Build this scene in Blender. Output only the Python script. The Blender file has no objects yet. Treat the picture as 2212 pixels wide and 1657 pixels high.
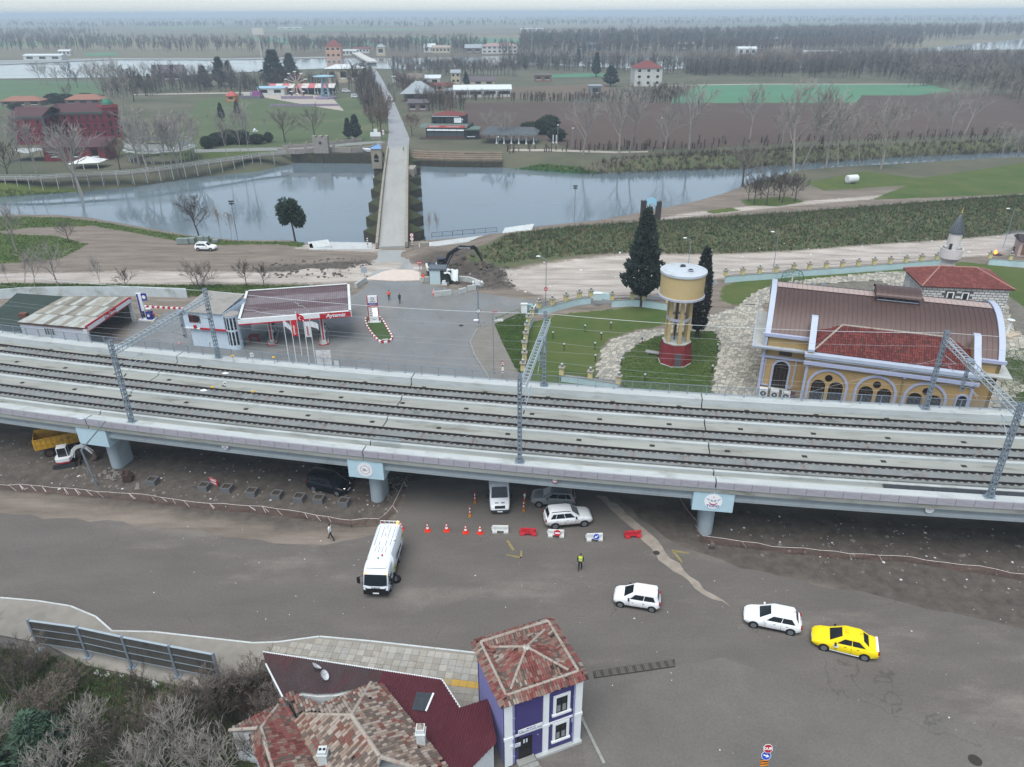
import bpy,math,random
import numpy as np
from mathutils import Vector,Matrix
from math import cos,sin,atan2,radians
Vc=Vector;Tr=Matrix.Translation
def bL(a):return Matrix.Rotation(a,4,'X')
def RoY(a):return Matrix.Rotation(a,4,'Y')
def dO(a):return Matrix.Rotation(a,4,'Z')
# camera, sky, sun, exposure
def SV(n,i,v):n.inputs[i].default_value=v
ai=range;bf=enumerate;tpl=tuple
dU=44.0
hG,CX,CY=1580.5,1106.0,828.5
TH,fB=radians(26.94),radians(.25)
C=bpy.context.scene.collection
dE=bpy.context.scene
_f=Vc((0,cos(TH),-sin(TH)));ju=Vc((1,0,0));_u0=ju.cross(_f)
_r=cos(fB)*ju-sin(fB)*_u0;_u=sin(fB)*ju+cos(fB)*_u0
hB=bpy.data.cameras.new('camera');gJ=bpy.data.objects.new('camera',hB);C.objects.link(gJ)
hB.sensor_fit='HORIZONTAL';hB.sensor_width=36.0;hB.lens=hG/2212*36.0
hB.clip_start=.5;hB.clip_end=60000
gJ.matrix_world=Matrix(((_r.x,_u.x,-_f.x,0),(_r.y,_u.y,-_f.y,0),(_r.z,_u.z,-_f.z,dU),(0,0,0,1)))
dE.camera=gJ
world=bpy.data.worlds.new('World');dE.world=world;world.use_nodes=True
wn=world.node_tree;wn.nodes.clear()
fn=wn.nodes.new('ShaderNodeTexSky');fn.sky_type='NISHITA';fn.sun_disc=False
c2,dN=radians(66),radians(200)
fn.sun_elevation=c2;fn.sun_rotation=dN
fn.air_density=1.0;fn.dust_density=.6;fn.ozone_density=1.5;fn.altitude=50
bg=wn.nodes.new('ShaderNodeBackground');SV(bg,'Strength',.065)
wo=wn.nodes.new('ShaderNodeOutputWorld')
hs=wn.nodes.new('ShaderNodeHueSaturation');SV(hs,'Saturation',.34)
eh=wn.nodes.new('ShaderNodeMix');eh.data_type='RGBA';eh.blend_type='MULTIPLY';SV(eh,0,1);SV(eh,7,(.92,1.0,1.07,1))
wn.links.new(fn.outputs[0],hs.inputs['Color']);wn.links.new(hs.outputs[0],eh.inputs[6]);wn.links.new(eh.outputs[2],bg.inputs[0]);wn.links.new(bg.outputs[0],wo.inputs[0])
sl=bpy.data.lights.new('sun','SUN');sl.energy=1.5;sl.angle=radians(50);sl.color=(1.0,.97,.93)
so=bpy.data.objects.new('sun',sl);C.objects.link(so)
_sd=Vc((sin(dN)*cos(c2),cos(dN)*cos(c2),sin(c2)))
so.rotation_euler=_sd.to_track_quat('Z','Y').to_euler();so.location=(0,-50,120)
dE.view_settings.view_transform='Standard';dE.view_settings.look='None'
dE.view_settings.exposure=1.32;dE.view_settings.gamma=1.0;dE.view_settings.use_curve_mapping=False
dE.render.engine='CYCLES'
dE.cycles.use_denoising=True;dE.cycles.max_bounces=5;dE.cycles.diffuse_bounces=2;dE.cycles.glossy_bounces=2
dE.cycles.transmission_bounces=2;dE.cycles.volume_bounces=0;dE.cycles.transparent_max_bounces=8
# helpers
PI=math.pi
jG=.00034
def P(x,y,z=.0):
 """point of the place at height z seen at (x, y) of the survey grid"""
 d=_r*((x-CX)/hG)+_u*((CY-y)/hG)+_f
 t=(z-dU)/d.z
 return Vc((d.x*t,d.y*t,z))
def PY(x,y,Y):
 d=_r*((x-CX)/hG)+_u*((CY-y)/hG)+_f
 return Vc((0,0,dU))+d*(Y/d.y)
def je(a,b):return atan2(b[1]-a[1],b[0]-a[0])
def S(h):
 if not isinstance(h,str):return tuple(h[:3])
 h=h.lstrip('#');o=[]
 for i in(0,2,4):
  c=int(h[i:i+2],16)/255;o.append(c/12.92 if c<=.04045 else((c+.055)/1.055)**2.4)
 return tuple(o)
eV={}
def ac(name,d5,df=.8,hY=0.,ae=.12,scale=1.5,bO=0.,bi=12.,at=None,ah=.5,az=.5,dG=0.,aH=None,dD=.4,gG=4):
 if name in eV:return eV[name]
 m=bpy.data.materials.new(name);m.use_nodes=True;eV[name]=m
 n,l=m.node_tree.nodes,m.node_tree.links
 b=n['Principled BSDF'];c=S(d5)
 SV(b,'Roughness',df);SV(b,'Metallic',hY)
 SV(b,'Specular IOR Level',dD)
 SV(b,'Base Color',(*c,1))
 if dG:
  SV(b,'Emission Color',(*c,1));SV(b,'Emission Strength',dG)
 if ae or bO or at:
  g=n.new('ShaderNodeNewGeometry');iP=g.outputs['Position']
  if aH:
   mp=n.new('ShaderNodeMapping');SV(mp,'Scale',aH[:3])
   if len(aH)>3:mp.vector_type='TEXTURE';SV(mp,'Rotation',(0,0,aH[3]));SV(mp,'Scale',tuple(1/s for s in aH[:3]))
   l.new(iP,mp.inputs[0]);iP=mp.outputs[0]
  def bX(sc,ji=gG):
   t=n.new('ShaderNodeTexNoise');SV(t,'Scale',sc);SV(t,'Detail',ji)
   SV(t,'Roughness',.65);l.new(iP,t.inputs['Vector']);return t.outputs['Fac']
  bD=None
  if ae:
   r=n.new('ShaderNodeMapRange');SV(r,1,.25);SV(r,2,.75)
   SV(r,3,1-ae);SV(r,4,1+ae);l.new(bX(scale),r.inputs[0])
   mx=n.new('ShaderNodeVectorMath');mx.operation='SCALE';SV(mx,0,c);l.new(r.outputs[0],mx.inputs['Scale'])
   bD=mx.outputs[0]
  if at:
   r=n.new('ShaderNodeMapRange');r.interpolation_type='SMOOTHSTEP';SV(r,1,.5);SV(r,2,.72)
   SV(r,4,az);l.new(bX(ah,6),r.inputs[0])
   mx=n.new('ShaderNodeMix');mx.data_type='RGBA';l.new(r.outputs[0],mx.inputs[0])
   if bD:l.new(bD,mx.inputs[6])
   else:SV(mx,6,(*c,1))
   SV(mx,7,(*S(at),1));bD=mx.outputs[2]
  if bD:l.new(bD,b.inputs['Base Color'])
  if bO:
   bp=n.new('ShaderNodeBump');SV(bp,'Strength',min(1,bO));SV(bp,'Distance',.1*bO)
   l.new(bX(bi,3),bp.inputs['Height']);l.new(bp.outputs[0],b.inputs['Normal'])
 return m
class MB:
 def __init__(s,M=None):s.v=[];s.f=[];s.mi=[];s.M=M;s.cur=0
 def add(s,vs,fs):
  o=len(s.v)
  if s.M is not None:vs=[s.M@Vc(v)for v in vs]
  s.v.extend([tuple(v)for v in vs]);s.f.extend([tuple(i+o for i in f)for f in fs]);s.mi.extend([s.cur]*len(fs));return s
 def ak(s,x0,y0,z0,x1,y1,z1):
  return s.add([(x0,y0,z0),(x1,y0,z0),(x1,y1,z0),(x0,y1,z0),(x0,y0,z1),(x1,y0,z1),(x1,y1,z1),(x0,y1,z1)],[(0,3,2,1),(4,5,6,7),(0,1,5,4),(1,2,6,5),(2,3,7,6),(3,0,4,7)])
 def aj(s,c,d,rz=0.,rx=0.,ry=0.):
  R=Matrix.Rotation(rz,3,'Z')@Matrix.Rotation(ry,3,'Y')@Matrix.Rotation(rx,3,'X');c=Vc(c)
  vs=[c+R@Vc((d[0]*i/2,d[1]*j/2,d[2]*k/2))for k in(-1,1)for i,j in((-1,-1),(1,-1),(1,1),(-1,1))]
  return s.add(vs,[(0,3,2,1),(4,5,6,7),(0,1,5,4),(1,2,6,5),(2,3,7,6),(3,0,4,7)])
 def ao(s,a,b,w,h=None,up=(0,0,1)):
  a,b=Vc(a),Vc(b);h=h or w;d=(b-a).normalized();u=Vc(up)
  if abs(d.dot(u))>.98:u=Vc((0,1,0))
  r=d.cross(u).normalized();u=r.cross(d)
  vs=[p+r*(w/2*i)+u*(h/2*j)for p in(a,b)for i,j in((-1,-1),(1,-1),(1,1),(-1,1))]
  return s.add(vs,[(0,3,2,1),(4,5,6,7),(0,1,5,4),(1,2,6,5),(2,3,7,6),(3,0,4,7)])
 def am(s,aB,r,n=6,a8=True):
  aB=[Vc(p)for p in aB];k=len(aB);rs=r if isinstance(r,(list,tuple))else[r]*k
  vs=[];pu=None
  for i,p in bf(aB):
   d=(aB[min(i+1,k-1)]-aB[max(i-1,0)])
   d=d.normalized()if d.length>1e-9 else Vc((0,0,1))
   u=Vc((0,0,1))if pu is None else pu
   if abs(d.dot(u))>.97:u=Vc((1,0,0))if abs(d.x)<.9 else Vc((0,1,0))
   a=d.cross(u).normalized();b=a.cross(d).normalized();pu=b
   vs+=[p+(a*cos(2*PI*j/n)+b*sin(2*PI*j/n))*rs[i]for j in ai(n)]
  fs=[(i*n+j,i*n+(j+1)%n,(i+1)*n+(j+1)%n,(i+1)*n+j)for i in ai(k-1)for j in ai(n)]
  if a8:fs+=[tuple(ai(n))[::-1],tuple((k-1)*n+j for j in ai(n))]
  return s.add(vs,fs)
 def gH(s,x,y,z0,z1,r0,r1=None,n=12):return s.aq([(r0,z0),(r0 if r1 is None else r1,z1)],n,x,y)
 def aq(s,cG,n=16,x=0.,y=0.,a8=True,a0=0.):
  vs=[(x+r*cos(2*PI*j/n+a0),y+r*sin(2*PI*j/n+a0),z)for r,z in cG for j in ai(n)]
  k=len(cG);fs=[(i*n+j,i*n+(j+1)%n,(i+1)*n+(j+1)%n,(i+1)*n+j)for i in ai(k-1)for j in ai(n)]
  if a8:fs+=[tuple(ai(n))[::-1],tuple((k-1)*n+j for j in ai(n))]
  return s.add(vs,fs)
 def aQ(s,aG,a8=True,bC=True):
  n=len(aG[0]);k=len(aG);m=n if bC else n-1
  fs=[(i*n+j,i*n+(j+1)%n,(i+1)*n+(j+1)%n,(i+1)*n+j)for i in ai(k-1)for j in ai(m)]
  if a8:fs+=[tuple(ai(n))[::-1],tuple((k-1)*n+j for j in ai(n))]
  return s.add([p for r in aG for p in r],fs)
 def aO(s,poly,z0,z1):
  n=len(poly)
  return s.add([(p[0],p[1],z0)for p in poly]+[(p[0],p[1],z1)for p in poly],[tuple(ai(n))[::-1],tuple(ai(n,2*n))]+[(i,(i+1)%n,n+(i+1)%n,n+i)for i in ai(n)])
 def aA(s,poly,ax):
  """closed 3D polygon pushed along the vector ax"""
  n=len(poly);ax=Vc(ax);poly=[Vc(p)for p in poly]
  return s.add(poly+[p+ax for p in poly],[tuple(ai(n))[::-1],tuple(ai(n,2*n))]+[(i,(i+1)%n,n+(i+1)%n,n+i)for i in ai(n)])
 def poly(s,aB):return s.add(aB,[tuple(ai(len(aB)))])
 def a9(s,c,r,n=10,m=6,sc=(1,1,1)):
  vs=[(c[0],c[1],c[2]-r*sc[2])]
  for i in ai(1,m):
   a=-PI/2+PI*i/m
   vs+=[(c[0]+r*sc[0]*cos(a)*cos(2*PI*j/n),c[1]+r*sc[1]*cos(a)*sin(2*PI*j/n),c[2]+r*sc[2]*sin(a))for j in ai(n)]
  vs.append((c[0],c[1],c[2]+r*sc[2]));L=len(vs)-1
  fs=[(0,1+(j+1)%n,1+j)for j in ai(n)]+[(L,L-n+j,L-n+(j+1)%n)for j in ai(n)]
  fs+=[(1+i*n+j,1+i*n+(j+1)%n,1+(i+1)*n+(j+1)%n,1+(i+1)*n+j)for i in ai(m-2)for j in ai(n)]
  return s.add(vs,fs)
 def bH(s,c,hW,r,t,n=20,up=(0,0,1)):
  """flat round plate of thickness t facing nrm"""
  c=Vc(c);d=Vc(hW).normalized();u=Vc(up);a=u.cross(d).normalized();b=d.cross(a)
  aB=[c+(a*cos(2*PI*j/n)+b*sin(2*PI*j/n))*r for j in ai(n)]
  return s.aA(aB,d*t)
 def bw(s,name,cb,parent=None,**k):return s.ab(name,cb,parent,world=True,**k)
 def mesh(s,name,cb):
  me=bpy.data.meshes.new(name);me.from_pydata(s.v,[],s.f)
  for m in(cb if isinstance(cb,(list,tuple))else[cb]):me.materials.append(m)
  if len(me.materials)>1:me.polygons.foreach_set('material_index',s.mi)
  return me
 def ab(s,name,cb,parent=None,aw=False,world=False):
  if world and parent is not None:
   o=parent.location;s.v=[(v[0]-o[0],v[1]-o[1],v[2]-o[2])for v in s.v]
  me=s.mesh(name,cb)
  if aw:
   me.polygons.foreach_set('use_smooth',[True]*len(me.polygons))
   try:me.set_sharp_from_angle(angle=radians(aw if aw is not True else 40))
   except Exception:pass
  return bb(name,me,parent)
def ib(s,name,cb,parent=None,aw=False):
 """every loose piece becomes an object of its own"""
 p=list(ai(len(s.v)))
 def f(i):
  while p[i]!=i:p[i]=p[p[i]];i=p[i]
  return i
 for q in s.f:
  a=f(q[0])
  for i in q[1:]:p[f(i)]=a
 g={}
 for q,mi in zip(s.f,s.mi):g.setdefault(f(q[0]),[]).append((q,mi))
 bD=[]
 for fs in g.values():
  m=MB();mp={}
  for q,mi in fs:
   for i in q:
    if i not in mp:mp[i]=len(m.v);m.v.append(s.v[i])
   m.f.append(tuple(mp[i]for i in q));m.mi.append(mi)
  bD.append(m.ab(name,cb,parent,aw))
 return bD
MB.aS=ib
def HG(x,y,ty,z0=0.):
 """height of the upright whose foot shows at (x, y) and whose top shows at row ty"""
 b=P(x,y,z0);lo,hi=0.,60.
 for _ in ai(40):
  h=(lo+hi)/2;q=b+Vc((0,0,h))-Vc((0,0,dU));yy=CY-hG*q.dot(_u)/q.dot(_f)
  if yy>ty:lo=h
  else:hi=h
 return h
def bb(name,me,parent=None,fU=None,rot=None):
 o=bpy.data.objects.new(name,me);C.objects.link(o)
 if parent is not None:o.parent=parent
 if fU is not None:o.location=fU
 if rot is not None:o.rotation_euler=rot
 return o
def db(o,label,dB,group=None,kind=None):
 o['label']=label;o['category']=dB
 if group:o['group']=group
 if kind:o['kind']=kind
 return o
def ad(name,label,dB,fU=(0,0,0),rz=0.,group=None):
 o=bpy.data.objects.new(name,None);C.objects.link(o);o.location=fU;o.rotation_euler=(0,0,rz);o.empty_display_size=.3
 return db(o,label,dB,group)
def ge(name,mb,m,kind='structure',**k):
 o=mb.ab(name,m,**k)if isinstance(mb,MB)else bb(name,mb)
 o['kind']=kind;return o
def h7(bT,fU,rz=None,label=None,group=None,sc=None):
 r=bT.copy();C.objects.link(r);r.location=fU
 if rz is not None:r.rotation_euler=(0,0,rz)
 if sc is not None:r.scale=(sc,sc,sc)if not isinstance(sc,(tuple,list))else sc
 if label:r['label']=label
 if group:r['group']=group
 for ch in bT.children:
  c=ch.copy();C.objects.link(c);c.parent=r
  for g in ch.children:
   d=g.copy();C.objects.link(d);d.parent=c
 return r
def ds(o,u,v,n=None):
 """matrix whose x,y,z run along u, v, u x v from point o"""
 u=Vc(u).normalized();v=Vc(v).normalized();w=u.cross(v).normalized()
 return Matrix(((u.x,v.x,w.x,o[0]),(u.y,v.y,w.y,o[1]),(u.z,v.z,w.z,o[2]),(0,0,0,1)))
def aW(body,size,M,m,parent=None,name='lettering',fW=.006,ia='CENTER',bI=0.,sx=1.,world=True,shear=0.):
 """flat lettering; M: x along the line, y up, z out of the surface"""
 cu=bpy.data.curves.new(name,'FONT');cu.body=body;cu.size=size;cu.extrude=fW;cu.align_x=ia;cu.align_y='CENTER'
 cu.offset=bI;cu.resolution_u=2;cu.shear=shear;cu.materials.append(m)
 tmp=bpy.data.objects.new(name,cu);me=bpy.data.meshes.new_from_object(tmp);me.name=name
 bpy.data.objects.remove(tmp);bpy.data.curves.remove(cu)
 o=bpy.data.objects.new(name,me);C.objects.link(o)
 M=M.copy()@Matrix.Diagonal((sx,1,1,1))
 if parent is not None:
  o.parent=parent
  if world:
   iG=Tr(parent.location)@parent.rotation_euler.to_matrix().to_4x4()
   M=iG.inverted()@M
 o.matrix_basis=M
 return o
rnd=random.Random(7)
def do(aB,a1=2.,bE=.3,aP=1):
 r=random.Random(aP);bD=[]
 for a,b in zip(aB,aB[1:]+aB[:1]):
  a=Vc(a[:2]);b=Vc(b[:2]);L=(b-a).length;k=max(1,int(L/a1));nn=Vc((-(b-a).y,(b-a).x)).normalized()if L>0 else Vc((0,0))
  for i in ai(k):
   bD.append(a.lerp(b,i/k)+(nn*r.uniform(-bE,bE)if i else Vc((0,0))))
 return bD
def eH(name,aB,z,m,a1=2.,bE=0.,kind='structure',aP=1,da=0.):
 q=do([tuple(p)for p in aB],a1,bE,aP)if bE else[Vc(p[:2])for p in aB]
 mb=MB()
 if da:mb.aO(q,z-da,z)
 else:mb.poly([(p.x,p.y,z)for p in q])
 a=sum(p.x*r_.y-r_.x*p.y for p,r_ in zip(q,q[1:]+q[:1]))
 if a<0:mb.f=[f[::-1]for f in mb.f]
 o=mb.ab(name,m)
 if kind:o['kind']=kind
 return o
 # common materials
bK=ac('concrete','#a9aeac',.85,ae=.14,scale=.6,at='#7e7f7a',ah=.8,az=.45,bO=.15,bi=4)
aL=ac('concrete_grey','#8d8f8b',.9,ae=.15,scale=1.,at='#6a6a64',ah=1.2,az=.5)
ba=ac('concrete_light','#bcc3c3',.8,ae=.10,scale=.5,at='#94988f',ah=.7,az=.45)
hd=ac('pale_blue_paint','#abc6d1',.6,ae=.05)
af=ac('white_paint','#dfe4e6',.5,ae=.05)
ag=ac('dirty_white_paint','#cdd2d3',.7,ae=.08,at='#9a9a92',ah=1.,az=.5)
an=ac('black_plastic','#15171a',.45,ae=0)
av=ac('dark_grey_metal','#33373b',.5,ae=.05)
aC=ac('galvanised_steel','#8b98a3',.45,.35,ae=.12,scale=3)
aZ=ac('pale_galvanised_steel','#aab7be',.45,.3,ae=.1,scale=3)
e8=ac('red_paint','#b3222f',.5,ae=.08)
jE=ac('blue_paint','#22358f',.5,ae=.05)
eX=ac('yellow_paint','#e2b62a',.6,ae=.1)
aE=ac('dark_glass','#1a2126',.12,ae=0,dD=.6)
ih=ac('tyre_rubber','#1c1c1d',.9,ae=.1)
iw=ac('wheel_alloy','#82868a',.4,.5,ae=0)
a7=ac('rusted_steel','#4a3a33',.75,.2,ae=.2,scale=8)
fg=ac('lit_headlamp','#fff2d6',.3,ae=0,dG=2.5)
dR=ac('lamp_lens','#c9d2d8',.15,ae=0)
gT=ac('tail_lamp_red','#8d1118',.25,ae=0)
ec=ac('lit_amber_lamp','#ff9a1c',.4,ae=0,dG=3.)
# the ground and the river
def hS(X,Y,poly):
 px=np.array([p[0]for p in poly]);py=np.array([p[1]for p in poly]);n=len(px)
 d2=np.full(X.shape,1e18);bY=np.zeros(X.shape,bool)
 for i in ai(n):
  ax,ay,bx,by=px[i],py[i],px[(i+1)%n],py[(i+1)%n]
  ex,ey=bx-ax,by-ay;L=ex*ex+ey*ey+1e-12
  t=np.clip(((X-ax)*ex+(Y-ay)*ey)/L,0,1)
  d2=np.minimum(d2,(X-ax-t*ex)**2+(Y-ay-t*ey)**2)
  c=((ay>Y)!=(by>Y))&(X<(bx-ax)*(Y-ay)/((by-ay)+1e-12)+ax);bY^=c
 return np.where(bY,1,-1)*np.sqrt(d2)
def pl(aB,z=0.):return[P(x,y,z)for x,y in aB]
cN=[(-420,440),(-150,458),(0,462),(130,462),(215,470),(330,490),(430,508),(520,517),(655,517),(672,524),(802,524),(904,518),(931,516),(1074,506),(1109,491),(1265,476),(1369,457),(1426,446),(1473,436),(1553,414),(1603,394),(1707,367.5),(1807,359),(1907,354),(2041,346),(2212,337),(2700,312),(3200,296)]
cP=[(3200,288),(2700,303),(2212,327),(2041,334),(1907,341),(1807,347),(1707,355),(1603,363),(1473,367),(1350,372),(1250,374),(1090,362),(1000,362),(890,358),(810,354),(640,352),(560,370),(500,376),(400,386),(283,405),(166,414),(0,425),(-150,432),(-420,428)]
bk=-3.2
bF=[Vc((p.x,p.y+6))for p in pl(cN)]+[Vc((p.x,p.y))for p in pl(cP,bk)]
dH=[(960,566,0.),(1026,546,1.2),(1103,524,2.6),(1236,511,3.2),(1356,501,3.2),(1473,494,3.2),(1774,474,3.2),(2212,438,3.2),(2700,405,3.2),(3300,370,3.2)]
DK=[P(*p)for p in dH]
def gE(X,Y):
 bD=np.zeros(X.shape);fz=np.full(X.shape,1e18)
 for a,b in zip(DK,DK[1:]):
  ex,ey=b.x-a.x,b.y-a.y;L=ex*ex+ey*ey;t=np.clip(((X-a.x)*ex+(Y-a.y)*ey)/L,0,1)
  dx,dy=X-a.x-t*ex,Y-a.y-t*ey;d=np.hypot(dx,dy);bS=ex*dy-ey*dx
  h=a.z+(b.z-a.z)*t
  wd=np.where(bS<0,4.5*h+.01,5.*h+.01)
  dd=np.where(bS<0,d,np.maximum(0,d-5.))
  tt=np.clip(1-dd/wd,0,1);z=h*(tt*tt*(3-2*tt)*.5+tt*.5)
  upd=d<fz;bD=np.where(upd,z,bD);fz=np.where(upd,d,fz)
 return bD
_rng=np.random.RandomState(3)
def eA(X,Y,s,aP=0):
 rs=np.random.RandomState(aP);T=rs.rand(64,64);u,v=X/s,Y/s
 i,j=np.floor(u).astype(int),np.floor(v).astype(int);a,b=u-i,v-j;a=a*a*(3-2*a);b=b*b*(3-2*b)
 g=lambda p,q:T[p%64,q%64]
 return(g(i,j)*(1-a)+g(i+1,j)*a)*(1-b)+(g(i,j+1)*(1-a)+g(i+1,j+1)*a)*b
f4=[]
def cf(px,py,r,h):p=P(px,py);f4 .append((p.x,p.y,r,h))
cf(1010,572,7.,1.7);cf(1060,590,5.5,1.3);cf(985,580,4.5,1.2);cf(1035,556,5,1.0)
cf(925,548,6.,1.4);cf(690,590,6,.7);cf(770,580,5,.8);cf(650,596,5,.5);cf(835,574,3.5,.4)
cf(268,1033,2.5,.35);cf(200,1020,2.2,.3)
def cg(X,Y):
 X=np.asarray(X,float);Y=np.asarray(Y,float)
 sd=hS(X,Y,bF)
 t=np.clip((sd+7)/7,0,1);z=bk*t*t*(3-2*t)-1.5*np.clip(sd/6,0,1)
 z=z+gE(X,Y)*(1-t)
 for hx,hy,r,h in f4:
  q=np.clip(1-np.hypot(X-hx,(Y-hy)*1.3)/r,0,1);z=z+h*q*q*(3-2*q)*(.55+.9*eA(X,Y,1.3,5))
 return z
def gz(x,y):return float(cg(np.array([x]),np.array([y]))[0])
def h9(lo,hi,a1,far,h4):
 a=list(np.arange(lo,hi+.01,a1));s=a1;v=hi
 while v<far[1]:s*=h4;v+=s;a.append(v)
 s=a1;v=lo;pre=[]
 while v>far[0]:s*=h4;v-=s;pre.append(v)
 return np.array(pre[::-1]+a)
gx=h9(-150,150,1.3,(-14000,14000),1.12);gy=h9(18,300,1.3,(-250,14000),1.12)
GX,GY=np.meshgrid(gx,gy)
GZ=cg(GX,GY)
du={'pale':[[(1090,586),(1350,563),(1540,556),(1707,547),(1907,531),(2058,520),(2212,505),(2500,480),(2500,520),(2212,545),(2100,553),(2030,562),(1880,573),(1700,590),(1540,603),(1500,622),(1380,640),(1200,650),(1100,618)],[(-300,596),(0,590),(350,586),(560,588),(760,585),(815,560),(905,572),(905,605),(800,605),(740,612),(560,612),(350,614),(0,612),(-300,614)],[(1150,520),(1330,504),(1500,486),(1774,468),(2212,430),(2500,405),(2500,396),(2212,421),(1774,459),(1500,477),(1330,494)],[(1380,500),(1480,470),(1640,452),(1800,437),(2212,405),(2212,398),(1800,430),(1640,443),(1480,461),(1330,490)],[(640,528),(820,525),(820,545),(640,538)]],'grass':[[(-300,635),(0,633),(0,612),(350,616),(600,616),(740,618),(760,628),(640,640),(300,640)],[(-300,470),(0,468),(130,470),(215,479),(330,499),(430,514),(520,522),(655,522),(660,536),(600,528),(430,530),(300,505),(200,488),(60,492),(0,500),(-300,500)],[(-300,505),(0,505),(120,510),(190,528),(130,560),(0,570),(-300,580)],[(1090,345),(1160,342),(1300,352),(1300,376),(1250,378),(1090,366)],[(1600,432),(1700,424),(1740,436),(1680,446),(1610,444)],[(1520,456),(1580,448),(1600,455),(1540,462)],[(1740,395),(1870,370),(1990,385),(2212,352),(2500,330),(2500,395),(2212,420),(2050,425),(1880,432),(1960,400),(1780,412)],[(1640,590),(1900,575),(2080,565),(2300,590),(2300,780),(2120,720),(2060,690),(2030,640),(1900,655),(1760,640),(1590,660),(1555,650),(1560,620)],[(1140,700),(1200,680),(1400,660),(1440,668),(1450,700),(1380,712),(1310,735),(1290,780),(1290,850),(1150,850),(1135,760)],[(1065,690),(1130,665),(1140,700),(1130,760),(1128,810),(1110,790),(1085,740),(1065,700)],[(1345,850),(1338,800),(1345,770),(1380,740),(1440,722),(1500,716),(1545,716),(1558,740),(1545,800),(1532,860),(1440,850)],[(2160,760),(2300,740),(2300,900),(2160,860)],[(600,345),(830,325),(830,338),(640,350),(560,366),(420,384),(283,402),(166,411),(-100,420),(-100,395),(283,385),(420,372)],[(250,330),(420,345),(600,330),(800,312),(820,305),(780,260),(600,270),(420,300)]],'scrub':[[(1000,578),(1060,586),(1350,560),(1540,556),(1707,547),(1907,531),(2058,520),(2212,505),(2700,470),(2700,408),(2212,441),(1774,477),(1473,497),(1356,504),(1236,514),(1103,528),(1040,550)],[(1090,345),(1300,350),(1500,330),(2212,300),(2212,325),(1907,339),(1707,353),(1603,361),(1473,365),(1300,376),(1240,372)],[(-300,392),(90,392),(283,382),(420,366),(600,340),(630,343),(640,352),(560,369),(400,386),(283,404),(0,425),(-300,428)],[(-80,1350),(100,1420),(470,1470),(590,1480),(650,1600),(560,1720),(-300,1800)]],'cobble':[[(1293,850),(1290,790),(1300,755),(1325,730),(1380,715),(1440,708),(1500,690),(1560,672),(1600,660),(1640,655),(1660,690),(1655,760),(1645,880),(1535,870),(1545,800),(1555,740),(1545,715),(1500,715),(1440,720),(1380,740),(1345,770),(1338,800),(1345,850)],[(1595,660),(1700,610),(1880,590),(2080,610),(2180,640),(2290,720),(2290,900),(2090,860),(2080,690),(1900,655),(1700,640)]],'mud':[[(1470,1150),(2300,1150),(2500,1200),(2500,1440),(2212,1370),(1900,1296),(1600,1236),(1480,1190)],[(880,562),(1000,545),(1090,585),(1110,625),(1010,625),(960,590)],[(560,575),(800,560),(800,600),(640,612),(560,600)],[(-200,925),(300,960),(850,1010),(1500,1090),(2300,1150),(2300,1260),(1500,1190),(1420,1180),(880,1060),(850,1130),(600,1140),(0,1060),(-200,1050)]],}
def ed(d0):
 d=np.full(GX.shape,-50.)
 for q in d0:d=np.maximum(d,hS(GX,GY,pl(q)))
 return np.clip(d,-50,50)
def ep(name,X,Y,Z):
 ny,nx=X.shape;me=bpy.data.meshes.new(name)
 co=np.stack([X,Y,Z],-1).reshape(-1,3).astype(np.float32)
 i=np.arange(ny-1)[:,None]*nx+np.arange(nx-1)[None];q=np.stack([i,i+1,i+nx+1,i+nx],-1).reshape(-1)
 me.vertices.add(len(co));me.vertices.foreach_set('co',co.ravel())
 nf=len(q)//4;me.loops.add(nf*4);me.loops.foreach_set('vertex_index',q.astype(np.int32))
 me.polygons.add(nf);me.polygons.foreach_set('loop_start',np.arange(0,nf*4,4,dtype=np.int32))
 me.update(calc_edges=True);me.polygons.foreach_set('use_smooth',[True]*nf)
 return me
iK=ep('ground',GX,GY,GZ)
for k in du:
 a=iK.attributes.new(k,'FLOAT','POINT');a.data.foreach_set('value',ed(du[k]).ravel().astype(np.float32))
a=iK.attributes.new('water','FLOAT','POINT');a.data.foreach_set('value',np.clip(hS(GX,GY,bF),-50,50).ravel().astype(np.float32))
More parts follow.
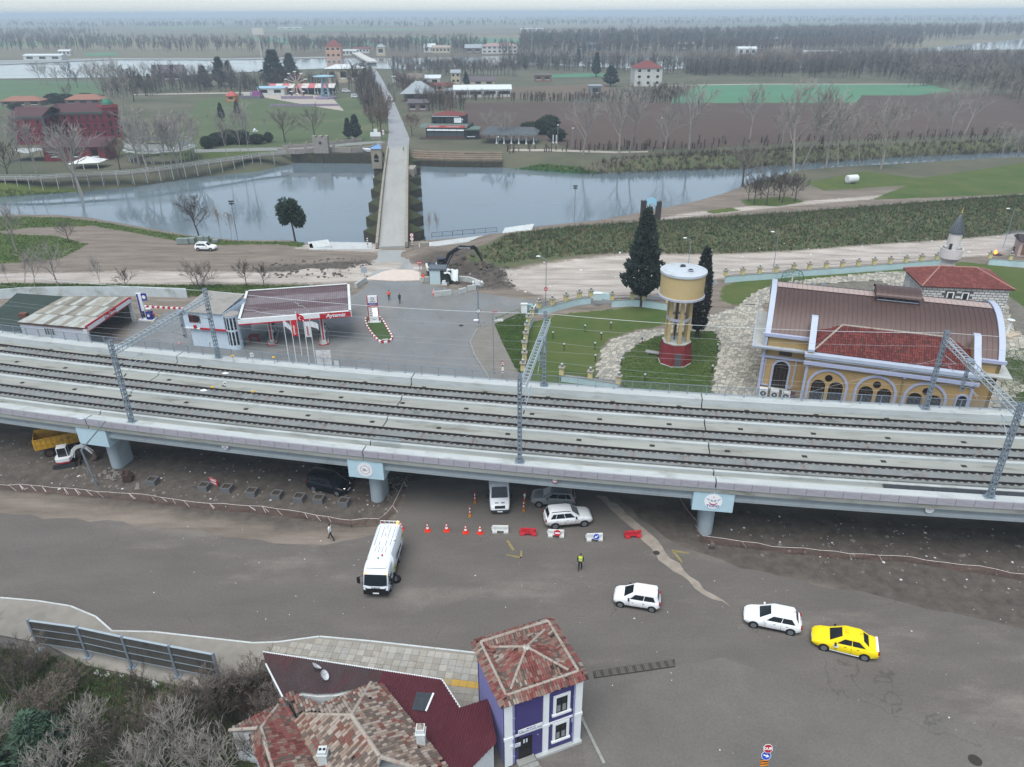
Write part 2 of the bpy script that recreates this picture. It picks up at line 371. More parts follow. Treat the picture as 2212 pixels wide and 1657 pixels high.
def b4():
 m=bpy.data.materials.new('earth');m.use_nodes=True;n,l=m.node_tree.nodes,m.node_tree.links
 b=n['Principled BSDF'];SV(b,'Roughness',.95);SV(b,'Specular IOR Level',.2)
 di=n.new('ShaderNodeNewGeometry').outputs['Position']
 def bX(sc,ji=6,st=None):
  t=n.new('ShaderNodeTexNoise');SV(t,'Scale',sc);SV(t,'Detail',ji);SV(t,'Roughness',.68)
  v=di
  if st:
   mp=n.new('ShaderNodeMapping');SV(mp,'Scale',st);l.new(v,mp.inputs[0]);v=mp.outputs[0]
  l.new(v,t.inputs['Vector']);return t.outputs['Fac']
 def dh(f,c0,c1,lo=.3,hi=.7):
  r=n.new('ShaderNodeMapRange');SV(r,1,lo);SV(r,2,hi);l.new(f,r.inputs[0])
  x=n.new('ShaderNodeMix');x.data_type='RGBA';l.new(r.outputs[0],x.inputs[0]);SV(x,6,(*S(c0),1));SV(x,7,(*S(c1),1));return x.outputs[2]
 def em(jt,base,bZ,bE,nz,w=.3):
  t=n.new('ShaderNodeAttribute');t.attribute_name=jt
  ma=n.new('ShaderNodeMath');ma.operation='MULTIPLY_ADD';l.new(nz,ma.inputs[0]);SV(ma,1,2*bE);l.new(t.outputs['Fac'],ma.inputs[2])
  r=n.new('ShaderNodeMapRange');r.interpolation_type='SMOOTHSTEP';SV(r,1,bE-w);SV(r,2,bE+w);l.new(ma.outputs[0],r.inputs[0])
  x=n.new('ShaderNodeMix');x.data_type='RGBA';l.new(r.outputs[0],x.inputs[0]);l.new(base,x.inputs[6]);l.new(bZ,x.inputs[7]);return x.outputs[2]
 n1,n2,n3,nst=bX(.12),bX(.9),bX(.035,5),bX(.5,6,(.18,1.2,1))
 at=dh(nst,'#615951','#8a8177')
 hV=dh(n3,'#4c5242','#636152',.35,.65)
 sx=n.new('ShaderNodeSeparateXYZ');l.new(di,sx.inputs[0])
 r=n.new('ShaderNodeMapRange');SV(r,1,200);SV(r,2,212);l.new(sx.outputs['Y'],r.inputs[0])
 x=n.new('ShaderNodeMix');x.data_type='RGBA';l.new(r.outputs[0],x.inputs[0]);l.new(at,x.inputs[6]);l.new(hV,x.inputs[7]);c=x.outputs[2]
 iB=n.new('ShaderNodeTexVoronoi');SV(iB,'Scale',1.0);iB.distance='CHEBYCHEV'
 mp=n.new('ShaderNodeMapping');SV(mp,'Scale',(.0022,.0035,.0022));SV(mp,'Rotation',(0,0,.3));l.new(di,mp.inputs[0]);l.new(mp.outputs[0],iB.inputs['Vector'])
 cr=n.new('ShaderNodeValToRGB');e=cr.color_ramp;e.elements[0].color=(*S('#5c5548'),1);e.elements[1].color=(*S('#4f7a55'),1)
 for p_,h_ in((.3,'#77725e'),(.5,'#5c7a50'),(.7,'#6a6654')):q=e.elements.new(p_);q.color=(*S(h_),1)
 e.interpolation='CONSTANT'
 sep=n.new('ShaderNodeSeparateColor');l.new(iB.outputs['Color'],sep.inputs[0]);l.new(sep.outputs[0],cr.inputs[0])
 r=n.new('ShaderNodeMapRange');SV(r,1,780);SV(r,2,900);l.new(sx.outputs['Y'],r.inputs[0])
 x=n.new('ShaderNodeMix');x.data_type='RGBA';l.new(r.outputs[0],x.inputs[0]);l.new(c,x.inputs[6]);l.new(cr.outputs[0],x.inputs[7]);c=x.outputs[2]
 c=em('mud',c,dh(n2,'#46413d','#625c56'),2.5,n1,1.2)
 c=em('pale',c,dh(nst,'#857e77','#bdb6ae'),1.6,n2,.7)
 c=em('scrub',c,dh(n2,'#41573a','#665f4b'),1.2,n2,.6)
 c=em('grass',c,dh(n1,'#3f5528','#5b6238',.3,.75),1.6,n2,.35)
 c=em('cobble',c,dh(n2,'#5e5c55','#7b7870'),.4,n2,.2)
 c=em('water',c,dh(n2,'#2f3424','#4c4a38'),1.5,n2,1.)
 l.new(c,b.inputs['Base Color'])
 bp=n.new('ShaderNodeBump');SV(bp,'Strength',.6);SV(bp,'Distance',.25);l.new(n2,bp.inputs['Height']);l.new(bp.outputs[0],b.inputs['Normal'])
 return m
iK.materials.append(b4())
gw=bb('ground',iK);gw['kind']='structure'
def bt(name,d5,df,bO,sc):
 m=ac(name,d5,df,ae=.06,scale=.05,dD=.9)
 n,l=m.node_tree.nodes,m.node_tree.links;b=n['Principled BSDF']
 g=n.new('ShaderNodeNewGeometry');mp=n.new('ShaderNodeMapping');SV(mp,'Scale',(sc,sc*1.8,sc));l.new(g.outputs['Position'],mp.inputs[0])
 t=n.new('ShaderNodeTexNoise');SV(t,'Scale',1);SV(t,'Detail',5);l.new(mp.outputs[0],t.inputs['Vector'])
 t2=n.new('ShaderNodeTexNoise');SV(t2,'Scale',.05);SV(t2,'Detail',3);l.new(g.outputs['Position'],t2 .inputs['Vector'])
 r=n.new('ShaderNodeMapRange');SV(r,1,.4);SV(r,2,.65);SV(r,3,.03);SV(r,4,.13);l.new(t2 .outputs['Fac'],r.inputs[0]);l.new(r.outputs[0],b.inputs['Roughness'])
 bp=n.new('ShaderNodeBump');SV(bp,'Strength',bO);SV(bp,'Distance',.05);l.new(t.outputs['Fac'],bp.inputs['Height']);l.new(bp.outputs[0],b.inputs['Normal'])
 return m
fC=bt('river_water','#62727b',.04,.15,.5)
wp=fP=bF
ge('river',MB().poly([(p.x,p.y,bk)for p in[Vc((q.x,q.y-5))for q in pl(cN)]+[Vc((q.x,q.y+1.5))for q in pl(cP,bk)]]),fC)
eY=bt('wide_river_water','#7d8689',.2,.1,.1)
def aV(name,aB,z,m,**k):return eH(name,[(p.x,p.y)for p in pl(aB,z)],z,m,**k)
aV('wide_river',[(-900,133),(0,139),(240,128),(480,129),(740,125),(880,126),(1120,120),(1430,122),(1760,118),(2000,104),(2212,84),(2800,30+45),(2800,96),(2212,107),(2080,108),(1760,130),(1430,150),(1120,138),(880,150),(740,146),(480,158),(240,167),(0,170),(-900,164)],.3,eY)
aV('embankment',[(-900,126),(0,130),(240,125.5),(480,126),(740,122),(740,125),(480,129.5),(240,129),(0,140),(-900,135)],.6,ac('stone_embankment','#8a908f',.9,ae=.15,scale=.02),bE=1.,a1=15)
ea=ac('green_crop','#47775a',.9,ae=.12,scale=.02,at='#5a7555',ah=.01,az=.5)
fe=ac('winter_meadow','#4b5a3a',.95,ae=.16,scale=.05,at='#6a654e',ah=.025,az=.8,bO=.3,bi=2)
fb=ac('ploughed_soil','#4d4039',.95,ae=.14,scale=.3,bO=.6,bi=1.5,at='#5d5047',ah=.03,az=.6,aH=(1,.25,1,.5))
iu=ac('dry_stubble','#62574a',.95,ae=.15,scale=.1,at='#5c6047',ah=.03,az=.5)
aV('green_field',[(1450,208),(1520,182),(2000,182),(2060,196),(1985,206),(1860,206),(1850,222),(1450,223)],.10,ea,bE=.8,a1=12)
aV('ploughed_field',[(1000,222),(1180,221),(1450,221),(1850,221),(1860,205),(2212,202),(2400,250),(2212,287),(1860,300),(1500,320),(1240,322),(1170,300),(1010,300)],.08,fb,bE=.5,a1=10)
aV('dry_field',[(1090,190),(1310,180),(1330,205),(1200,216),(1080,212)],.12,iu,bE=.6,a1=8)
aV('meadow',[(400,262),(430,215),(520,206),(640,214),(760,204),(830,222),(838,300),(780,307),(600,318),(420,330),(300,300)],.06,fe,bE=.6,a1=6)
aV('meadow',[(-700,176),(0,173),(225,176),(215,222),(90,225),(0,235),(-700,250)],.06,ac('far_meadow','#4c6547',.95,ae=.12,scale=.03),bE=.6,a1=10)
for q in([(1170,150+12),(1260,158),(1330,160),(1300,166),(1180,168)],[(870,80),(1090,82),(1230,92),(1150,99),(900,96)],[(180,115),(255,113),(258,120),(190,121)],[(500,80),(760,84),(850,98),(620,97)]):
 aV('green_field',q,.15,ea,bE=2,a1=30)
fd=ac('pale_path','#a39c92',.9,ae=.1)
aV('path',[(1100,322),(1180,322),(1330,327),(1400,326),(1400,329),(1330,331),(1180,327),(1095,326)],.05,fd,bE=.2)
aV('path',[(1440,184),(1640,181),(2000,181),(2000,182.2),(1640,182.5),(1440,185.5)],.14,fd)
aV('footpath',[(420,322),(620,318),(820,304),(835,308),(640,324),(420,330)],.07,ac('grey_path','#7f8380',.9,ae=.1),bE=.2)
# people
dQ=ac('skin','#b98a72',.6,ae=0);g5=ac('dark_hair','#1d1815',.8,ae=0)
def bG(di,rz,label,bZ,h1,fQ='#1a1a1c',bc=.25,gL=(.15,-.15),h6=.25,h=1.76,a8=None,eB=None,eg=None,dX=0.,group=None):
 """one standing or walking figure facing +y in its own frame"""
 k=h/1.76;cc=.03 if bc else 0.
 J={'pel':(0,0,.95),'wai':(0,.0,1.10),'che':(0,cc,1.33),'nec':(0,cc+.01,1.50),'hea':(0,cc+.03,1.60),'top':(0,cc+.02,1.70)}
 R={'pel':.135,'wai':.125,'che':.145,'nec':.058,'hea':.088,'top':.075}
 E=[('pel','wai'),('wai','che'),('che','nec'),('nec','hea'),('hea','top')]
 eu={('pel','wai'):0,('wai','che'):0,('che','nec'):0,('nec','hea'):2,('hea','top'):2}
 for sd,nm,sw,ar in((1,'r',1,gL[0]),(-1,'l',-1,gL[1])):
  f=bc*sw
  J['hip'+nm]=(.09*sd,0,.90);J['kne'+nm]=(.095*sd,f*.55+.02,.49);J['ank'+nm]=(.095*sd,f-(.05 if f<0 else 0),.09+(.05 if f<-.1 else 0));J['toe'+nm]=(.10*sd,f+.15,.045)
  R.update({'hip'+nm:.095,'kne'+nm:.062,'ank'+nm:.045,'toe'+nm:.038})
  J['sho'+nm]=(.185*sd,cc,1.43);a=ar
  ex,ey,ez=.215*sd,cc+.28*sin(a),1.43-.28*cos(a)
  b=a+h6+(dX if sd==1 else 0)
  J['elb'+nm]=(ex,ey,ez);J['wri'+nm]=(.22*sd,ey+.25*sin(b),ez-.25*cos(b));d=Vc((0,sin(b),-cos(b)))
  w=Vc(J['wri'+nm]);pa=w+d*.07;J['pal'+nm]=tuple(pa)
  R.update({'sho'+nm:.075,'elb'+nm:.052,'wri'+nm:.034,'pal'+nm:.034})
  hW=Vc((sd,0,0));q=d.cross(hW)
  for i in ai(4):
   o=q*((i-1.5)*.018);J[f'k{i}'+nm]=tuple(pa+d*.035+o);J[f't{i}'+nm]=tuple(pa+d*(.07+(.012 if i in(1,2)else 0))+o*1.1-hW*.02);R[f'k{i}'+nm]=.0095;R[f't{i}'+nm]=.008
   E+=[('pal'+nm,f'k{i}'+nm),(f'k{i}'+nm,f't{i}'+nm)];eu[E[-1]]=2;eu[E[-2]]=2
  J['th'+nm]=tuple(w+d*.065+q*.045-hW*.01);R['th'+nm]=.010;E.append(('wri'+nm,'th'+nm));eu[E[-1]]=2
  for e,zn in((('pel','hip'+nm),1),(('hip'+nm,'kne'+nm),1),(('kne'+nm,'ank'+nm),1),(('ank'+nm,'toe'+nm),3),(('che','sho'+nm),0),(('sho'+nm,'elb'+nm),0),(('elb'+nm,'wri'+nm),0),(('wri'+nm,'pal'+nm),2)):
   E.append(e);eu[e]=zn
 eL=list(J);eo={n:i for i,n in bf(eL)}
 me=bpy.data.meshes.new('skeleton');me.from_pydata([Vc(J[n])*k for n in eL],[(eo[a],eo[b])for a,b in E],[])
 o=bpy.data.objects.new('skeleton',me);C.objects.link(o)
 md=o.modifiers.new('skin','SKIN');sv=me.skin_vertices[0].data
 for n in eL:sv[eo[n]].radius=(R[n]*k,R[n]*k*(.78 if n in('che','wai','pel')else 1));sv[eo[n]].use_root=(n=='pel')
 sb=o.modifiers.new('sub','SUBSURF');sb.levels=1;sb.render_levels=1
 dg=bpy.context.evaluated_depsgraph_get();body=bpy.data.meshes.new_from_object(o.evaluated_get(dg));bpy.data.objects.remove(o);bpy.data.meshes.remove(me)
 body.name='person'
 mt=[ac('cloth_'+bZ,bZ,.85,ae=.1,scale=6),ac('cloth_'+h1,h1,.85,ae=.1,scale=6),dQ,ac('cloth_'+fQ,fQ,.6,ae=0)]
 body.materials.clear()
 for m in mt:body.materials.append(m)
 iZ=[(Vc(J[a])*k,Vc(J[b])*k,eu[(a,b)])for a,b in E]
 for p in body.polygons:
  c=p.center;bd,bz=9,0
  for a,b,zn in iZ:
   t=max(0,min(1,(c-a).dot(b-a)/(b-a).length_squared));d=(c-a.lerp(b,t)).length
   if d<bd:bd,bz=d,zn
  if bz==0 and c.z<.97*k and abs(c.x)<.16*k:bz=1
  p.material_index=bz;p.use_smooth=True
 r=bb('person',body,None,di,(0,0,rz));db(r,label,'person',group)
 hc=Vc(J['hea'])*k
 m=MB();m.a9((hc.x,hc.y-.015*k,hc.z+.035*k),.098*k,10,6,(1,1.05,1.0));m.v=[v for v in m.v]
 m.v=[(x,y-(.035*k if y>hc.y+.02*k and z<hc.z+.07*k else 0),max(z,hc.z-.03*k))for x,y,z in m.v]
 m.ab('cap' if a8 else 'hair',ac('cap_'+a8,a8,.8,ae=0)if a8 else g5,r,aw=True)
 m=MB();f=hc+Vc((0,.085*k,0));m.a9((f.x,f.y+.012,f.z-.005),.014*k,6,4,(.8,1,1.4));m.ab('nose',dQ,r)
 m=MB()
 for sd in(-1,1):m.a9((sd*.088*k,hc.y,f.z),.022*k,6,4,(.5,.8,1.3))
 m.aS('ear',dQ,r)
 m=MB();m.aj((0,f.y-.004,f.z-.045*k),(.045*k,.01,.008));m.ab('mouth',ac('lip','#7d4a42',.6,ae=0),r)
 m=MB()
 for sd in(-1,1):m.a9((sd*.032*k,f.y-.004,f.z+.02),.009*k,6,4)
 m.aS('eye',ac('eye_dark','#2b1d1a',.5,ae=0),r)
 if eB:
  m=MB();aG=[]
  for z,rx,ry in((.98,.175,.14),(1.12,.165,.135),(1.33,.195,.155),(1.43,.205,.14),(1.475,.12,.10)):
   aG.append([(rx*k*cos(2*PI*i/16),cc*(z-.95)/.4+ry*k*sin(2*PI*i/16),z*k)for i in ai(16)])
  m.aQ(aG,a8=False);v=m.ab('vest',ac('vest_'+eB,eB,.6,ae=.05,dG=0),r,aw=True)
  m=MB()
  for z,rx,ry in((1.06,.172,.142),(1.22,.184,.15)):
   m.aQ([[(rx*k*cos(2*PI*i/16),cc*(z-.95)/.4+ry*k*sin(2*PI*i/16),(z+dz)*k)for i in ai(16)]for dz in(0,.045)],a8=False)
  if eg!='none':bb('reflective_band',m.mesh('reflective_band',ac('band_grey',eg or '#c9ced0',.4,ae=0)),v)
 return r
def gp(x,y):p=P(x,y);p.z=gz(p.x,p.y);return p
def ga(a,b):a,b=P(*a),P(*b);return atan2(b.y-a.y,b.x-a.x)-PI/2
bG(gp(1253,1231),2.9,'officer in dark uniform and yellow hi-vis vest standing on the open street','#20242c','#1b1e26',bc=.12,a8='#23262e',eB='#c8e03a',h=1.9)
bG(gp(716,1166),ga((716,1166),(700,1163)),'pedestrian in white hooded top and black trousers walking along the netting','#d9dcdd','#18191c',bc=.32,a8='#1c1c1e',h=1.85)
bG(gp(841,649),.1,'worker in orange jacket and black trousers walking away across the wet junction','#ef5a35','#1a1b1f',bc=.22,a8='#202022',eg='#d8d8d0',h=1.85)
bG(gp(864,656),.25,'man in a dark hooded jacket walking on the wet junction beside the orange worker','#34383f','#1d2026',bc=.3,a8='#2a2d33',h=1.85)
bG(gp(915,611),2.8,'worker in orange jacket holding papers beside the stop sign at the barrier','#f05535','#cfc9c2',bc=0,dX=1.2,a8='#2a2020',h=1.85)
_b=bG(P(872,327,.6),3.1,'officer in green hi-vis vest standing at the far end of the bridge','#27303a','#20262c',bc=.05,a8='#20262c',eB='#7ddc5a',h=1.8)
bG(gp(2187,548),2.0,'person dressed in black bending over the smoking fire near the small hut','#15161a','#17181b',bc=.1,gL=(.8,.9),h=1.7)
# the railway viaduct (a gentle curve)
VO=Vc((127.06,792.78));VR=747.18;fA=atan2(.65-VO.x,VO.y-56.37)
def V(s,hl,z):
 a=fA+s/VR;return Vc((VO.x+(VR-hl)*sin(a),VO.y-(VR-hl)*cos(a),z))
def VT(s):a=fA+s/VR;return Vc((cos(a),sin(a),0))
def VN(s):a=fA+s/VR;return Vc((-sin(a),cos(a),0))
def cK(mb,cG,s0,s1,a1=5.):
 k=max(1,int(math.ceil((s1-s0)/a1)))
 mb.aQ([[V(s0+(s1-s0)*i/k,o,z)for o,z in cG]for i in ai(k+1)]);return mb
def ef(mb,s0,s1,o0,o1,z0,z1):return cK(mb,[(o0,z0),(o1,z0),(o1,z1),(o0,z1)],s0,s1,6.)
cC=[-105.,-74.9,-44.9,-14.9,17.5,49.5,81.]
dV=ad('railway_viaduct','long concrete railway viaduct carrying three slab tracks across the whole view','viaduct',V(0,7.5,0))
vb=lambda mb,name,m,**k:mb.ab(name,m,dV,world=True,**k)
it=ac('lilac_grey_cladding','#9b9aa2',.7,ae=.05,at='#96939a',ah=.6,az=.4)
gQ=ac('wave_line_grey','#85828c',.7,ae=0)
g9=ac('track_bed_concrete','#92958f',.85,ae=.16,scale=.5,at='#5b564d',ah=.45,az=.8,aH=(.35,1.6,1,-.17))
d8=ac('parapet_concrete','#adb4b4',.85,ae=.10,scale=.8,at='#77786f',ah=.7,az=.5,aH=(.5,1,2,-.17))
g7=ac('girder_concrete','#949ea2',.85,ae=.1,scale=.3,at='#80868a',ah=.8,az=.5,aH=(1,1,.3))
gV=ac('slab_panel_concrete','#7b8080',.75,ae=.12,scale=.6,at='#59564f',ah=.8,az=.7)
fZ=ac('rail_support_concrete','#8d918e',.8,ae=.1,scale=2)
gX=ac('rail_steel','#2a2220',.6,.3,ae=.15,scale=2)
for i,(a,b)in bf(zip(cC,cC[1:])):
 a2,b2=a+.06,b-.06
 m=MB();ef(m,a2,b2,-.38,16.,6.0,6.7);vb(m,'deck_slab',g9)
 m=MB();cK(m,[(-.38,6.705),(.52,6.705),(.52,7.19),(-.38,7.2)],a2,b2);vb(m,'front_parapet',d8)
 m=MB();cK(m,[(14.45,6.705),(16.,6.705),(16.,7.5),(14.5,7.5)],a2,b2);vb(m,'rear_parapet',d8)
 m=MB();ef(m,a2,b2,1.55,1.85,6.705,7.0);vb(m,'kerb',d8)
 for o0,o1 in((6.3,6.68),(10.9,11.3)):
  m=MB();ef(m,a2,b2,o0,o1,6.705,6.93);vb(m,'kerb',d8)
 for o in(.05,3.6,7.2,10.8,14.9):
  m=MB();cK(m,[(o,4.9),(o+.75,4.9),(o+.75,5.15),(o+.5,5.35),(o+.5,5.995),(o+.2,5.995),(o+.2,5.35),(o,5.15)],a+1.72,b-1.72);vb(m,'girder',g7)
k=0;pan=[]
for a,b in zip(cC,cC[1:]):
 n=max(1,round((b-a-.1)/1.5));w=(b-a-.1)/n
 for i in ai(n):
  s0=a+.05+i*w;s1=s0+w-.035
  if s1<-70 or s0>62:continue
  m=MB();ef(m,s0,s1,-.47,-.385,6.5,7.17)
  m.cur=1
  aB=[V(s0+(s1-s0)*j/12,-.475,6.83+.13*sin(2*PI*j/12))for j in ai(13)]
  m.add([p+Vc((0,0,d))for p in aB for d in(-.012,.012)],[(2*j,2*j+2,2*j+3,2*j+1)for j in ai(12)])
  vb(m,'cladding_panel',[it,gQ])
TC=[3.57,7.98,12.56]
g4=ac('grout_ring','#6c7478',.7,ae=0);er=ac('faded_red_marks','#8e6a63',.8,ae=.1)
b8=[]
for ti,tc in bf(TC):
 n0=-14
 for i in ai(n0,13):
  s0=i*5.16+ti*1.7;s1=s0+5.12
  if s0<-70 or s1>62:continue
  m=MB();ef(m,s0,s1,tc-1.2,tc+1.2,6.705,6.83)
  m.cur=1
  for hs in(1.25,3.9):
   c=V(s0+hs,tc,6.833);q=[[c+Vc((r*cos(2*PI*j/16),r*sin(2*PI*j/16),0))for j in ai(16)]for r in(.30,.345)]
   m.aQ(q,a8=False)
  m.cur=2
  for e in(.16,4.9):
   m.add([V(s0+e,tc-.5,6.834),V(s0+e+.06,tc-.5,6.834),V(s0+e+.06,tc+.5,6.834),V(s0+e,tc+.5,6.834)],[(0,1,2,3)])
  vb(m,'track_slab',[gV,g4,er])
  for j in ai(8):
   for e in(-.75,.75):b8 .append((s0+.29+j*.648,tc+e))
 for e in(-.75,.75):
  m=MB();cK(m,[(tc+e-.12,6.86),(tc+e+.12,6.86),(tc+e+.04,6.91),(tc+e+.045,7.06),(tc+e-.045,7.06),(tc+e-.04,6.91)],-72,62,4.);vb(m,'rail',gX)
sm=MB();sm.ak(-.14,-.24,0,.14,.24,.055)
sm.cur=1
for y in(-.13,.13):sm.ak(-.07,y-.03,.055,.07,y+.03,.10)
sme=sm.mesh('rail_support',[fZ,aC])
b8 .sort(key=lambda q:(V(q[0],q[1],7)-Vc((0,0,dU))).length)
aX=MB()
for i,(s_,o_)in bf(b8):
 c=V(s_,o_,6.83);R=atan2(VT(s_).y,VT(s_).x)
 if i<300:
  o=bb('rail_support',sme,dV,c-dV.location,(0,0,R))
 else:
  M=Tr(c)@dO(R);aX.M=M
  aX.cur=0;aX.ak(-.14,-.24,0,.14,.24,.055);aX.cur=1;aX.ak(-.07,-.16,.055,.07,.16,.09)
aX.M=None;o=aX.bw('rail_supports',[fZ,aC],dV);o['kind']='stuff'
dm=MB();dm.ak(-.24,-.2,0,.24,.2,.012);dme=dm.mesh('drain_cover',ac('drain_iron','#2b2725',.8,ae=.1))
for o_,s00 in((5.7,-66),(10.1,-64.2),(14.05,-63)):
 for i in ai(18):
  s_=s00+i*7.1
  if s_<60:bb('drain_cover',dme,dV,V(s_,o_,6.702)-dV.location,(0,0,atan2(VT(s_).y,VT(s_).x)))
aT=ac('sign_red','#b01f30',.5,ae=0);al=ac('sign_white','#e3e6e8',.5,ae=0);aU=ac('sign_blue','#1f2f86',.5,ae=0);e6=ac('sign_yellow','#c9c03a',.5,ae=0);aD=ac('sign_black','#1c1c22',.5,ae=0)
def ew(s,hl,z,up=None):
 """matrix of an upright plate at (s, off, z) facing the near side"""
 t=VT(s);return ds(V(s,hl,z),t,Vc((0,0,1)))
for j in cC[1:-1]:
 m=MB();cG=[(-1.78,3.95),(1.78,3.95),(1.78,5.9),(.8,5.9),(.8,6.0),(-.8,6.0),(-.8,5.9),(-1.78,5.9)]
 a=[V(j+x,-.28,z)for x,z in cG];m.aA(a,VN(j)*16.1);vb(m,'pier_cap',hd)
 m=MB();m.aA([V(j+x,-.27,z)for x,z in((-.8,6.0),(.8,6.0),(.8,6.47),(-.8,6.47))],VN(j)*.1)
 for x0,x1 in((-1.68,-.85),(.85,1.68)):m.aA([V(j+x,-.22,z)for x,z in((x0,5.93),(x1,5.93),(x1,6.47),(x0,6.47))],VN(j)*.3)
 vb(m,'end_block',ac('pale_blue_grey_paint','#a3b6c4',.6,ae=.05))
 for c0 in(1.9,11.5):
  m=MB();q=[]
  for z in(-.05,3.95):
   q.append([V(j,c0,z)+VT(j)*(.68*cos(t))+VN(j)*(.68*sin(t)+(1.3 if sin(t)>0 else 0))for t in[2*PI*i/24+.001 for i in ai(24)]])
  m.aQ(q);vb(m,'column',ac('pier_paint','#a0adb3',.7,ae=.06,at='#8c9296',ah=.6,az=.5),aw=30)
def a5(s,hl,z,r,parent,eM=False):
 M=ew(s,hl,z);mb=MB(M);mb.bH((0,0,0),(0,0,1),r,.03,32,up=(0,1,0));o=mb.bw('emblem',al,parent)
 ol=parent.location
 def hg(name,mm,mt):
  mm.v=[(v[0]-ol.x,v[1]-ol.y,v[2]-ol.z)for v in mm.v];bb(name,mm.mesh(name,mt),o)
 if not eM:
  mb=MB(M)
  pr=[(.44*r*cos(t),-.06*r+.44*r*sin(t),.036)for t in[PI+.15+(PI-.3)*i/14 for i in ai(15)]]
  d1=[(.40*r*cos(t),.05*r+.40*r*sin(t),.036)for t in[2*PI-.2-(PI-.4)*i/14 for i in ai(15)]]
  mb.add(pr+d1,[(i,i+1,28-i,29-i)for i in ai(14)]);hg('crescent',mb,aT)
  mb=MB(M)
  st=[((.10 if i%2==0 else.042)*r*cos(PI/2+i*PI/5),.62*r+(.10 if i%2==0 else.042)*r*sin(PI/2+i*PI/5),.036)for i in ai(10)];mb.poly(st);hg('star',mb,aT)
  mb=MB(M)
  for sd in(-1,1):
   for i in ai(4):
    y=(.36-.09*i)*r;x0=(.46)*r;x1=(.82-.11*i)*r
    q=[(sd*x0,y-.09*r,.036),(sd*x1,y,.036),(sd*x1,y+.035*r,.036),(sd*x0,y-.045*r,.036)];mb.poly(q if sd>0 else q[::-1])
   for i in ai(4):
    q=[(sd*.06*r,(.0+.0*i)*r+i*.07*r-.06*r,.036),(sd*(.30-.0*i)*r,.12*r+i*.05*r-.06*r,.036),(sd*(.30)*r,.155*r+i*.05*r-.06*r,.036),(sd*.06*r,.035*r+i*.07*r-.06*r,.036)];mb.poly(q if sd>0 else q[::-1])
  hg('wings',mb,aU)
  t=aW('TCDD',.42*r,Tr(-ol)@M@Tr((0,-.62*r,.036)),aU,None,bI=.012*r,sx=1.25,shear=.12);t.parent=o
 else:
  mb=MB(M)
  for rr in(.93,.52,.63):
   mb.aQ([[(q*r*cos(2*PI*i/40),q*r*sin(2*PI*i/40),.036)for i in ai(40)]for q in(rr,rr+.018)],a8=False)
  for i in ai(16):
   t=2*PI*i/16;mb.poly([(.79*r*cos(t)+(.05 if q%2==0 else.022)*r*cos(q*PI/5),.79*r*sin(t)+(.05 if q%2==0 else.022)*r*sin(q*PI/5),.036)for q in ai(10)])
  hg('ring',mb,ac('emblem_dark_red','#5d2338',.5,ae=0))
  mb=MB(M)
  for k_ in ai(4):
   x=(-.28+.13*k_)*r;mb.am([(x*.8,-.2*r,.036),(x,.02*r,.04),(x*.9,.22*r,.036)],.012*r,4)
  for k_ in ai(4):
   y=(-.15+.11*k_)*r;mb.am([(-.32*r,y-.03*r,.036),(-.05*r,y,.04),((.36 if k_<2 else.12)*r,y+(.06 if k_<2 else 0)*r,.036)],.014*r,4)
  hg('globe',mb,ac('emblem_dark_red','#5d2338'))
  mb=MB(M)
  for i in ai(34):
   a=2*PI*i/34;c_=Vc((.575*r*cos(a),.575*r*sin(a),.036));
   if i%6==5:continue
   d_=Vc((cos(a),sin(a),0));e_=Vc((-d_.y,d_.x,0));mb.poly([c_-d_*.03*r-e_*.02*r,c_+d_*.03*r-e_*.02*r,c_+d_*.03*r+e_*.02*r,c_-d_*.03*r+e_*.02*r])
  hg('ring_lettering',mb,ac('emblem_dark_red','#5d2338'))
 return o
e3=a5(17.5,-.285,5.02,.78,dV)
e2=a5(-14.95,-.285,4.93,.78,dV,True)
a5(-29.6,-.10-.02,5.75,.36,dV);a5(35.6,-.12,5.72,.36,dV,True)
M=ew(3.3,-.12,5.73);m=MB(M);m.bH((0,0,0),(0,0,1),.29,.03,28,up=(0,1,0));o=m.bw('clearance_sign',aT,dV)
m=MB(M);m.bH((0,0,.031),(0,0,1),.22,.004,28,up=(0,1,0));vb(m,'sign_face',al)
aW('4.50',.2,M@Tr((0,0,.04)),aD,dV,bI=.004)
def bu(j,z,gv=False):
 M=ds(V(j,1.2,z)+VT(j)*-.1,VT(j),Vc((0,0,1)));m=MB(M);m.aj((0,0,0),(.86,.40,.03));vb(m,'notice_board',al)
 for i in ai(4):
  m=MB(M);m.aj((0,.145-.097*i,.017),(.82,.085,.006));vb(m,'notice_line',aT)
 for i,t in bf(('TREN YOLUDUR','GABARI DISI GECILMEZ','HER TURLU PARK ETMEK','YASAKTIR VE TEHLIKELI')):
  aW(t,.07,M@Tr((0,.145-.097*i,.021)),al,dV,fW=.001,sx=.95)
 if gv:
  m=MB(M);m.aj((0,.42,0),(.86,.42,.03));vb(m,'notice_board',ac('sign_pale','#c8ccd0',.5,ae=0))
  m=MB(M);m.aQ([[(-.2+q*cos(2*PI*i/20),.42+q*sin(2*PI*i/20),.018)for i in ai(20)]for q in(.16,.19)],a8=False);m.aj((-.2,.42,.019),(.34,.03,.004),rz=-.8);vb(m,'no_parking_ring',ac('sign_plum','#5b2a4a',.5,ae=0))
  aW('P',.26,M@Tr((-.2,.42,.018)),aD,dV,fW=.001)
  m=MB(M);m.aA([(.03,.25,.016),(.41,.25,.016),(.22,.59,.016)],(0,0,.006));vb(m,'warning_triangle',e6)
  m=MB(M);m.aj((.22,.33,.024),(.16,.05,.003));m.aj((.22,.40,.024),(.08,.08,.003));vb(m,'warning_mark',aD)
bu(-44.9,3.55);bu(-14.9,3.55);bu(17.5,3.1,True)
m=MB()
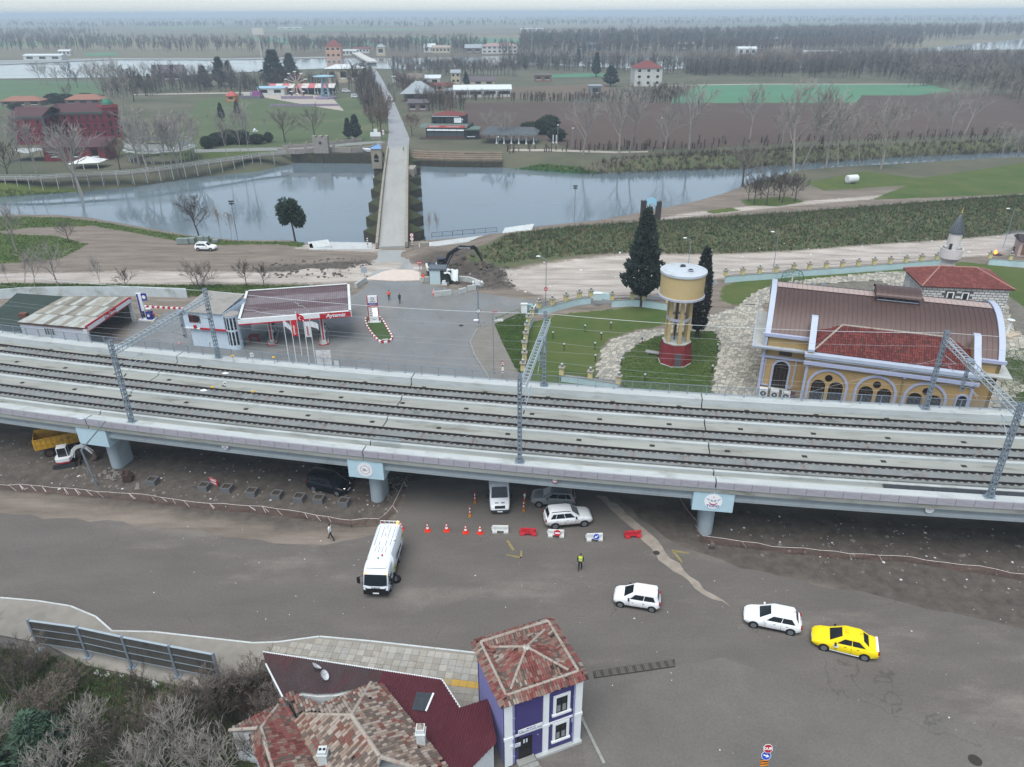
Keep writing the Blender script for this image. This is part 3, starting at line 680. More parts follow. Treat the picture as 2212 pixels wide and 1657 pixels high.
for i in ai(17):m.ao(V(-14.6+i*.17,1.3,6.72),V(-14.6+i*.17,1.3,7.32),.02);m.ao(V(-14.6+i*.17,1.3,7.32),V(-14.6+i*.17,2.1,7.32),.02)
for o_,z in((1.3,6.95),(1.3,7.32),(2.1,7.32),(1.7,7.32)):m.ao(V(-14.6,o_,z),V(-11.9,o_,z),.025)
db(m.ab('wire_cage',aZ),'galvanised wire cage beside the near track above the round red emblem','cage')
for i in ai(12):
 m=MB();ef(m,32.+i*2.,33.96+i*2.,.75,1.5,6.93,6.97);vb(m,'cover_plate',av)
iL=ad('viaduct_fence','galvanised bar railing along the rear parapet of the viaduct','railing',V(0,15.62,7.5))
for z in(8.55,7.68):
 m=MB();cK(m,[(15.6,z-.025),(15.65,z-.025),(15.65,z+.025),(15.6,z+.025)],-72,62,4.);m.bw('rail',aC,iL)
i4=MB();i4 .ak(-.03,-.04,0,.03,.04,1.08);i4 .ak(-.1,-.1,0,.1,.1,.015);pme=i4 .mesh('post',aC)
bV=MB()
for i in ai(68):
 s_=-72+i*2.;bb('post',pme,iL,V(s_,15.62,7.5)-iL.location,(0,0,atan2(VT(s_).y,VT(s_).x)))
 for j in ai(1,16):
  q=s_+j*.125;bV.ao(V(q,15.625,7.68),V(q,15.625,8.55),.018,.018)
o=bV.bw('bars',aC,iL);o['kind']='stuff'
def cW(mb,base,t,n,h):
 b=Vc(base);w=.17
 for e in(-1,1):
  for f in(-1,1):mb.ao(b+t*(.15*e)+n*(w*f),b+t*(.15*e)+n*(w*f)+Vc((0,0,h)),.06,.10)
 k=int(h/.5)
 for i in ai(k+1):
  z=.25+i*(h-.4)/k
  for f in(-1,1):mb.ao(b+t*-.15+n*(w*f)+Vc((0,0,z)),b+t*.15+n*(w*f)+Vc((0,0,z)),.05,.17)
  for e in(-1,1):mb.ao(b+t*(.15*e)+n*-w+Vc((0,0,z)),b+t*(.15*e)+n*w+Vc((0,0,z)),.05,.17)
 mb.aj(b+Vc((0,0,.02)),(.85,.6,.04),rz=atan2(t.y,t.x))
 for e in(-1,1):mb.ao(b+t*(.32*e)+Vc((0,0,.04)),b+t*(.17*e)+Vc((0,0,.5)),.04,.3)
il=ac('brown_insulator','#3b3436',.4,ae=0)
def dJ(mb,bY,bT,hI,zr):
 """bracket from the mast face at root (Vector) towards the track point"""
 d=(hI-bT);d.z=0;L=d.length;d.normalize();up=Vc((0,0,1))
 bZ=bT+up*1.3;low=bT+up*.0;cF=bT+d*min(L,2.9)+up*1.35
 bY.am([bZ,bZ+d*.3],.06,6);bY.am([low,low+(cF-low).normalized()*.35],.06,6)
 mb.am([bZ+d*.3,cF],.03,5);mb.am([low+(cF-low).normalized()*.35,cF+up*.02],.035,5)
 gM=bT+d*min(L,2.9)*.55+up*.62;mb.am([gM,gM+d*1.5-up*.05],.025,5);mb.am([gM+d*.6-up*.05,gM+d*1.55-up*.3],.02,4)
WIRES={0:[],1:[],2:[]}
SP=[-80.2,-39.9,0.,40.1,80.2]
for i,(s_,aF)in bf(zip(SP[1:4],('galvanised catenary portal over the tracks beside the filling station','galvanised catenary portal in the middle, above the white van','galvanised catenary portal in front of the yellow hall'))):
 s2=s_+.35;t,n=VT(s_),VN(s_)
 g=ad('catenary_portal',aF,'catenary portal',V(s_,7.6,7.2),0,'catenary portals over the tracks')
 for o_,z in((.12,7.2),(15.15,7.5)):
  m=MB();cW(m,V(s_+(0 if o_<5 else.3),o_,z),t,n,9.0 if o_<5 else 8.7);m.bw('mast',aC,g)
 zb=15.1;m=MB()
 dt=(V(s_+.3,.12,zb),V(s_+.55,15.15,zb));L=(dt[1]-dt[0]).length;d=(dt[1]-dt[0]).normalized();bS=Vc((d.y,-d.x,0))
 for e in(-.28,.28):
  for z in(-.22,.22):m.ao(dt[0]+bS*e+Vc((0,0,z))-d*.4,dt[1]+bS*e+Vc((0,0,z))+d*.4,.07,.07)
 k=22
 for q in ai(k+1):
  c=dt[0].lerp(dt[1],q/k)
  m.ao(c-bS*.28+Vc((0,0,.22)),c+bS*.28+Vc((0,0,.22)),.09,.04);m.ao(c-bS*.28-Vc((0,0,.22)),c+bS*.28-Vc((0,0,.22)),.05,.04)
  for e in(-.28,.28):m.ao(c+bS*e-Vc((0,0,.22)),c+bS*e+Vc((0,0,.22)),.05,.05)
 m.bw('beam',aZ,g)
 m=MB();dp=V(s_+.5,10.1,0)
 for e in(-.1,.1):
  for f in(-.1,.1):m.ao(dp+t*e+n*f+Vc((0,0,12.2)),dp+t*e+n*f+Vc((0,0,15.4)),.05)
 for q in ai(9):m.aj(dp+Vc((0,0,12.3+q*.33)),(.26,.26,.04),rz=atan2(t.y,t.x))
 m.aj(dp+Vc((0,0,15.4)),(.6,.7,.06),rz=atan2(t.y,t.x));m.bw('drop_post',aC,g)
 for bT,tr,zr in((V(s_+.3,.35,12.2),V(s_+.6,TC[0],0),0),(V(s_+.5,10.0,12.5),V(s_+.6,TC[1],0),1),(V(s_+.4,14.9,12.5),V(s_+.6,TC[2],0),2)):
  m,q=MB(),MB();dJ(m,q,bT,tr,0)
  c=m.bw('bracket_arm',aZ,g);b_=q;b_.v=[(v[0]-g.location.x,v[1]-g.location.y,v[2]-g.location.z)for v in b_.v];bb('insulator',b_.mesh('insulator',il),c)
dP=ac('wire','#8f979b',.5,ae=0);cs=ac('bright_wire','#b9c2c6',.5,ae=0)
def ev(name,label,aB,r,m,dB='wire',group=None):
 o=MB().am(aB,r,4).ab(name,m);db(o,label,dB,group);return o
def iD(a,b,d,k=8):return[a.lerp(b,i/k)-Vc((0,0,4*d*(i/k)*(1-i/k)))for i in ai(k+1)]
for ti,(tc,aF)in bf(zip(TC,('thin contact wire over the nearest track','thin contact wire over the middle track','thin contact wire over the rear track'))):
 aB=[];hU=[]
 for a,b in zip(SP,SP[1:]):
  aB+=iD(V(a+.5,tc+.1,12.75),V(b+.5,tc+.1,12.75),.05,3)[:-1];hU+=iD(V(a+.5,tc,13.9),V(b+.5,tc,13.9),.7,8)[:-1]
 m=MB();m.am(aB,.009,3);m.am(hU,.009,3)
 db(m.ab('contact_wire',dP),aF,'wire','contact wires')
aB=[]
for a,b in zip(SP,SP[1:]):aB+=iD(V(a+.5,15.5,15.8),V(b+.5,15.5,15.8),.5,8)[:-1]
ev('earth_wire','pale thicker cable strung along the tops of the rear masts',aB,.022,cs)
aB=[]
for a,b in zip(SP,SP[1:]):aB+=iD(V(a+.5,15.9,14.2),V(b+.5,15.9,14.2),.5,8)[:-1]
ev('feeder_cable','lower thin cable strung along the rear masts',aB,.012,dP)
for s_,e_,aF in((0.,-9.,'slack guy wire from the middle front mast down to the parapet'),(40.1,30.,'slack guy wire from the right front mast down to the parapet'),(40.4,25.,'guy wire from the rear mast by the yellow hall to the rear parapet')):
 bJ=s_==40.4;ev('guy_wire',aF,[V(s_,15.1 if bJ else.12,13.2 if bJ else 12.3),V(e_,15.1 if bJ else.2,7.5 if bJ else 7.2)],.014,dP)
def cE(s_,o_,z,aF):
 t=ad('track_marker',aF,'marker',V(s_,o_,z),0,'yellow trackside markers')
 m=MB();m.am([(0,0,0),(0,0,.75)],.025,5);m.ab('stake',aC,t);m=MB();m.aj((0,0,.8),(.3,.16,.14));m.ab('head',eX,t)
def de(s_,o_,z,aF):
 t=ad('speed_board',aF,'sign',V(s_,o_,z),0)
 m=MB();m.am([(0,0,0),(0,0,.9)],.025,5);m.ab('stake',aC,t);m=MB();m.aj((0,0,1.05),(.36,.03,.46));m.ab('board',al,t)
 aW('40',.3,Tr((0,-.02,1.05))@bL(PI/2),aD,t,world=False,bI=.004,fW=.002)
def bA(px,py,z):
 p=P(px,py,z);fz=None
 a=atan2(p.x-VO.x,VO.y-p.y);return(a-fA)*VR,VR-math.hypot(p.x-VO.x,p.y-VO.y)
for px,py,z,aF in((505,782,7.5,'yellow marker on a stake at the rear parapet, left of the 40 board'),(593,785,7.5,'yellow marker on a stake at the rear parapet, right of the 40 board'),(462,850,6.7,'yellow marker on a stake between the tracks, left of the lower 40 board'),(549,860,6.7,'yellow marker on a stake near the dark cable between the tracks'),(553,865,6.7,'yellow marker at the edge of the nearest track')):
 s_,o_=bA(px,py,z);
 if px!=553:cE(s_,o_,z,aF)
for px,py,z,aF in((547,784,7.5,'small white 40 speed board on the rear parapet'),(490,847,6.7,'small white 40 speed board between the tracks')):
 s_,o_=bA(px,py,z);de(s_,o_,z,aF)
for px,py,aF in((487,806,'white oval balise on the rear track'),(440,843,'white oval balise on the middle track'),(528,862,'small white box on the middle track')):
 s_,o_=bA(px,py,6.9);m=MB();m.aq([(.3,0),(.32,.05),(.2,.1)],12)if 'oval' in aF else m.aj((0,0,.06),(.4,.22,.12))
 o=m.ab('balise',af);o.location=V(s_,o_,6.85);o.scale=(1.3,.7,1);db(o,aF,'balise')
s_,o_=bA(455,855,6.75)
db(MB().am([V(*bA(x,y,6.75),6.74)for x,y in((455,853),(462,846),(475,845),(500,848),(530,852),(560,855),(600,853))],.035,5).ab('loose_cable',an),'black cable lying loose between the rear and middle tracks','cable')
# vehicles
def bv(name,d5,mud=None,df=.28,ej=.75,z0=.15,z1=.62):
 m=ac(name,d5,df,ae=.03,scale=1,dD=.5)
 if mud and not m.get('mud'):
  m['mud']=1;n,l=m.node_tree.nodes,m.node_tree.links;b=n['Principled BSDF'];hj=b.inputs['Base Color'].links[0].from_socket
  tc=n.new('ShaderNodeTexCoord');sx=n.new('ShaderNodeSeparateXYZ');l.new(tc.outputs['Object'],sx.inputs[0])
  t=n.new('ShaderNodeTexNoise');SV(t,'Scale',3);SV(t,'Detail',5);l.new(tc.outputs['Object'],t.inputs['Vector'])
  a=n.new('ShaderNodeMath');a.operation='MULTIPLY_ADD';l.new(t.outputs['Fac'],a.inputs[0]);SV(a,1,-.5);l.new(sx.outputs['Z'],a.inputs[2])
  r=n.new('ShaderNodeMapRange');SV(r,1,z0-.25);SV(r,2,z1-.25);SV(r,3,ej);SV(r,4,0);l.new(a.outputs[0],r.inputs[0])
  x=n.new('ShaderNodeMix');x.data_type='RGBA';l.new(r.outputs[0],x.inputs[0]);l.new(hj,x.inputs[6]);SV(x,7,(*S(mud),1));l.new(x.outputs[2],b.inputs['Base Color'])
 return m
def cH(parent,x,y,r,w,bS,rim=iw,eD=5):
 o=MB(Tr((0,0,0))@bL(PI/2))
 o.aq([(r*.62,-w/2),(r*.93,-w/2),(r,-w*.3),(r,w*.3),(r*.93,w/2),(r*.62,w/2)],20)
 t=o.ab('wheel',ih,parent,aw=30);t.location=(x,y,r)
 m=MB(bL(PI/2));sg=-bS
 m.aq([(r*.60,sg*w*.30),(r*.66,sg*w*.52)]if sg>0 else[(r*.66,sg*w*.52),(r*.60,sg*w*.30)],16)
 m.gH(0,0,sg*w*.3,sg*w*.52,r*.16,r*.14,8)
 for i in ai(eD):
  a=2*PI*i/eD;m.ao((0,0,sg*w*.46),(r*.62*cos(a),r*.62*sin(a),sg*w*.48),r*.17,w*.08,up=(0,0,1))
 bb('rim',m.mesh('rim',rim),t);return t
jH={'hatch':dict(L=4.05,W=1.74,H=1.45,wb=2.58,r=.31,low=[(0,.42,.66,.80),(.03,.30,.88,.93),(.10,.22,.96,.99),(.3,.2,.96,1),(.6,.2,.94,1),(.74,.2,.90,.99),(.88,.22,.80,.96),(.96,.26,.70,.88),(1,.36,.56,.74)],base=(.05,.76),roof=(.13,.53),wr=.74),'mini':dict(L=3.52,W=1.62,H=1.49,wb=2.37,r=.29,low=[(0,.40,.70,.82),(.03,.30,.90,.94),(.10,.22,.97,.99),(.3,.2,.97,1),(.6,.2,.96,1),(.78,.2,.93,.99),(.90,.22,.86,.96),(.97,.27,.74,.88),(1,.36,.58,.76)],base=(.02,.80),roof=(.08,.57),wr=.78),'sedan':dict(L=4.35,W=1.74,H=1.50,wb=2.63,r=.31,low=[(0,.42,.78,.82),(.03,.30,.98,.92),(.12,.22,1.0,.98),(.3,.2,.97,1),(.6,.2,.95,1),(.74,.2,.90,.99),(.88,.22,.82,.96),(.96,.26,.72,.88),(1,.36,.56,.76)],base=(.13,.76),roof=(.27,.55),wr=.74),'suv':dict(L=4.33,W=1.82,H=1.66,wb=2.67,r=.35,low=[(0,.50,.80,.84),(.02,.40,1.02,.93),(.08,.32,1.10,.99),(.3,.30,1.08,1),(.6,.3,1.08,1),(.76,.3,1.06,.99),(.90,.32,1.00,.96),(.97,.36,.86,.90),(1,.48,.70,.78)],base=(.03,.74),roof=(.10,.55),wr=.78),'mpv':dict(L=4.30,W=1.78,H=1.80,wb=2.60,r=.32,low=[(0,.40,.80,.90),(.02,.30,1.08,.95),(.06,.24,1.12,.99),(.3,.22,1.08,1),(.6,.22,1.05,1),(.76,.22,1.0,.99),(.90,.24,.90,.96),(.97,.28,.76,.90),(1,.38,.60,.78)],base=(.02,.84),roof=(.05,.60),wr=.80),}
def fy(kind,di,rz,label,body,scale=1.,name='parked_car',dB='car',lights=False,eg=None,dY=False,extra=None,sc=None):
 K=jH[kind];L,W,H,wb,r=K['L'],K['W'],K['H'],K['wb'],K['r'];w=W/2
 t=ad(name,label,dB,di,rz,None);t.scale=(scale,)*3
 X=lambda f:(f-.5)*L
 m=MB();aG=[]
 for f,zb,zt,wf in K['low']:
  x=X(f);ww=w*wf;zm=zb+.55*(zt-zb);a3=[(ww*.82,zb),(ww*.97,zb+.10),(ww,zm),(ww*.985,zt-.10),(ww*.93,zt-.03),(ww*.80,zt)]
  aG.append([(x,-y,z)for y,z in a3]+[(x,y,z)for y,z in a3[::-1]])
 m.aQ(aG)
 b0,b1=X(K['base'][0]),X(K['base'][1]);r0,r1=X(K['roof'][0]),X(K['roof'][1]);wr=w*K['wr']
 def fu(f):
  for(f0,_,z0,_a),(f1,_,z1,_b)in zip(K['low'],K['low'][1:]):
   if f0<=f<=f1:return z0+(z1-z0)*(f-f0)/(f1-f0)
 f6,f5=fu(K['base'][0])-.03,fu(K['base'][1])-.03;cI=w*.93
 def cR(t_,bN=0.):
  x0,x1=b0+(r0-b0)*t_,b1+(r1-b1)*t_;y=cI+(wr-cI)*t_-bN;z0,z1=f6+(H-.05-f6)*t_,f5+(H-.05-f5)*t_
  q=.10+.06*t_
  return[(x0+bN,-y+q,z0),(x0+q*.6+bN,-y,z0),(x1-q*.9-bN,-y,z1),(x1-bN,-y+q*1.3,z1),(x1-bN,y-q*1.3,z1),(x1-q*.9-bN,y,z1),(x0+q*.6+bN,y,z0),(x0+bN,y-q,z0)]
 bZ=[(x*(.86 if x>0 else.9)+(r0+r1)/2*.1,y*.80,H)for x,y,z in cR(1.)]
 m.aQ([cR(0),cR(.5),cR(1.),bZ])
 jo=m.ab('body',body,t,aw=38)
 def cS(sd,x,tt):
  y=(cI+(wr-cI)*tt+.012)*sd;za=f6+(H-.05-f6)*tt;zb_=f5+(H-.05-f5)*tt;xx0,xx1=b0+(r0-b0)*tt,b1+(r1-b1)*tt
  return(x,y,za+(zb_-za)*(x-xx0)/(xx1-xx0))
 lo,hi=.16,.86
 f7,iA=b0+(r0-b0)*lo+.22,b1+(r1-b1)*lo-.38;iz,xt1=b0+(r0-b0)*hi+.28,b1+(r1-b1)*hi-.20
 gI=[0,.48,1]if kind in('hatch','mini','sedan')else[0,.22,.60,1]
 for sd in(-1,1):
  for i,(c0,c1)in bf(zip(gI,gI[1:])):
   g=.03/(iA-f7);p=[cS(sd,f7+(iA-f7)*(c0+g),lo),cS(sd,f7+(iA-f7)*(c1-g),lo),cS(sd,iz+(xt1-iz)*(c1-g),hi),cS(sd,iz+(xt1-iz)*(c0+g),hi)]
   q=MB();q.poly(p if sd<0 else p[::-1]);q.ab('side_window',aE,t)
 def h5(dq,lo=.12,hi=.93):
  o=[]
  for tt in(lo,hi):
   x=(b1+(r1-b1)*tt+.014)if dq else(b0+(r0-b0)*tt-.014);y=(cI+(wr-cI)*tt)-.19-.02*tt;z=(f5+(H-.05-f5)*tt)if dq else(f6+(H-.05-f6)*tt);o+=[(x,-y,z),(x,y,z)]
  p=[o[0],o[1],o[3],o[2]];return p if dq else p[::-1]
 q=MB();q.poly(h5(True));q.ab('windscreen',aE,t)
 q=MB();q.poly(h5(False,.25,.88));q.ab('rear_window',aE,t)
 tr=eg or an
 ax=[wb/2+.02,-wb/2+.02]
 m=MB()
 for x in ax:
  for sd in(-1,1):
   mm=MB(Tr((x,sd*(w-.105),r))@bL(PI/2));mm.gH(0,0,-.11,.11,r*1.16,None,20);m.add(mm.v,mm.f)
 m.aS('wheel_arch',an,t)
 for x in ax:
  for sd in(-1,1):cH(t,x,sd*(w-.075),r,.19,sd)
 for sd in(-1,1):
  zt=fu(.94);q=MB();y0,y1=sd*w*.52,sd*w*.90;q.add([(X(.975)+.015,y0,zt-.14),(X(.93)+.03,y1*.97,zt-.10),(X(.90)+.03,y1*.985,zt+.0),(X(.965)+.01,y0,zt-.015)],[(0,1,2,3)if sd>0 else(3,2,1,0)])
  q.add([(X(.985),y0,zt-.15),(X(.94),y1*.95,zt-.11),(X(.91),y1*.93,zt-.01),(X(.97),y0,zt-.03)],[])
  q.ab('headlight',fg if lights else dR,t)
  q=MB();zt=fu(.03);q.aj((X(.012),sd*w*.78,zt-.12),(.10,.26,.18));q.ab('tail_lamp',gT,t)
  q=MB();q.aj((b1-.45,sd*(w+.07),f5+.10),(.12,.20,.14));q.ab('mirror',tr if kind!='hatch' else body,t)
  q=MB()
  for c in((.30,.60)if kind!='mini' else(.42,.72)):q.aj((b0+(b1-b0)*c,sd*(w*.985+.006),f6-.13),(.16,.03,.03))
  q.aS('door_handle',tr,t)
  q=MB()
  for c in(gI[1:-1]+[1]):
   x=f7+(iA-f7)*c;q.aj((x,sd*(w*.992),.58),(.014,.02,.55))
  q.aS('door_gap',an,t)
  q=MB();q.aj((.02,sd*w*.985,K['low'][3][1]+.07),(wb-2*r-.14,.035,.12));q.ab('sill',tr,t)
 q=MB();q.aj((X(.985),0,K['low'][-1][1]+.10),(.12,W*.58,.16));q.ab('grille',an,t)
 q=MB();q.aj((X(1.0)+.012,0,K['low'][-1][1]+.09),(.02,.50,.11));q.ab('number_plate',al,t)
 q=MB();q.aj((X(0)-.012,0,.60),(.02,.50,.11));q.ab('number_plate',al,t)
 q=MB()
 if dY:
  for sd in(-1,1):q.am([(r0+.1,sd*wr*.88,H-.02),(r0+.25,sd*wr*.88,H+.05),(r1-.3,sd*wr*.88,H+.05),(r1-.1,sd*wr*.88,H-.03)],.025,6)
  q.aS('roof_rail',an,t)
 q=MB();q.am([(r0+.2,0,H-.01),(r0-.02,0,H+.18)],.01,4);q.ab('aerial',an,t)
 return t
PW=bv('car_white','#e4e8ea','#8c7c6c');PWd=bv('car_white_muddy','#dfe3e5','#7d6f5f',ej=.9,z0=.35,z1=.95)
def bM(dq,bJ):
 a,b=P(*dq),P(*bJ);c=(a+b)/2;c.z=0;return c,atan2(a.y-b.y,a.x-b.x)
c,h=bM((1338,1300),(1408,1311));c=P(1375,1302)
fy('mini',c,h,'small white hatchback with muddy sills driving left of the other cars',bv('car_white_mini','#e6e8ea','#6e5f4e',ej=.85,z0=.2,z1=.55),1.08,name='small_hatchback')
c=P(1666,1347);h=bM((1622,1342),(1702,1358))[1]
fy('hatch',c,h,'white five-door hatchback driving ahead of the yellow taxi',PW,1.08,name='hatchback')
c=P(1821,1398);h=bM((1775,1387),(1872,1411))[1]
tx=fy('sedan',c,h,'yellow taxi saloon with white trim on the open street',bv('taxi_yellow','#f2d911','#8b7a3a',ej=.5),1.09,name='taxi',dB='taxi',eg=ac('taxi_black','#1b1b1c',.5,ae=0))
m=MB();m.aO([(-.1,-.22),(.1,-.22),(.1,.22),(-.1,.22)],1.5,1.62);m.ab('roof_sign',ac('taxi_sign','#e8c818',.4,ae=0),tx)
m=MB();m.aj((-2.02,0,1.02),(.16,1.45,.03));m.aj((.02,-.865,.30),(1.9,.05,.06));m.aj((.02,.865,.30),(1.9,.05,.06));m.aS('white_trim',af,tx)
e7=Tr((.62,.878,.70))@dO(PI)@bL(PI/2)
m=MB(e7);m.bH((0,.06,0),(0,0,1),.17,.006,16,up=(0,1,0));m.ab('door_badge',al,tx);aW('TAKSI',.1,e7@Tr((0,-.15,.004)),aD,tx,world=False,fW=.001)
fD=Tr((.62,-.878,.70))@bL(PI/2);aW('TAKSI',.1,fD,aD,tx,world=False,fW=.001)
c=P(1226,1128);h=bM((1265,1124),(1185,1131))[1]
sv=fy('suv',c,h,'white muddy estate SUV parked nose right just outside the viaduct',PWd,1.06,name='off_roader',dY=True)
c=P(1195,1086);h=bM((1155,1080),(1235,1083))[1]
fy('suv',c,h,'silver grey SUV parked under the viaduct edge behind the white SUV',bv('car_grey','#7d8284','#5f5a54',ej=.4),1.03,name='off_roader',dY=True)
c=P(446,540);h=bM((466,541),(424,540))[1]
fy('suv',c,h,'white SUV parked alone on the dirt ground by the river',bv('car_white_far','#e2e6e8'),1.0,name='off_roader',dY=True)
c=P(713,1056);h=bM((752,1066),(676,1050))[1]
fy('mpv',c,h,'dark blue van-like car with lit headlamps beside the second pier',bv('car_navy','#11151f',None),1.06,name='people_carrier',lights=True)
c=P(735,1030);h=bM((752+24,1042),(676+24,1026))[1]
fy('mpv',c,h,'black car half hidden by the girder behind the dark blue car',bv('car_black','#0f1114',None),1.0,name='people_carrier')
def ei(di,rz,label):
 t=ad('panel_van',label,'van',di,rz);b=bv('van_white','#e3e7ea','#8c8072')
 m=MB();aG=[]
 for x,zb,zt,w in((-2.9,.45,2.4,.96),(-2.8,.35,2.55,1.0),(1.0,.35,2.58,1.0),(1.3,.35,2.40,.98),(2.05,.35,1.35,.98),(2.55,.35,1.12,.95),(2.8,.40,.95,.86),(2.88,.48,.75,.75)):
  a3=[(w*.9,zb),(w,zb+.15),(w,zb+.6*(zt-zb)*.7),(w*.97,zt-.25 if zt>2 else zt-.08),(w*.80,zt)]
  aG.append([(x,-y,z)for y,z in a3]+[(x,y,z)for y,z in a3[::-1]])
 m.aQ(aG);m.ab('body',b,t,aw=35)
 m=MB();m.poly([(1.99,-.82,1.48),(1.99,.82,1.48),(1.37,.74,2.33),(1.37,-.74,2.33)]);m.v=[(x+.05,y,z+.04)for x,y,z in m.v];m.ab('windscreen',aE,t)
 for sd in(-1,1):
  m=MB();p=[(.5,sd*1.0,1.45),(1.85,sd*.985,1.42),(1.35,sd*.93,2.15),(.5,sd*.95,2.2)];m.poly(p if sd<0 else p[::-1]);m.v=[(x,y+.012*sd,z)for x,y,z in m.v];m.ab('side_window',aE,t)
  m=MB();m.add([(2.72,sd*.55,.92),(2.50,sd*.90,.95),(2.40,sd*.91,1.12),(2.62,sd*.60,1.06)],[(0,1,2,3)if sd>0 else(3,2,1,0)]);m.v=[(x+.06,y+.02*sd,z+.01)for x,y,z in m.v];m.ab('headlight',dR,t)
  m=MB();m.aj((1.75,sd*1.16,1.5),(.14,.22,.34));m.ab('mirror',an,t)
  for x in(-1.75,1.85):cH(t,x,sd*.90,.34,.22,sd)
 m=MB();m.aj((2.80,0,.93),(.16,1.0,.24));m.aj((2.84,0,.52),(.18,1.7,.26));m.aS('grille',av,t)
 m=MB();m.aj((2.44,-.3,1.19),(.10,.34,.03));m.aj((2.44,.3,1.19),(.10,.34,.03));m.aS('bonnet_vent',an,t)
 m=MB();m.aj((2.94,0,.50),(.02,.5,.11));m.ab('number_plate',al,t)
 m=MB();m.aj((1.55,-.25,1.62),(.25,.5,.16));m.ab('dashboard_vest',ac('dash_yellow','#c8c21e',.6,ae=0),t)
 return t
ei(P(1078,1076),-PI/2+.05,'white panel van facing the street from under the viaduct')
def fl(di,rz,label):
 t=ad('sweeper_lorry',label,'lorry',di,rz)
 W_=bv('lorry_white','#dfe8ee','#8c8072',ej=.4);CB=1.14
 m=MB();aG=[]
 for x,w,zb,zt in((1.55,1.10,.75,2.65),(2.0,1.10,.6,2.70),(2.6,1.08,.55,2.62),(2.95,1.06,.55,2.35),(3.28,1.05,.55,1.45),(3.36,1.02,.55,1.2),(3.40,.98,.6,.9)):
  a3=[(w*.95,zb),(w,zb+.2),(w,zt-.5 if zt>2 else zt-.15),(w*.96,zt-.12),(w*.86,zt)]
  aG.append([(x,-y,z)for y,z in a3]+[(x,y,z)for y,z in a3[::-1]])
 m.aQ(aG);m.ab('cab',W_,t,aw=35)
 m=MB();m.poly([(3.32,-.97,1.42),(3.32,-.5,1.32),(3.32,.5,1.32),(3.32,.97,1.42),(3.0,.94,2.28),(3.0,-.94,2.28)]);m.v=[(x+.035,y,z+.015)for x,y,z in m.v];m.ab('windscreen',aE,t)
 m=MB();m.aj((2.25,0,2.72),(.9,1.7,.06));m.ab('cab_roof_panel',W_,t)
 for sd in(-1,1):
  m=MB();p=[(2.0,sd*1.11,1.45),(3.05,sd*1.08,1.35),(2.85,sd*1.06,2.2),(2.0,sd*1.09,2.25)];m.poly(p if sd<0 else p[::-1]);m.ab('side_window',aE,t)
  m=MB();m.am([(3.1,sd*1.05,2.2),(3.3,sd*1.35,2.25),(3.3,sd*1.35,1.5),(3.1,sd*1.05,1.5)],.03,5);m.aj((3.3,sd*1.4,1.9),(.14,.24,.55));m.ab('mirror',an,t)
  m=MB();m.aj((3.42,sd*.80,.78),(.06,.34,.16));m.ab('headlight',fg,t)
  m=MB();m.aj((2.98,sd*.88,2.40),(.08,.12,.06));m.ab('marker_lamp',ec,t)
  cH(t,2.35,sd*.92,.46,.28,sd,aC);cH(t,-1.35,sd*.86,.46,.42,sd,aC)
 m=MB();m.aj((3.40,0,.72),(.12,2.1,.42));m.aj((3.40,0,1.02),(.10,1.7,.12));m.ab('bumper',an,t)
 m=MB();q=[(3.41,-.95,1.28),(3.43,-.8,1.05),(3.43,.8,1.05),(3.41,.95,1.28),(3.43,.72,1.12),(3.43,-.72,1.12)];m.poly(q);m.ab('grille',an,t)
 aW('IVECO',.17,Tr((3.43,0,1.2))@dO(PI/2)@bL(PI/2-.15),an,t,world=False,sx=1.5,bI=.004)
 m=MB();m.aj((3.47,0,.66),(.02,.52,.12));m.ab('number_plate',al,t)
 m=MB();aG=[]
 for x,w,zb,zt in((1.35,1.02,1.0,2.25),(1.2,1.12,.95,2.45),(1.0,1.15,.95,2.95),(-2.6,1.18,.95,3.0),(-3.1,1.14,.98,2.85),(-3.35,1.0,1.1,2.3),(-3.4,.9,1.2,1.6)):
  a3=[(w*.96,zb),(w,zb+.3),(w,zt-.65),(w*.82,zt-.12),(w*.68,zt)]
  aG.append([(x,-y,z)for y,z in a3]+[(x,y,z)for y,z in a3[::-1]])
 m.aQ(aG);m.ab('hopper',W_,t,aw=30)
 m=MB()
 for y in(-.68,-.28,.28,.68):m.ak(-2.55,y-.012,2.99,.2,y+.012,3.012)
 for y in(-.45,-.15,.15,.45):m.ak(.25,y-.012,2.965,1.0,y+.012,2.985)
 for x0,x1 in((-2.6,-2.05),(-1.55,-.95)):m.ak(x0,-.012,3.0,x1,.012,3.02)
 m.aS('roof_seam',av,t)
 m=MB();m.aq([(.36,2.99),(.36,3.03),(.30,3.05)],20,-.7,0);m.aq([(.17,2.99),(.17,3.03)],14,-1.9,.05);m.aq([(.17,2.99),(.17,3.03)],14,-.75,.85);m.aS('roof_hatch',W_,t)
 m=MB();m.aj((.62,.80,2.55),(.6,.30,.10));m.aj((1.18,-.15,2.5),(.1,.1,.1));m.ab('intake',an,t)
 m=MB();m.a9((1.1,.2,2.75),.09,8,5);m.a9((-3.0,-.5,3.05),.09,8,5);m.aS('red_beacon',e8,t)
 m=MB();m.a9((-3.05,.75,3.08),.11,8,5);m.ab('amber_beacon',ec,t)
 m=MB();m.am([(-2.9,-.8,2.95),(-3.0,-.8,3.2),(-3.0,.95,3.2),(-2.9,.95,2.95)],.03,5)
 for y in(-.4,0,.4):m.am([(-3.0,y,2.95),(-3.0,y,3.2)],.02,4)
 m.ab('tail_rail',af,t)
 m=MB();m.ak(-3.2,-.45,.55,3.0,.45,.9);m.aj((.35,.85,.55),(1.0,.5,.5));m.aj((.35,-.85,.55),(1.0,.5,.5));m.ab('chassis',av,t)
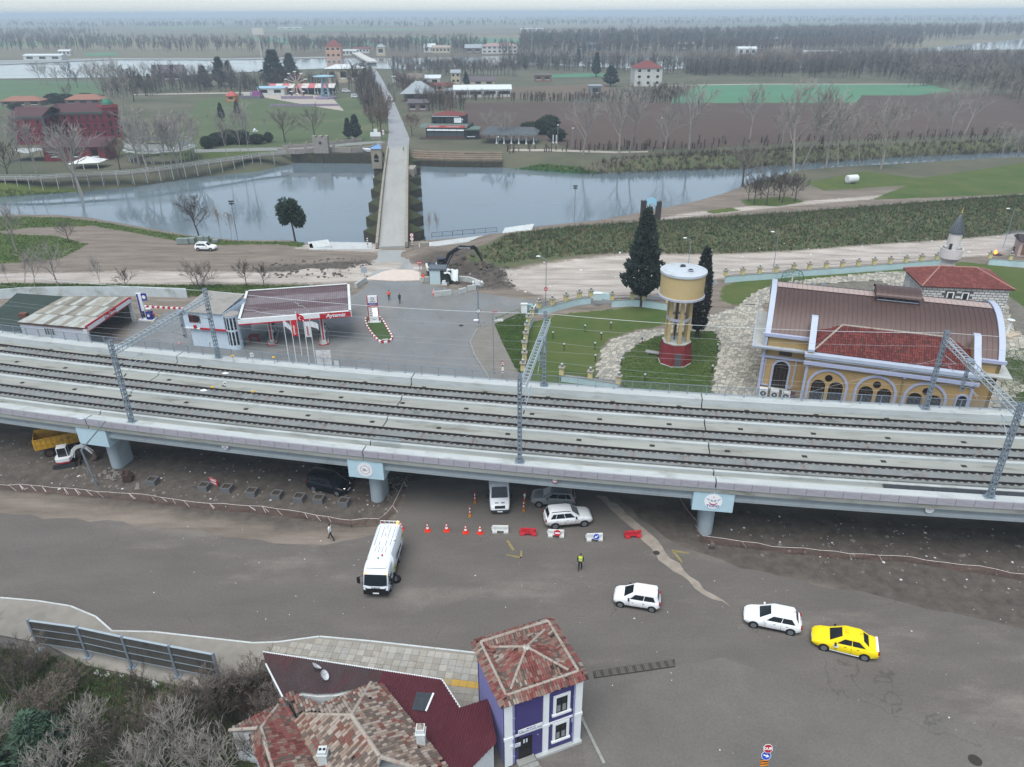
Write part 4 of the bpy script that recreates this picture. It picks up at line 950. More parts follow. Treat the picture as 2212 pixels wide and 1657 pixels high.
 m=MB();m.aq([(.1,.55),(.42,.30),(.46,.05)],14,1.1,1.18);m.ao((1.1,.7,.7),(1.1,1.15,.6),.1);m.ab('side_brush',an,t)
 y=1.19;Ms=Tr((0,y,1.75))@dO(PI)@bL(PI/2)
 aW('Edirne',.62,Ms@Tr((.75,.0,.0)),aD,t,world=False,sx=1.2,bI=.01,shear=.2)
 m=MB();
 for x_,z_ in((1.0,1.35),(-2.55,2.0)):
  for i in ai(12):
   a=2*PI*i/12;d=Vc((cos(a),0,sin(a)));e=Vc((-sin(a),0,cos(a)));c_=Vc((x_,y+.003,z_));m.poly([c_+d*.12,c_+d*.30-e*.07,c_+d*.46,c_+d*.30+e*.07][::-1])
 m.aS('printed_petal',ac('print_yellow','#d9cf3c',.5,ae=.1),t)
 m=MB()
 for x_,z_ in((1.0,1.35),(-2.55,2.0)):m.bH((x_,y+.004,z_),(0,1,0),.15,.004,12)
 m.aS('printed_flower_heart',ac('print_brown','#5b3a22',.5,ae=0),t)
 m=MB()
 for i in ai(5):m.aQ([[(.05+q*cos(a),y+.003,1.7+q*1.1*sin(a))for a in[PI*.1+PI*1.7*j/14 for j in ai(15)]]for q in(.12+.08*i,.14+.08*i)],a8=False,bC=False)
 m.ab('printed_swirl',ac('print_mauve','#b9a3bd',.5,ae=0),t)
 return t
a,b=P(822,1306),P(868,1150);h=atan2(a.y-b.y,a.x-b.x)
c=P(812,1300)+Vc((-cos(h),-sin(h),0))*3.75;c.z=0
fl(c,h,'white street-sweeper lorry with sunflower print driving towards the camera')
def gb(di,rz,label):
 t=ad('tipper_lorry',label,'lorry',di,rz);Y=ac('tipper_yellow','#c79a2c',.7,ae=.15,scale=2,at='#6b5a3f',ah=1.2,az=.7)
 m=MB();m.ak(-3.2,-1.2,1.15,2.2,1.2,1.25);m.ak(-3.2,-1.25,1.25,2.2,-1.17,2.45);m.ak(-3.2,1.17,1.25,2.2,1.25,2.45);m.ak(2.12,-1.17,1.25,2.2,1.17,2.75);m.ak(-3.25,-1.17,1.25,-3.17,1.17,2.3);m.ab('tipper_body',Y,t)
 for i in ai(11):
  m=MB()
  for sd in(-1,1):m.ak(-3.15+i*.52,sd*1.29-.04,1.2,-3.05+i*.52,sd*1.29+.04,2.45)
  m.aS('body_rib',Y,t)
 m=MB()
 for sd in(-1,1):m.ak(-3.2,sd*1.28-.05,1.80,2.2,sd*1.28+.04,1.87);m.ak(-3.2,sd*1.28-.05,2.40,2.2,sd*1.28+.05,2.5)
 m.aS('rail',Y,t)
 m=MB();m.ak(-3.0,-.5,.75,4.6,.5,1.12);m.ab('chassis',a7,t)
 for x in(-2.0,-.65,3.6):
  for sd in(-1,1):cH(t,x,sd*.95,.52,.42,sd,a7)
 m=MB();aG=[]
 for x,zt in((2.5,2.9),(3.9,2.95),(4.5,2.2),(4.7,1.4)):aG.append([(x,-1.2,.7),(x,-1.2,zt-.2),(x,-1.0,zt),(x,1.0,zt),(x,1.2,zt-.2),(x,1.2,.7)])
 m.aQ(aG);m.ab('cab',ac('tipper_cab_red','#5c2226',.5,ae=.1),t)
 m=MB();m.poly([(4.52,-1.0,2.05),(4.52,1.0,2.05),(4.0,.95,2.8),(4.0,-.95,2.8)]);m.v=[(x+.03,y,z+.02)for x,y,z in m.v];m.ab('windscreen',aE,t)
 return t
c=P(98,985);h=bM((190,962),(85,985))[1]
gb(P(118,981)+Vc((1.2,1.3,0)),h,'old yellow tipper lorry parked under the left end of the viaduct')
def eP(di,rz,label,d7,cY,jn):
 """tracked excavator: x forward; boom: angles"""
 t=ad('excavator' if d7 else 'mini_excavator',label,'excavator',di,rz);k=1.if d7 else.52;hZ,low,dark=cY[:3];B=lambda v:tuple(q*k for q in v)
 for sd in(-1,1):
  m=MB();pr=[(-2.0,.25),(-2.2,.5),(-2.0,.9),(2.0,.9),(2.2,.5),(2.0,.25),(1.7,.05),(-1.7,.05)]
  m.aA([B((x,sd*1.25-.3,z))for x,z in pr],(0,.6*k,0));o=m.ab('track',a7 if d7 else av,t)
  m=MB()
  for i in ai(22):x=(-2.0+i*.19);m.aj(B((x,sd*1.25,.93)),B((.12,.62,.06)))
  bb('track_shoe',m.mesh('track_shoe',av),o)
 m=MB();m.gH(0,0,.85*k,1.15*k,.8*k,None,16);m.ak(-.9*k,-1.0*k,.35*k,.9*k,1.0*k,.8*k);m.ab('undercarriage',av,t)
 m=MB();bD=[(-2.3,-1.0),(-2.1,-1.35),(1.2,-1.35),(1.5,-.8),(1.5,1.3),(-2.1,1.35),(-2.3,1.0)]if d7 else[(-1.5,-.7),(-1.15,-1.25),(-.2,-1.45),(1.2,-1.4),(1.5,-.8),(1.5,.8),(1.2,1.4),(-.2,1.45),(-1.15,1.25),(-1.5,.7)]
 m.aO([(x*k,y*k)for x,y in bD],1.15*k,1.5*k);m.ab('swing_frame',low,t)
 m=MB();m.aO([(x*k,y*k)for x,y in(bD if not d7 else[(-2.3,-1.0),(-2.1,-1.35),(-.2,-1.35),(-.2,1.35),(-2.1,1.35),(-2.3,1.0)])],1.5*k,2.2*k)
 if d7:m.ak(-.2*k,-1.35*k,1.5*k,1.2*k,-.55*k,2.0*k)
 m.ab('housing',hZ,t)
 if d7:
  m=MB();m.aj((-1.2,.0,2.3),(1.5,1.7,.2));m.aj((-1.6,.6,2.45),(.3,.3,.2));m.ab('engine_cover',dark,t)
 cw=1.0 if d7 else 1.5;ht,hr=(.0,1.45)if d7 else(-.9,.95);cy=.75 if d7 else.35;cz=3.1 if d7 else 4.3
 m=MB();iF=[]
 for x in(ht,hr):
  for y in(cy-cw/2,cy+cw/2):m.ao(B((x,y,1.5)),B((x*.92,y,cz)),.11*k)
 m.aj(B(((ht+hr)/2*.95,cy,cz)),B((hr-ht-.02,cw+.1,.14)));m.ak(ht*k,(cy-cw/2)*k,1.5*k,hr*k,(cy+cw/2)*k,2.0*k);m.ab('cab',hZ if not d7 else dark,t)
 m=MB();m.aj(B(((ht+hr)/2*.96,cy,(cz+2.0)/2)),B((hr-ht-.06,cw-.04,cz-2.05)));m.ab('cab_glass',aE,t)
 yb=-.15 if d7 else-.2;aB=[Vc(B((x,yb,z)))for x,z in jn]
 def en(p,ws,name,mt,th):
  mm=MB();n=len(p);bZ=[];bot=[]
  for i in ai(n):
   d=(p[min(i+1,n-1)]-p[max(i-1,0)]).normalized();u=Vc((-d.z,0,d.x));bZ.append(p[i]+u*ws[i]*k);bot.append(p[i]-u*ws[i]*k)
  pg=[q-Vc((0,th/2*k,0))for q in bZ+bot[::-1]];mm.aA(pg,(0,th*k,0));return mm.ab(name,mt,t)
 bm=cY[3]
 en(aB[:4],[.2,.32,.34,.2],'boom',bm,.5)
 en([aB[3]+(aB[3]-aB[4]).normalized()*.5*k,aB[3],aB[4]],[.15,.3,.16],'stick',bm,.36)
 m=MB();m.am([aB[0]+Vc((.5*k,0,-.15*k)),(aB[1]+aB[2])/2],.11*k,6);m.am([aB[1].lerp(aB[2],.4)+Vc((0,0,.4*k)),aB[3]+(aB[3]-aB[4]).normalized()*.5*k],.10*k,6);m.am([aB[3]+Vc((.3*k,0,.1*k)),aB[4]+Vc((.3*k,0,.5*k))],.08*k,6);m.aS('hydraulic_ram',av if d7 else af,t)
 m=MB();b0=aB[4];pr=[(0,.15),(.45,.05),(.75,-.5),(.55,-1.15),(.1,-1.35),(-.55,-1.3),(-.15,-.9),(-.1,-.3)]
 m.aA([b0+Vc((x*k,-.6*k,z*k))for x,z in pr],(0,1.2*k,0))
 for i in ai(5):m.aj(b0+Vc((-.62*k,(-.5+.25*i)*k,-1.32*k)),B((.3,.1,.08)))
 m.ab('bucket',ac('worn_bucket_steel','#6e655c',.6,.3,ae=.25,scale=3),t)
 return t,aB
a,b=P(920,578),P(1030,570)
ex,aB=eP(gp(948,596),atan2(b.y-a.y,b.x-a.x)-.02,'large white tracked excavator with black boom digging at the spoil heap',True,(ac('excavator_white','#d6d6ce',.5,ae=.08,at='#8b7d6a',ah=1.5),ac('excavator_dark','#3a3c3f',.5,ae=0),ac('excavator_navy','#343c4b',.5,ae=0),ac('boom_black','#1b1d21',.45,ae=.05)),[(.9,1.7),(2.1,4.2),(4.2,5.3),(6.9,5.0),(8.3,2.4)])
aW('HIDROMEK',.42,Tr((4.9,-.15-.26,5.15))@RoY(-.1).inverted()@bL(PI/2),af,ex,world=False,sx=1.1)
aW('300',.45,Tr((-.9,-1.36,1.85))@bL(PI/2),aD,ex,world=False)
mx,_=eP(P(143,1004),.35,'red and white mini excavator parked in front of the yellow lorry',False,(ac('mini_white','#d3d7d8',.45,ae=.04),ac('mini_red','#9c1f2b',.5,ae=.05),ac('mini_dark','#2a2c2e',.5,ae=0),ac('mini_boom','#cfd2d2',.5,ae=.08,at='#8d8577')),[(1.4,1.6),(2.0,3.2),(2.9,3.9),(4.2,3.9),(5.4,1.8)])
m=MB();m.aj((1.45,0,.30),(.12,1.5,.42));m.ak(.7,-.4,.2,1.4,-.3,.3);m.ak(.7,.3,.2,1.4,.4,.3);m.ab('dozer_blade',a7,mx)
def ek(di,rz,label):
 t=ad('motorcycle',label,'motorcycle',di,rz)
 for x in(-.65,.65):cH(t,x,0,.3,.12,1)
 m=MB();m.am([(-.65,0,.3),(-.2,0,.55),(.35,0,.85),(.65,0,.3)],.05,6);m.aj((0,0,.45),(.4,.24,.35));m.ab('frame',an,t)
 m=MB();m.aj((-.4,0,.82),(.7,.26,.12));m.aj((.1,0,.85),(.4,.28,.22));m.ab('seat',av,t)
 m=MB();m.am([(.45,-.35,1.0),(.5,0,.95),(.45,.35,1.0)],.025,5);m.aj((.62,0,.9),(.2,.26,.25));m.ab('handlebar',ag,t)
ek(P(965,616),1.9,'black motorcycle parked at the corner of the tarpaulined hut')
# street, pavement, houses in front
def cZ(name,base,jh,wet=0.,st=(.35,.9,1),h8=True):
 m=ac(name,base,.88,ae=.14,scale=.35,at=jh,ah=.11,az=.85,bO=.12,bi=14,dD=.3,aH=st)
 n,l=m.node_tree.nodes,m.node_tree.links;b=n['Principled BSDF'];hj=b.inputs['Base Color'].links[0].from_socket
 g=n.new('ShaderNodeNewGeometry')
 t=n.new('ShaderNodeTexNoise');SV(t,'Scale',6);SV(t,'Detail',4);l.new(g.outputs['Position'],t.inputs['Vector'])
 r=n.new('ShaderNodeMapRange');SV(r,1,.3);SV(r,2,.7);SV(r,3,.88);SV(r,4,1.1);l.new(t.outputs['Fac'],r.inputs[0])
 x=n.new('ShaderNodeVectorMath');x.operation='SCALE';l.new(hj,x.inputs[0]);l.new(r.outputs[0],x.inputs['Scale']);bD=x.outputs[0]
 if h8:
  ns=n.new('ShaderNodeTexNoise');SV(ns,'Scale',.5);SV(ns,'Detail',6);l.new(g.outputs['Position'],ns.inputs['Vector'])
  mx=n.new('ShaderNodeVectorMath');mx.operation='MULTIPLY_ADD';l.new(ns.outputs['Color'],mx.inputs[0]);SV(mx,1,(3,3,3));l.new(g.outputs['Position'],mx.inputs[2])
  v=n.new('ShaderNodeTexVoronoi');v.feature='DISTANCE_TO_EDGE';SV(v,'Scale',.085);l.new(mx.outputs[0],v.inputs['Vector'])
  r2=n.new('ShaderNodeMapRange');SV(r2,1,.001);SV(r2,2,.006);SV(r2,3,.72);l.new(v.outputs['Distance'],r2 .inputs[0])
  t3=n.new('ShaderNodeTexNoise');SV(t3,'Scale',.12);l.new(g.outputs['Position'],t3 .inputs['Vector'])
  r3=n.new('ShaderNodeMapRange');SV(r3,1,.58);SV(r3,2,.62);SV(r3,3,1);SV(r3,4,0);l.new(t3 .outputs['Fac'],r3 .inputs[0])
  iH=n.new('ShaderNodeMath');iH.operation='MAXIMUM';l.new(r2 .outputs[0],iH.inputs[0]);l.new(r3 .outputs[0],iH.inputs[1])
  x2=n.new('ShaderNodeVectorMath');x2 .operation='SCALE';l.new(bD,x2 .inputs[0]);l.new(iH.outputs[0],x2 .inputs['Scale']);bD=x2 .outputs[0]
 l.new(bD,b.inputs['Base Color'])
 if wet:
  t=n.new('ShaderNodeTexNoise');SV(t,'Scale',.16);SV(t,'Detail',5);l.new(g.outputs['Position'],t.inputs['Vector'])
  r=n.new('ShaderNodeMapRange');SV(r,1,.40);SV(r,2,.62);SV(r,3,.75);SV(r,4,.22);l.new(t.outputs['Fac'],r.inputs[0]);l.new(r.outputs[0],b.inputs['Roughness'])
  SV(b,'Specular IOR Level',.5)
 return m
gW=cZ('dusty_asphalt','#625e5a','#868078')
fE=cZ('grey_asphalt','#65625e','#7c7770',st=(.5,.5,1))
ic=cZ('wet_asphalt','#727474','#847f78',wet=1.,st=(.6,.3,1))
aV('road',[(-400,1100),(0,1108),(330,1136),(560,1166),(700,1178),(820,1150),(862,1108),(880,1040),(1130,1000),(1310,1050),(1380,1120),(1470,1180),(1600,1228),(1900,1288),(2212,1362),(2800,1480),(3100,2100),(-400,2100)],.02,gW,bE=.35,a1=1.5)
aV('side_road',[(1245,1440),(1290,1460),(1400,1452),(1560,1420),(1800,1500),(2212,1600),(2700,1720),(2700,2100),(1330,2100),(1262,1640),(1250,1560)],.03,fE,bE=.15,a1=1.5)
aV('dust_streak',[(1285,1070),(1310,1072),(1390,1140),(1430,1180),(1490,1245),(1580,1312),(1500,1270),(1440,1222),(1380,1160),(1330,1110)],.034,ac('pale_dust','#8f877d',.95,ae=.25,scale=1.2),bE=.25,a1=.8)
g2=ac('worn_yellow_marking','#857a4f',.9,ae=.3,scale=3)
for q in([(1093,1168),(1099,1167),(1112,1188),(1107,1190)],[(1094,1197),(1128,1203),(1128,1206),(1094,1200)],[(1124,1190),(1128,1189),(1128,1205),(1123,1205)],[(1452,1187),(1488,1194),(1488,1197),(1450,1190)],[(1458,1190),(1476,1215),(1472,1216),(1452,1192)]):
 aV('road_marking',q,.036,g2)
gZ=ac('pavement_concrete','#88847c',.9,ae=.14,scale=.9,at='#77746b',ah=.5,az=.6,bO=.2,bi=6)
gm=[(-160,1288),(0,1292),(80,1299),(150,1310),(205,1333),(240,1364),(330,1366),(545,1390),(600,1388),(690,1376),(800,1386),(1050,1414),(1062,1530),(990,1535),(950,1475),(880,1466),(565,1425),(560,1445),(480,1500),(380,1480),(285,1458),(190,1438),(100,1392),(0,1372),(-160,1350)]
pv=aV('pavement',gm,.14,gZ,bE=.0)
kp=pl(gm[:12],.14)
for a,b in zip(kp,kp[1:]):
 m=MB();d=(b-a).normalized();n_=Vc((-d.y,d.x,0));L=(b-a).length;k=max(1,round(L/1.0))
 for i in ai(k):
  q=a+d*(L*i/k+.01);e=a+d*(L*(i+1)/k-.01);mm=MB();mm.ao(Vc((q.x,q.y,.075))+n_*.07,Vc((e.x,e.y,.075))+n_*.07,.14,.15);o=mm.ab('kerb_stone',ba,pv)
o0=P(700,1380,.145);e0=P(1050,1418,.145);d=(e0-o0).normalized();n_=Vc((d.y,-d.x,0));R=atan2(d.y,d.x)
sl_=[MB().ak(-.285,-.285,0,.285,.285,.03).mesh('paving_slab',ac(f'slab_{i}',c,.9,ae=.12,scale=3,at='#777469',ah=2,az=.4))for i,c in bf(('#98948b','#8d8981','#a19e96','#96958f'))]
iV=[MB().ak(-.285,-.285,0,.285,.285,.03)for _ in ai(2)]
for t in iV:
 for k in ai(4):t.ak(-.24,-.22+k*.13,.03,.24,-.16+k*.13,.038)
tct=[iV[0].mesh('tactile_slab',ac('tactile_faded','#9a8f6c',.9,ae=.1)),iV[1].mesh('tactile_slab',ac('tactile_yellow','#b39348',.9,ae=.1))]
def cX(x,y,q):
 c=False
 for i in ai(len(q)):
  a,b=q[i],q[i-1]
  if(a[1]>y)!=(b[1]>y)and x<(b[0]-a[0])*(y-a[1])/(b[1]-a[1])+a[0]:c=not c
 return c
pw=[(p.x,p.y)for p in pl(gm,.14)];cnt=0
for i in ai(-6,24):
 for j in ai(0,9):
  c=o0+d*(i*.6+.3)+n_*(j*.6+.35)
  if all(cX(c.x+u,c.y+v,pw)for u,v in((.4,0),(-.4,0),(0,.4),(0,-.4))):
   tac=j==4
   o=bb('tactile_slab' if tac else 'paving_slab',tct[1 if i>17 else 0]if tac else rnd.choice(sl_),pv,(c.x,c.y,.142+rnd.uniform(-.004,.004)),(rnd.uniform(-.01,.01),0,R+rnd.uniform(-.02,.02)));cnt+=1
bs=ad('roadside_screen','weathered grey roadside screen seen from behind on steel posts by the pavement','screen',P(286,1444.5))
pb=[P(88,1408),P(191.5,1423),P(286,1444.5),P(385,1464.5),P(478,1483)];hh=HG(286,1444.5,1376)
ig=ac('weathered_board','#4c4a46',.9,ae=.2,scale=1.2,at='#2f2d2a',ah=1.6,az=.7,aH=(1,1,.25))
for i,(a,b)in bf(zip(pb,pb[1:])):
 d=(b-a).normalized();n_=Vc((d.y,-d.x,0))
 for k in ai(3):
  m=MB();z0=.95+k*(hh-1.0)/3;m.aA([a+d*.06+Vc((0,0,z0)),b-d*.06+Vc((0,0,z0)),b-d*.06+Vc((0,0,z0+(hh-1.0)/3-.05)),a+d*.06+Vc((0,0,z0+(hh-1.0)/3-.05))],-n_*.05);m.bw('panel',ig,bs)
  m=MB();m.ao(a+n_*.03+Vc((0,0,z0)),b+n_*.03+Vc((0,0,z0)),.05);m.bw('rail',aC,bs)
 m=MB();m.ao(a+Vc((0,0,hh)),b+Vc((0,0,hh)),.16,.05);m.bw('top_rail',aZ,bs)
for i,a in bf(pb):
 m=MB();z=.9 if i in(0,4)else.1;m.ao(Vc((a.x,a.y,z if i==0 else.14)),a+Vc((0,0,hh+.12)),.16,.2);m.aj((a.x,a.y,.17),(.5,.5,.1));m.bw('post',aC,bs)
 # barrel tiles
eW={'red':['#6f3f39','#643833','#774943','#7a645a','#594e48','#90877d'],'wing':['#622d2a','#562927','#6a3430','#4d2c29'],'old':['#744841','#69483f','#877669','#958a80','#5f544d','#75675d','#79413a'],'mosque':['#74403b','#6b3a35','#7c4740']}
def c9(kind,w,L):
 bD=[]
 for i,c in bf(eW[kind]):
  m=MB();n=5
  vs=[]
  for y,r,dz in((L*.45,w*.46,0.),(-L*.55,w*.54,.025)):
   vs+=[(r*cos(PI*k/n),y,dz+r*.62*sin(PI*k/n))for k in ai(n+1)]
  m.add(vs,[(k+1,k,n+1+k,n+2+k)for k in ai(n)]+[tuple(ai(n+1,2*n+2))])
  bD.append(m.mesh('tile',ac(f'tile_{kind}_{i}',c,.85,ae=.18,scale=4)))
 return bD
def cJ(parent,gg,kind,w=.21,e=.33,dK=300,i6=.0,name='tile',aP=1):
 """cover the slopes with barrel tiles; each slope is a polygon whose first edge is the eave"""
 r=random.Random(aP);me=c9(kind,w,e*1.25);dF=[]
 for q in gg:
  q=[Vc(p)for p in q];u=(q[1]-q[0]).normalized();nn=Vc((0,0,0))
  for a,b in zip(q,q[1:]+q[:1]):nn+=Vc(a).cross(b)
  nn.normalize();nn=nn if nn.z>0 else-nn;v=nn.cross(u)
  if v.z<0:v=-v;u=-u
  o=q[0];aB=[((p-o).dot(u),(p-o).dot(v))for p in q];x0,x1=min(p[0]for p in aB),max(p[0]for p in aB);y1=max(p[1]for p in aB);y0=min(p[1]for p in aB)
  i=0;x=x0+w/2
  while x<x1:
   y=y0+e*.5
   while y<y1+.1:
    if cX(x,y,aB)and r.random()>i6:
     M=ds(o+u*(x+r.uniform(-.012,.012))+v*(y+r.uniform(-.03,.03))+nn*(.02+r.uniform(0,.01)),u,v);dF.append((M,x,y))
    y+=e
   x+=w
 dF.sort(key=lambda k:(k[0].translation-Vc((0,0,dU))).length)
 aX=MB();gk=Tr(parent.location)@parent.rotation_euler.to_matrix().to_4x4();gk=gk.inverted();cb=[m.materials[0]for m in me]
 for k,(M,x,y)in bf(dF):
  f=eA(np.array([x+9.]),np.array([y+5.]),.9,aP)[0]*.65+r.random()*.55;eo=min(len(me)-1,int(f*len(me)*.85))
  M2=gk@M@dO(r.uniform(-.03,.03))
  if k<dK:
   o=bpy.data.objects.new(name,me[eo]);C.objects.link(o);o.parent=parent;o.matrix_basis=M2
  else:
   aX.cur=eo;aX.M=M2;hj=me[eo];aX.add([v.co[:]for v in hj.vertices],[tuple(p.vertices)for p in hj.polygons])
 if aX.v:aX.M=None;o=aX.ab('tiles',cb,parent);o['kind']='stuff'
def bW(parent,aB,r,m,name='ridge_cap',i0=.4):
 for a,b in zip(aB,aB[1:]):
  a,b=Vc(a),Vc(b);k=max(1,round((b-a).length/i0))
  for i in ai(k):
   mm=MB();mm.am([a.lerp(b,i/k),a.lerp(b,(i+.97)/k)],[r*1.08,r*.95],8);o=parent.location;mm.v=[(v[0]-o.x,v[1]-o.y,v[2]-o.z)for v in mm.v]
   bb(name,mm.mesh(name,m),parent)
aK=ac('ridge_mortar','#9a9389',.9,ae=.15,scale=3,at='#8a4a40',ah=1.2,az=.8)
bn=ac('roof_boarding','#3b302c',.9,ae=.2,scale=2)
# the small purple house
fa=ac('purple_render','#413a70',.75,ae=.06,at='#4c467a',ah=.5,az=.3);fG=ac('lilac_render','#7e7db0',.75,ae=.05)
FL,FR=Vc((-.55,31.21,0)),Vc((4.42,33.21,0));hu=(FR-FL).normalized();hv=Vc((-hu.y,hu.x,0));HW,HD,HH=(FR-FL).length,5.05,5.98
cD=ad('purple_house','small two-storey purple house with white pilasters and a tiled hip roof','house',FL,atan2(hu.y,hu.x))
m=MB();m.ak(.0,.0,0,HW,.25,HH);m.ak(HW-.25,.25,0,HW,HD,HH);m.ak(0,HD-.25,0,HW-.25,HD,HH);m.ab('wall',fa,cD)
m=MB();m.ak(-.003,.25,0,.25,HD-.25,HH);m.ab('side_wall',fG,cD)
for x0,x1 in((-.04,.5),(2.62,3.02),(HW-.48,HW+.04)):
 m=MB();m.ak(x0,-.09,.15,x1,0,HH-.02);m.ak(x0-.05,-.13,2.66,x1+.05,-.0,2.9);m.ak(x0-.05,-.13,HH-.25,x1+.05,0,HH-.05);m.ab('pilaster',af,cD)
for x0,x1 in((.55,2.57),(3.07,HW-.53)):
 m=MB();m.ak(x0,-.06,2.68,x1,0,2.84);m.ab('string_course',af,cD)
m=MB();m.ak(-.1,-.14,HH,HW+.1,0,HH+.06);m.ak(-.14,0,HH,0,HD,HH+.06);m.ab('cornice',af,cD)
m=MB();m.ak(2.1,-.28,0,HW+.1,-.003,.22);m.ab('plinth',bK,cD)
for z0 in(3.55,1.0):
 xc=3.93;fO=MB();w2,gu=.40,1.42
 fO.ak(xc-w2-.2,-.08,z0-.02,xc-w2,.0,z0+gu+.2);fO.ak(xc+w2,-.08,z0-.02,xc+w2+.2,.0,z0+gu+.2);fO.ak(xc-w2,-.08,z0+gu,xc+w2,.0,z0+gu+.2);fO.ak(xc-w2-.28,-.14,z0-.18,xc+w2+.28,0,z0-.02)
 o=fO.ab('window',af,cD)
 m=MB();m.ak(xc-w2,-.02,z0-.02,xc+w2,-.006,z0+gu);bb('pane',m.mesh('pane',aE),o)
 m=MB()
 for x in(-w2+.03,0,w2-.03):m.ak(xc+x-.035,-.05,z0,xc+x+.035,-.021,z0+gu)
 for z in(z0+.03,z0+.72,z0+gu-.03):m.ak(xc-w2,-.045,z-.03,xc+w2,-.022,z+.03)
 bb('glazing_bars',m.mesh('glazing_bars',an),o)
 m=MB()
 for x in(-.2,.2):m.ak(xc+x-.13,-.0215,z0+.06,xc+x+.13,-.0205,z0+.66)
 bb('curtain',m.mesh('curtain',ac('net_curtain','#7f8487',.9,ae=.2,scale=8)),o)
m=MB();m.ak(.95,-.03,.42,1.85,-.005,2.32);d_=m.ab('door',ac('dark_door','#1d1a1c',.5,ae=.1),cD)
m=MB()
for x in(.97,1.4,1.83):m.ak(x-.03,-.06,.42,x+.03,-.031,2.32)
for z in(.45,1.3,1.75,2.3):m.ak(.95,-.055,z-.03,1.85,-.032,z+.03)
bb('door_frame',m.mesh('door_frame',an),d_)
m=MB();m.ak(1.25,-.04,1.8,1.55,-.0305,2.15);bb('fanlight',m.mesh('fanlight',dR),d_)
for i in ai(3):
 m=MB();m.ak(.75-.1*i,-.5-.35*i,0,2.0+.1*i,-.01-.0*i if i==0 else-.5-.35*(i-1)-.003,.40-.13*i);m.ab('step',aL,cD)
def ce(x,z,w,h,fV,sz):
 m=MB();m.ak(x-w/2,-.12,z-h/2,x+w/2,-.09,z+h/2);o=m.ab('sign_board',al,cD)
 for i,t_ in bf(fV):
  t=aW(t_,sz,Tr((x+.06,-.122,z+h*(.24-.48*i)if len(fV)>1 else z))@bL(PI/2),aU,None,fW=.002,bI=.002);t.parent=o
ce(1.72,3.08,1.7,.42,['MOR EV','KADIN ATÖLYESİ'],.19);ce(.68,1.95,.72,.34,['EDİRNE','KADIN MECLİSİ'],.10)
m=MB(Tr((1.05,-.124,3.08))@bL(PI/2));m.aQ([[(q*cos(2*PI*i/20),q*sin(2*PI*i/20),0)for i in ai(20)]for q in(.10,.135)],a8=False);m.ab('sign_roundel',ac('roundel_teal','#3a7c8c',.5,ae=0),cD)
m=MB();m.ak(4.72,-.03,2.15,4.90,-.012,2.5);m.ab('notice',al,cD);m=MB(Tr((4.81,-.032,2.36))@bL(PI/2));m.bH((0,0,0),(0,0,1),.06,.004,12,up=(0,1,0));m.ab('notice_mark',aD,cD)
aW('3',.14,Tr((2.3,-.005,2.1))@bL(PI/2),al,cD,world=False)
m=MB();m.ak(.56,-.1,1.35,.85,-.02,1.6);m.ab('meter_box',av,cD)
m=MB();m.ak(.80,-.2,2.36,.95,-.02,2.6);m.ab('wall_lamp',an,cD)
for x in(.58,HW-.56):
 m=MB();m.am([(x,-.1,HH-.1),(x,-.1,.3)],.05,8)
 for z in(1.,2.2,3.4,4.6):m.aj((x,-.1,z),(.13,.13,.04))
 m.ab('downpipe',ac('downpipe_lilac','#8d90b8',.5,ae=.05),cD)
z0,ov=HH+.06,.32
m=MB();m.aO([(-ov,-ov),(HW+ov,-ov),(HW+ov,HD+ov),(-ov,HD+ov)],z0,z0+.07);m.ab('eaves_slab',bn,cD)
Mh=Tr(FL)@dO(atan2(hu.y,hu.x))
def b6(bY,z):return[Mh@Vc(p)for p in((-ov+bY,-ov+bY,z),(HW+ov-bY,-ov+bY,z),(HW+ov-bY,HD+ov-bY,z),(-ov+bY,HD+ov-bY,z))]
Ra,Rb,Rc,Rd=b6(0,z0+.10),b6(.52,z0+.42),b6(.88,z0+.16),b6(1.0,z0+.16)
gN=Mh@Vc((HW/2-.1,HD/2+.1,z0+1.15));hQ=[]
for i in ai(4):
 j=(i+1)%4;hQ.append([Ra[i],Ra[j],Rb[j],Rb[i]]);hQ.append([Rc[j],Rc[i],Rb[i],Rb[j]]);hQ.append([Rd[i],Rd[j],gN])
m=MB()
for q in hQ:q2=[p-Vc((0,0,.03))for p in q];m.poly(q2)
for i in ai(4):j=(i+1)%4;m.poly([Rc[i]-Vc((0,0,.05)),Rc[j]-Vc((0,0,.05)),Rd[j]-Vc((0,0,.05)),Rd[i]-Vc((0,0,.05))])
Mi=Mh.inverted();m.v=[tuple(Mi@Vc(v))for v in m.v];m.ab('roof_deck',bn,cD)
cJ(cD,hQ,'red',.165,.33,300,.015,aP=4)
def eO(aB,r,i0):
 for a,b in zip(aB,aB[1:]):
  k=max(1,round((b-a).length/i0))
  for i in ai(k):
   mm=MB();mm.am([Mi@a.lerp(b,i/k),Mi@a.lerp(b,(i+.96)/k)],[r*1.1,r*.95],8);mm.ab('ridge_cap',aK,cD)
eO(Rb+[Rb[0]],.10,.5)
for p in Rd:eO([p+Vc((0,0,.06)),gN+Vc((0,0,.05))],.09,.4)
m=MB();m.a9(Mi@gN,.26,8,5,(1,1,.4));m.ab('apex_mortar',ac('pale_mortar','#a9aca6',.9,ae=.2,scale=5),cD)
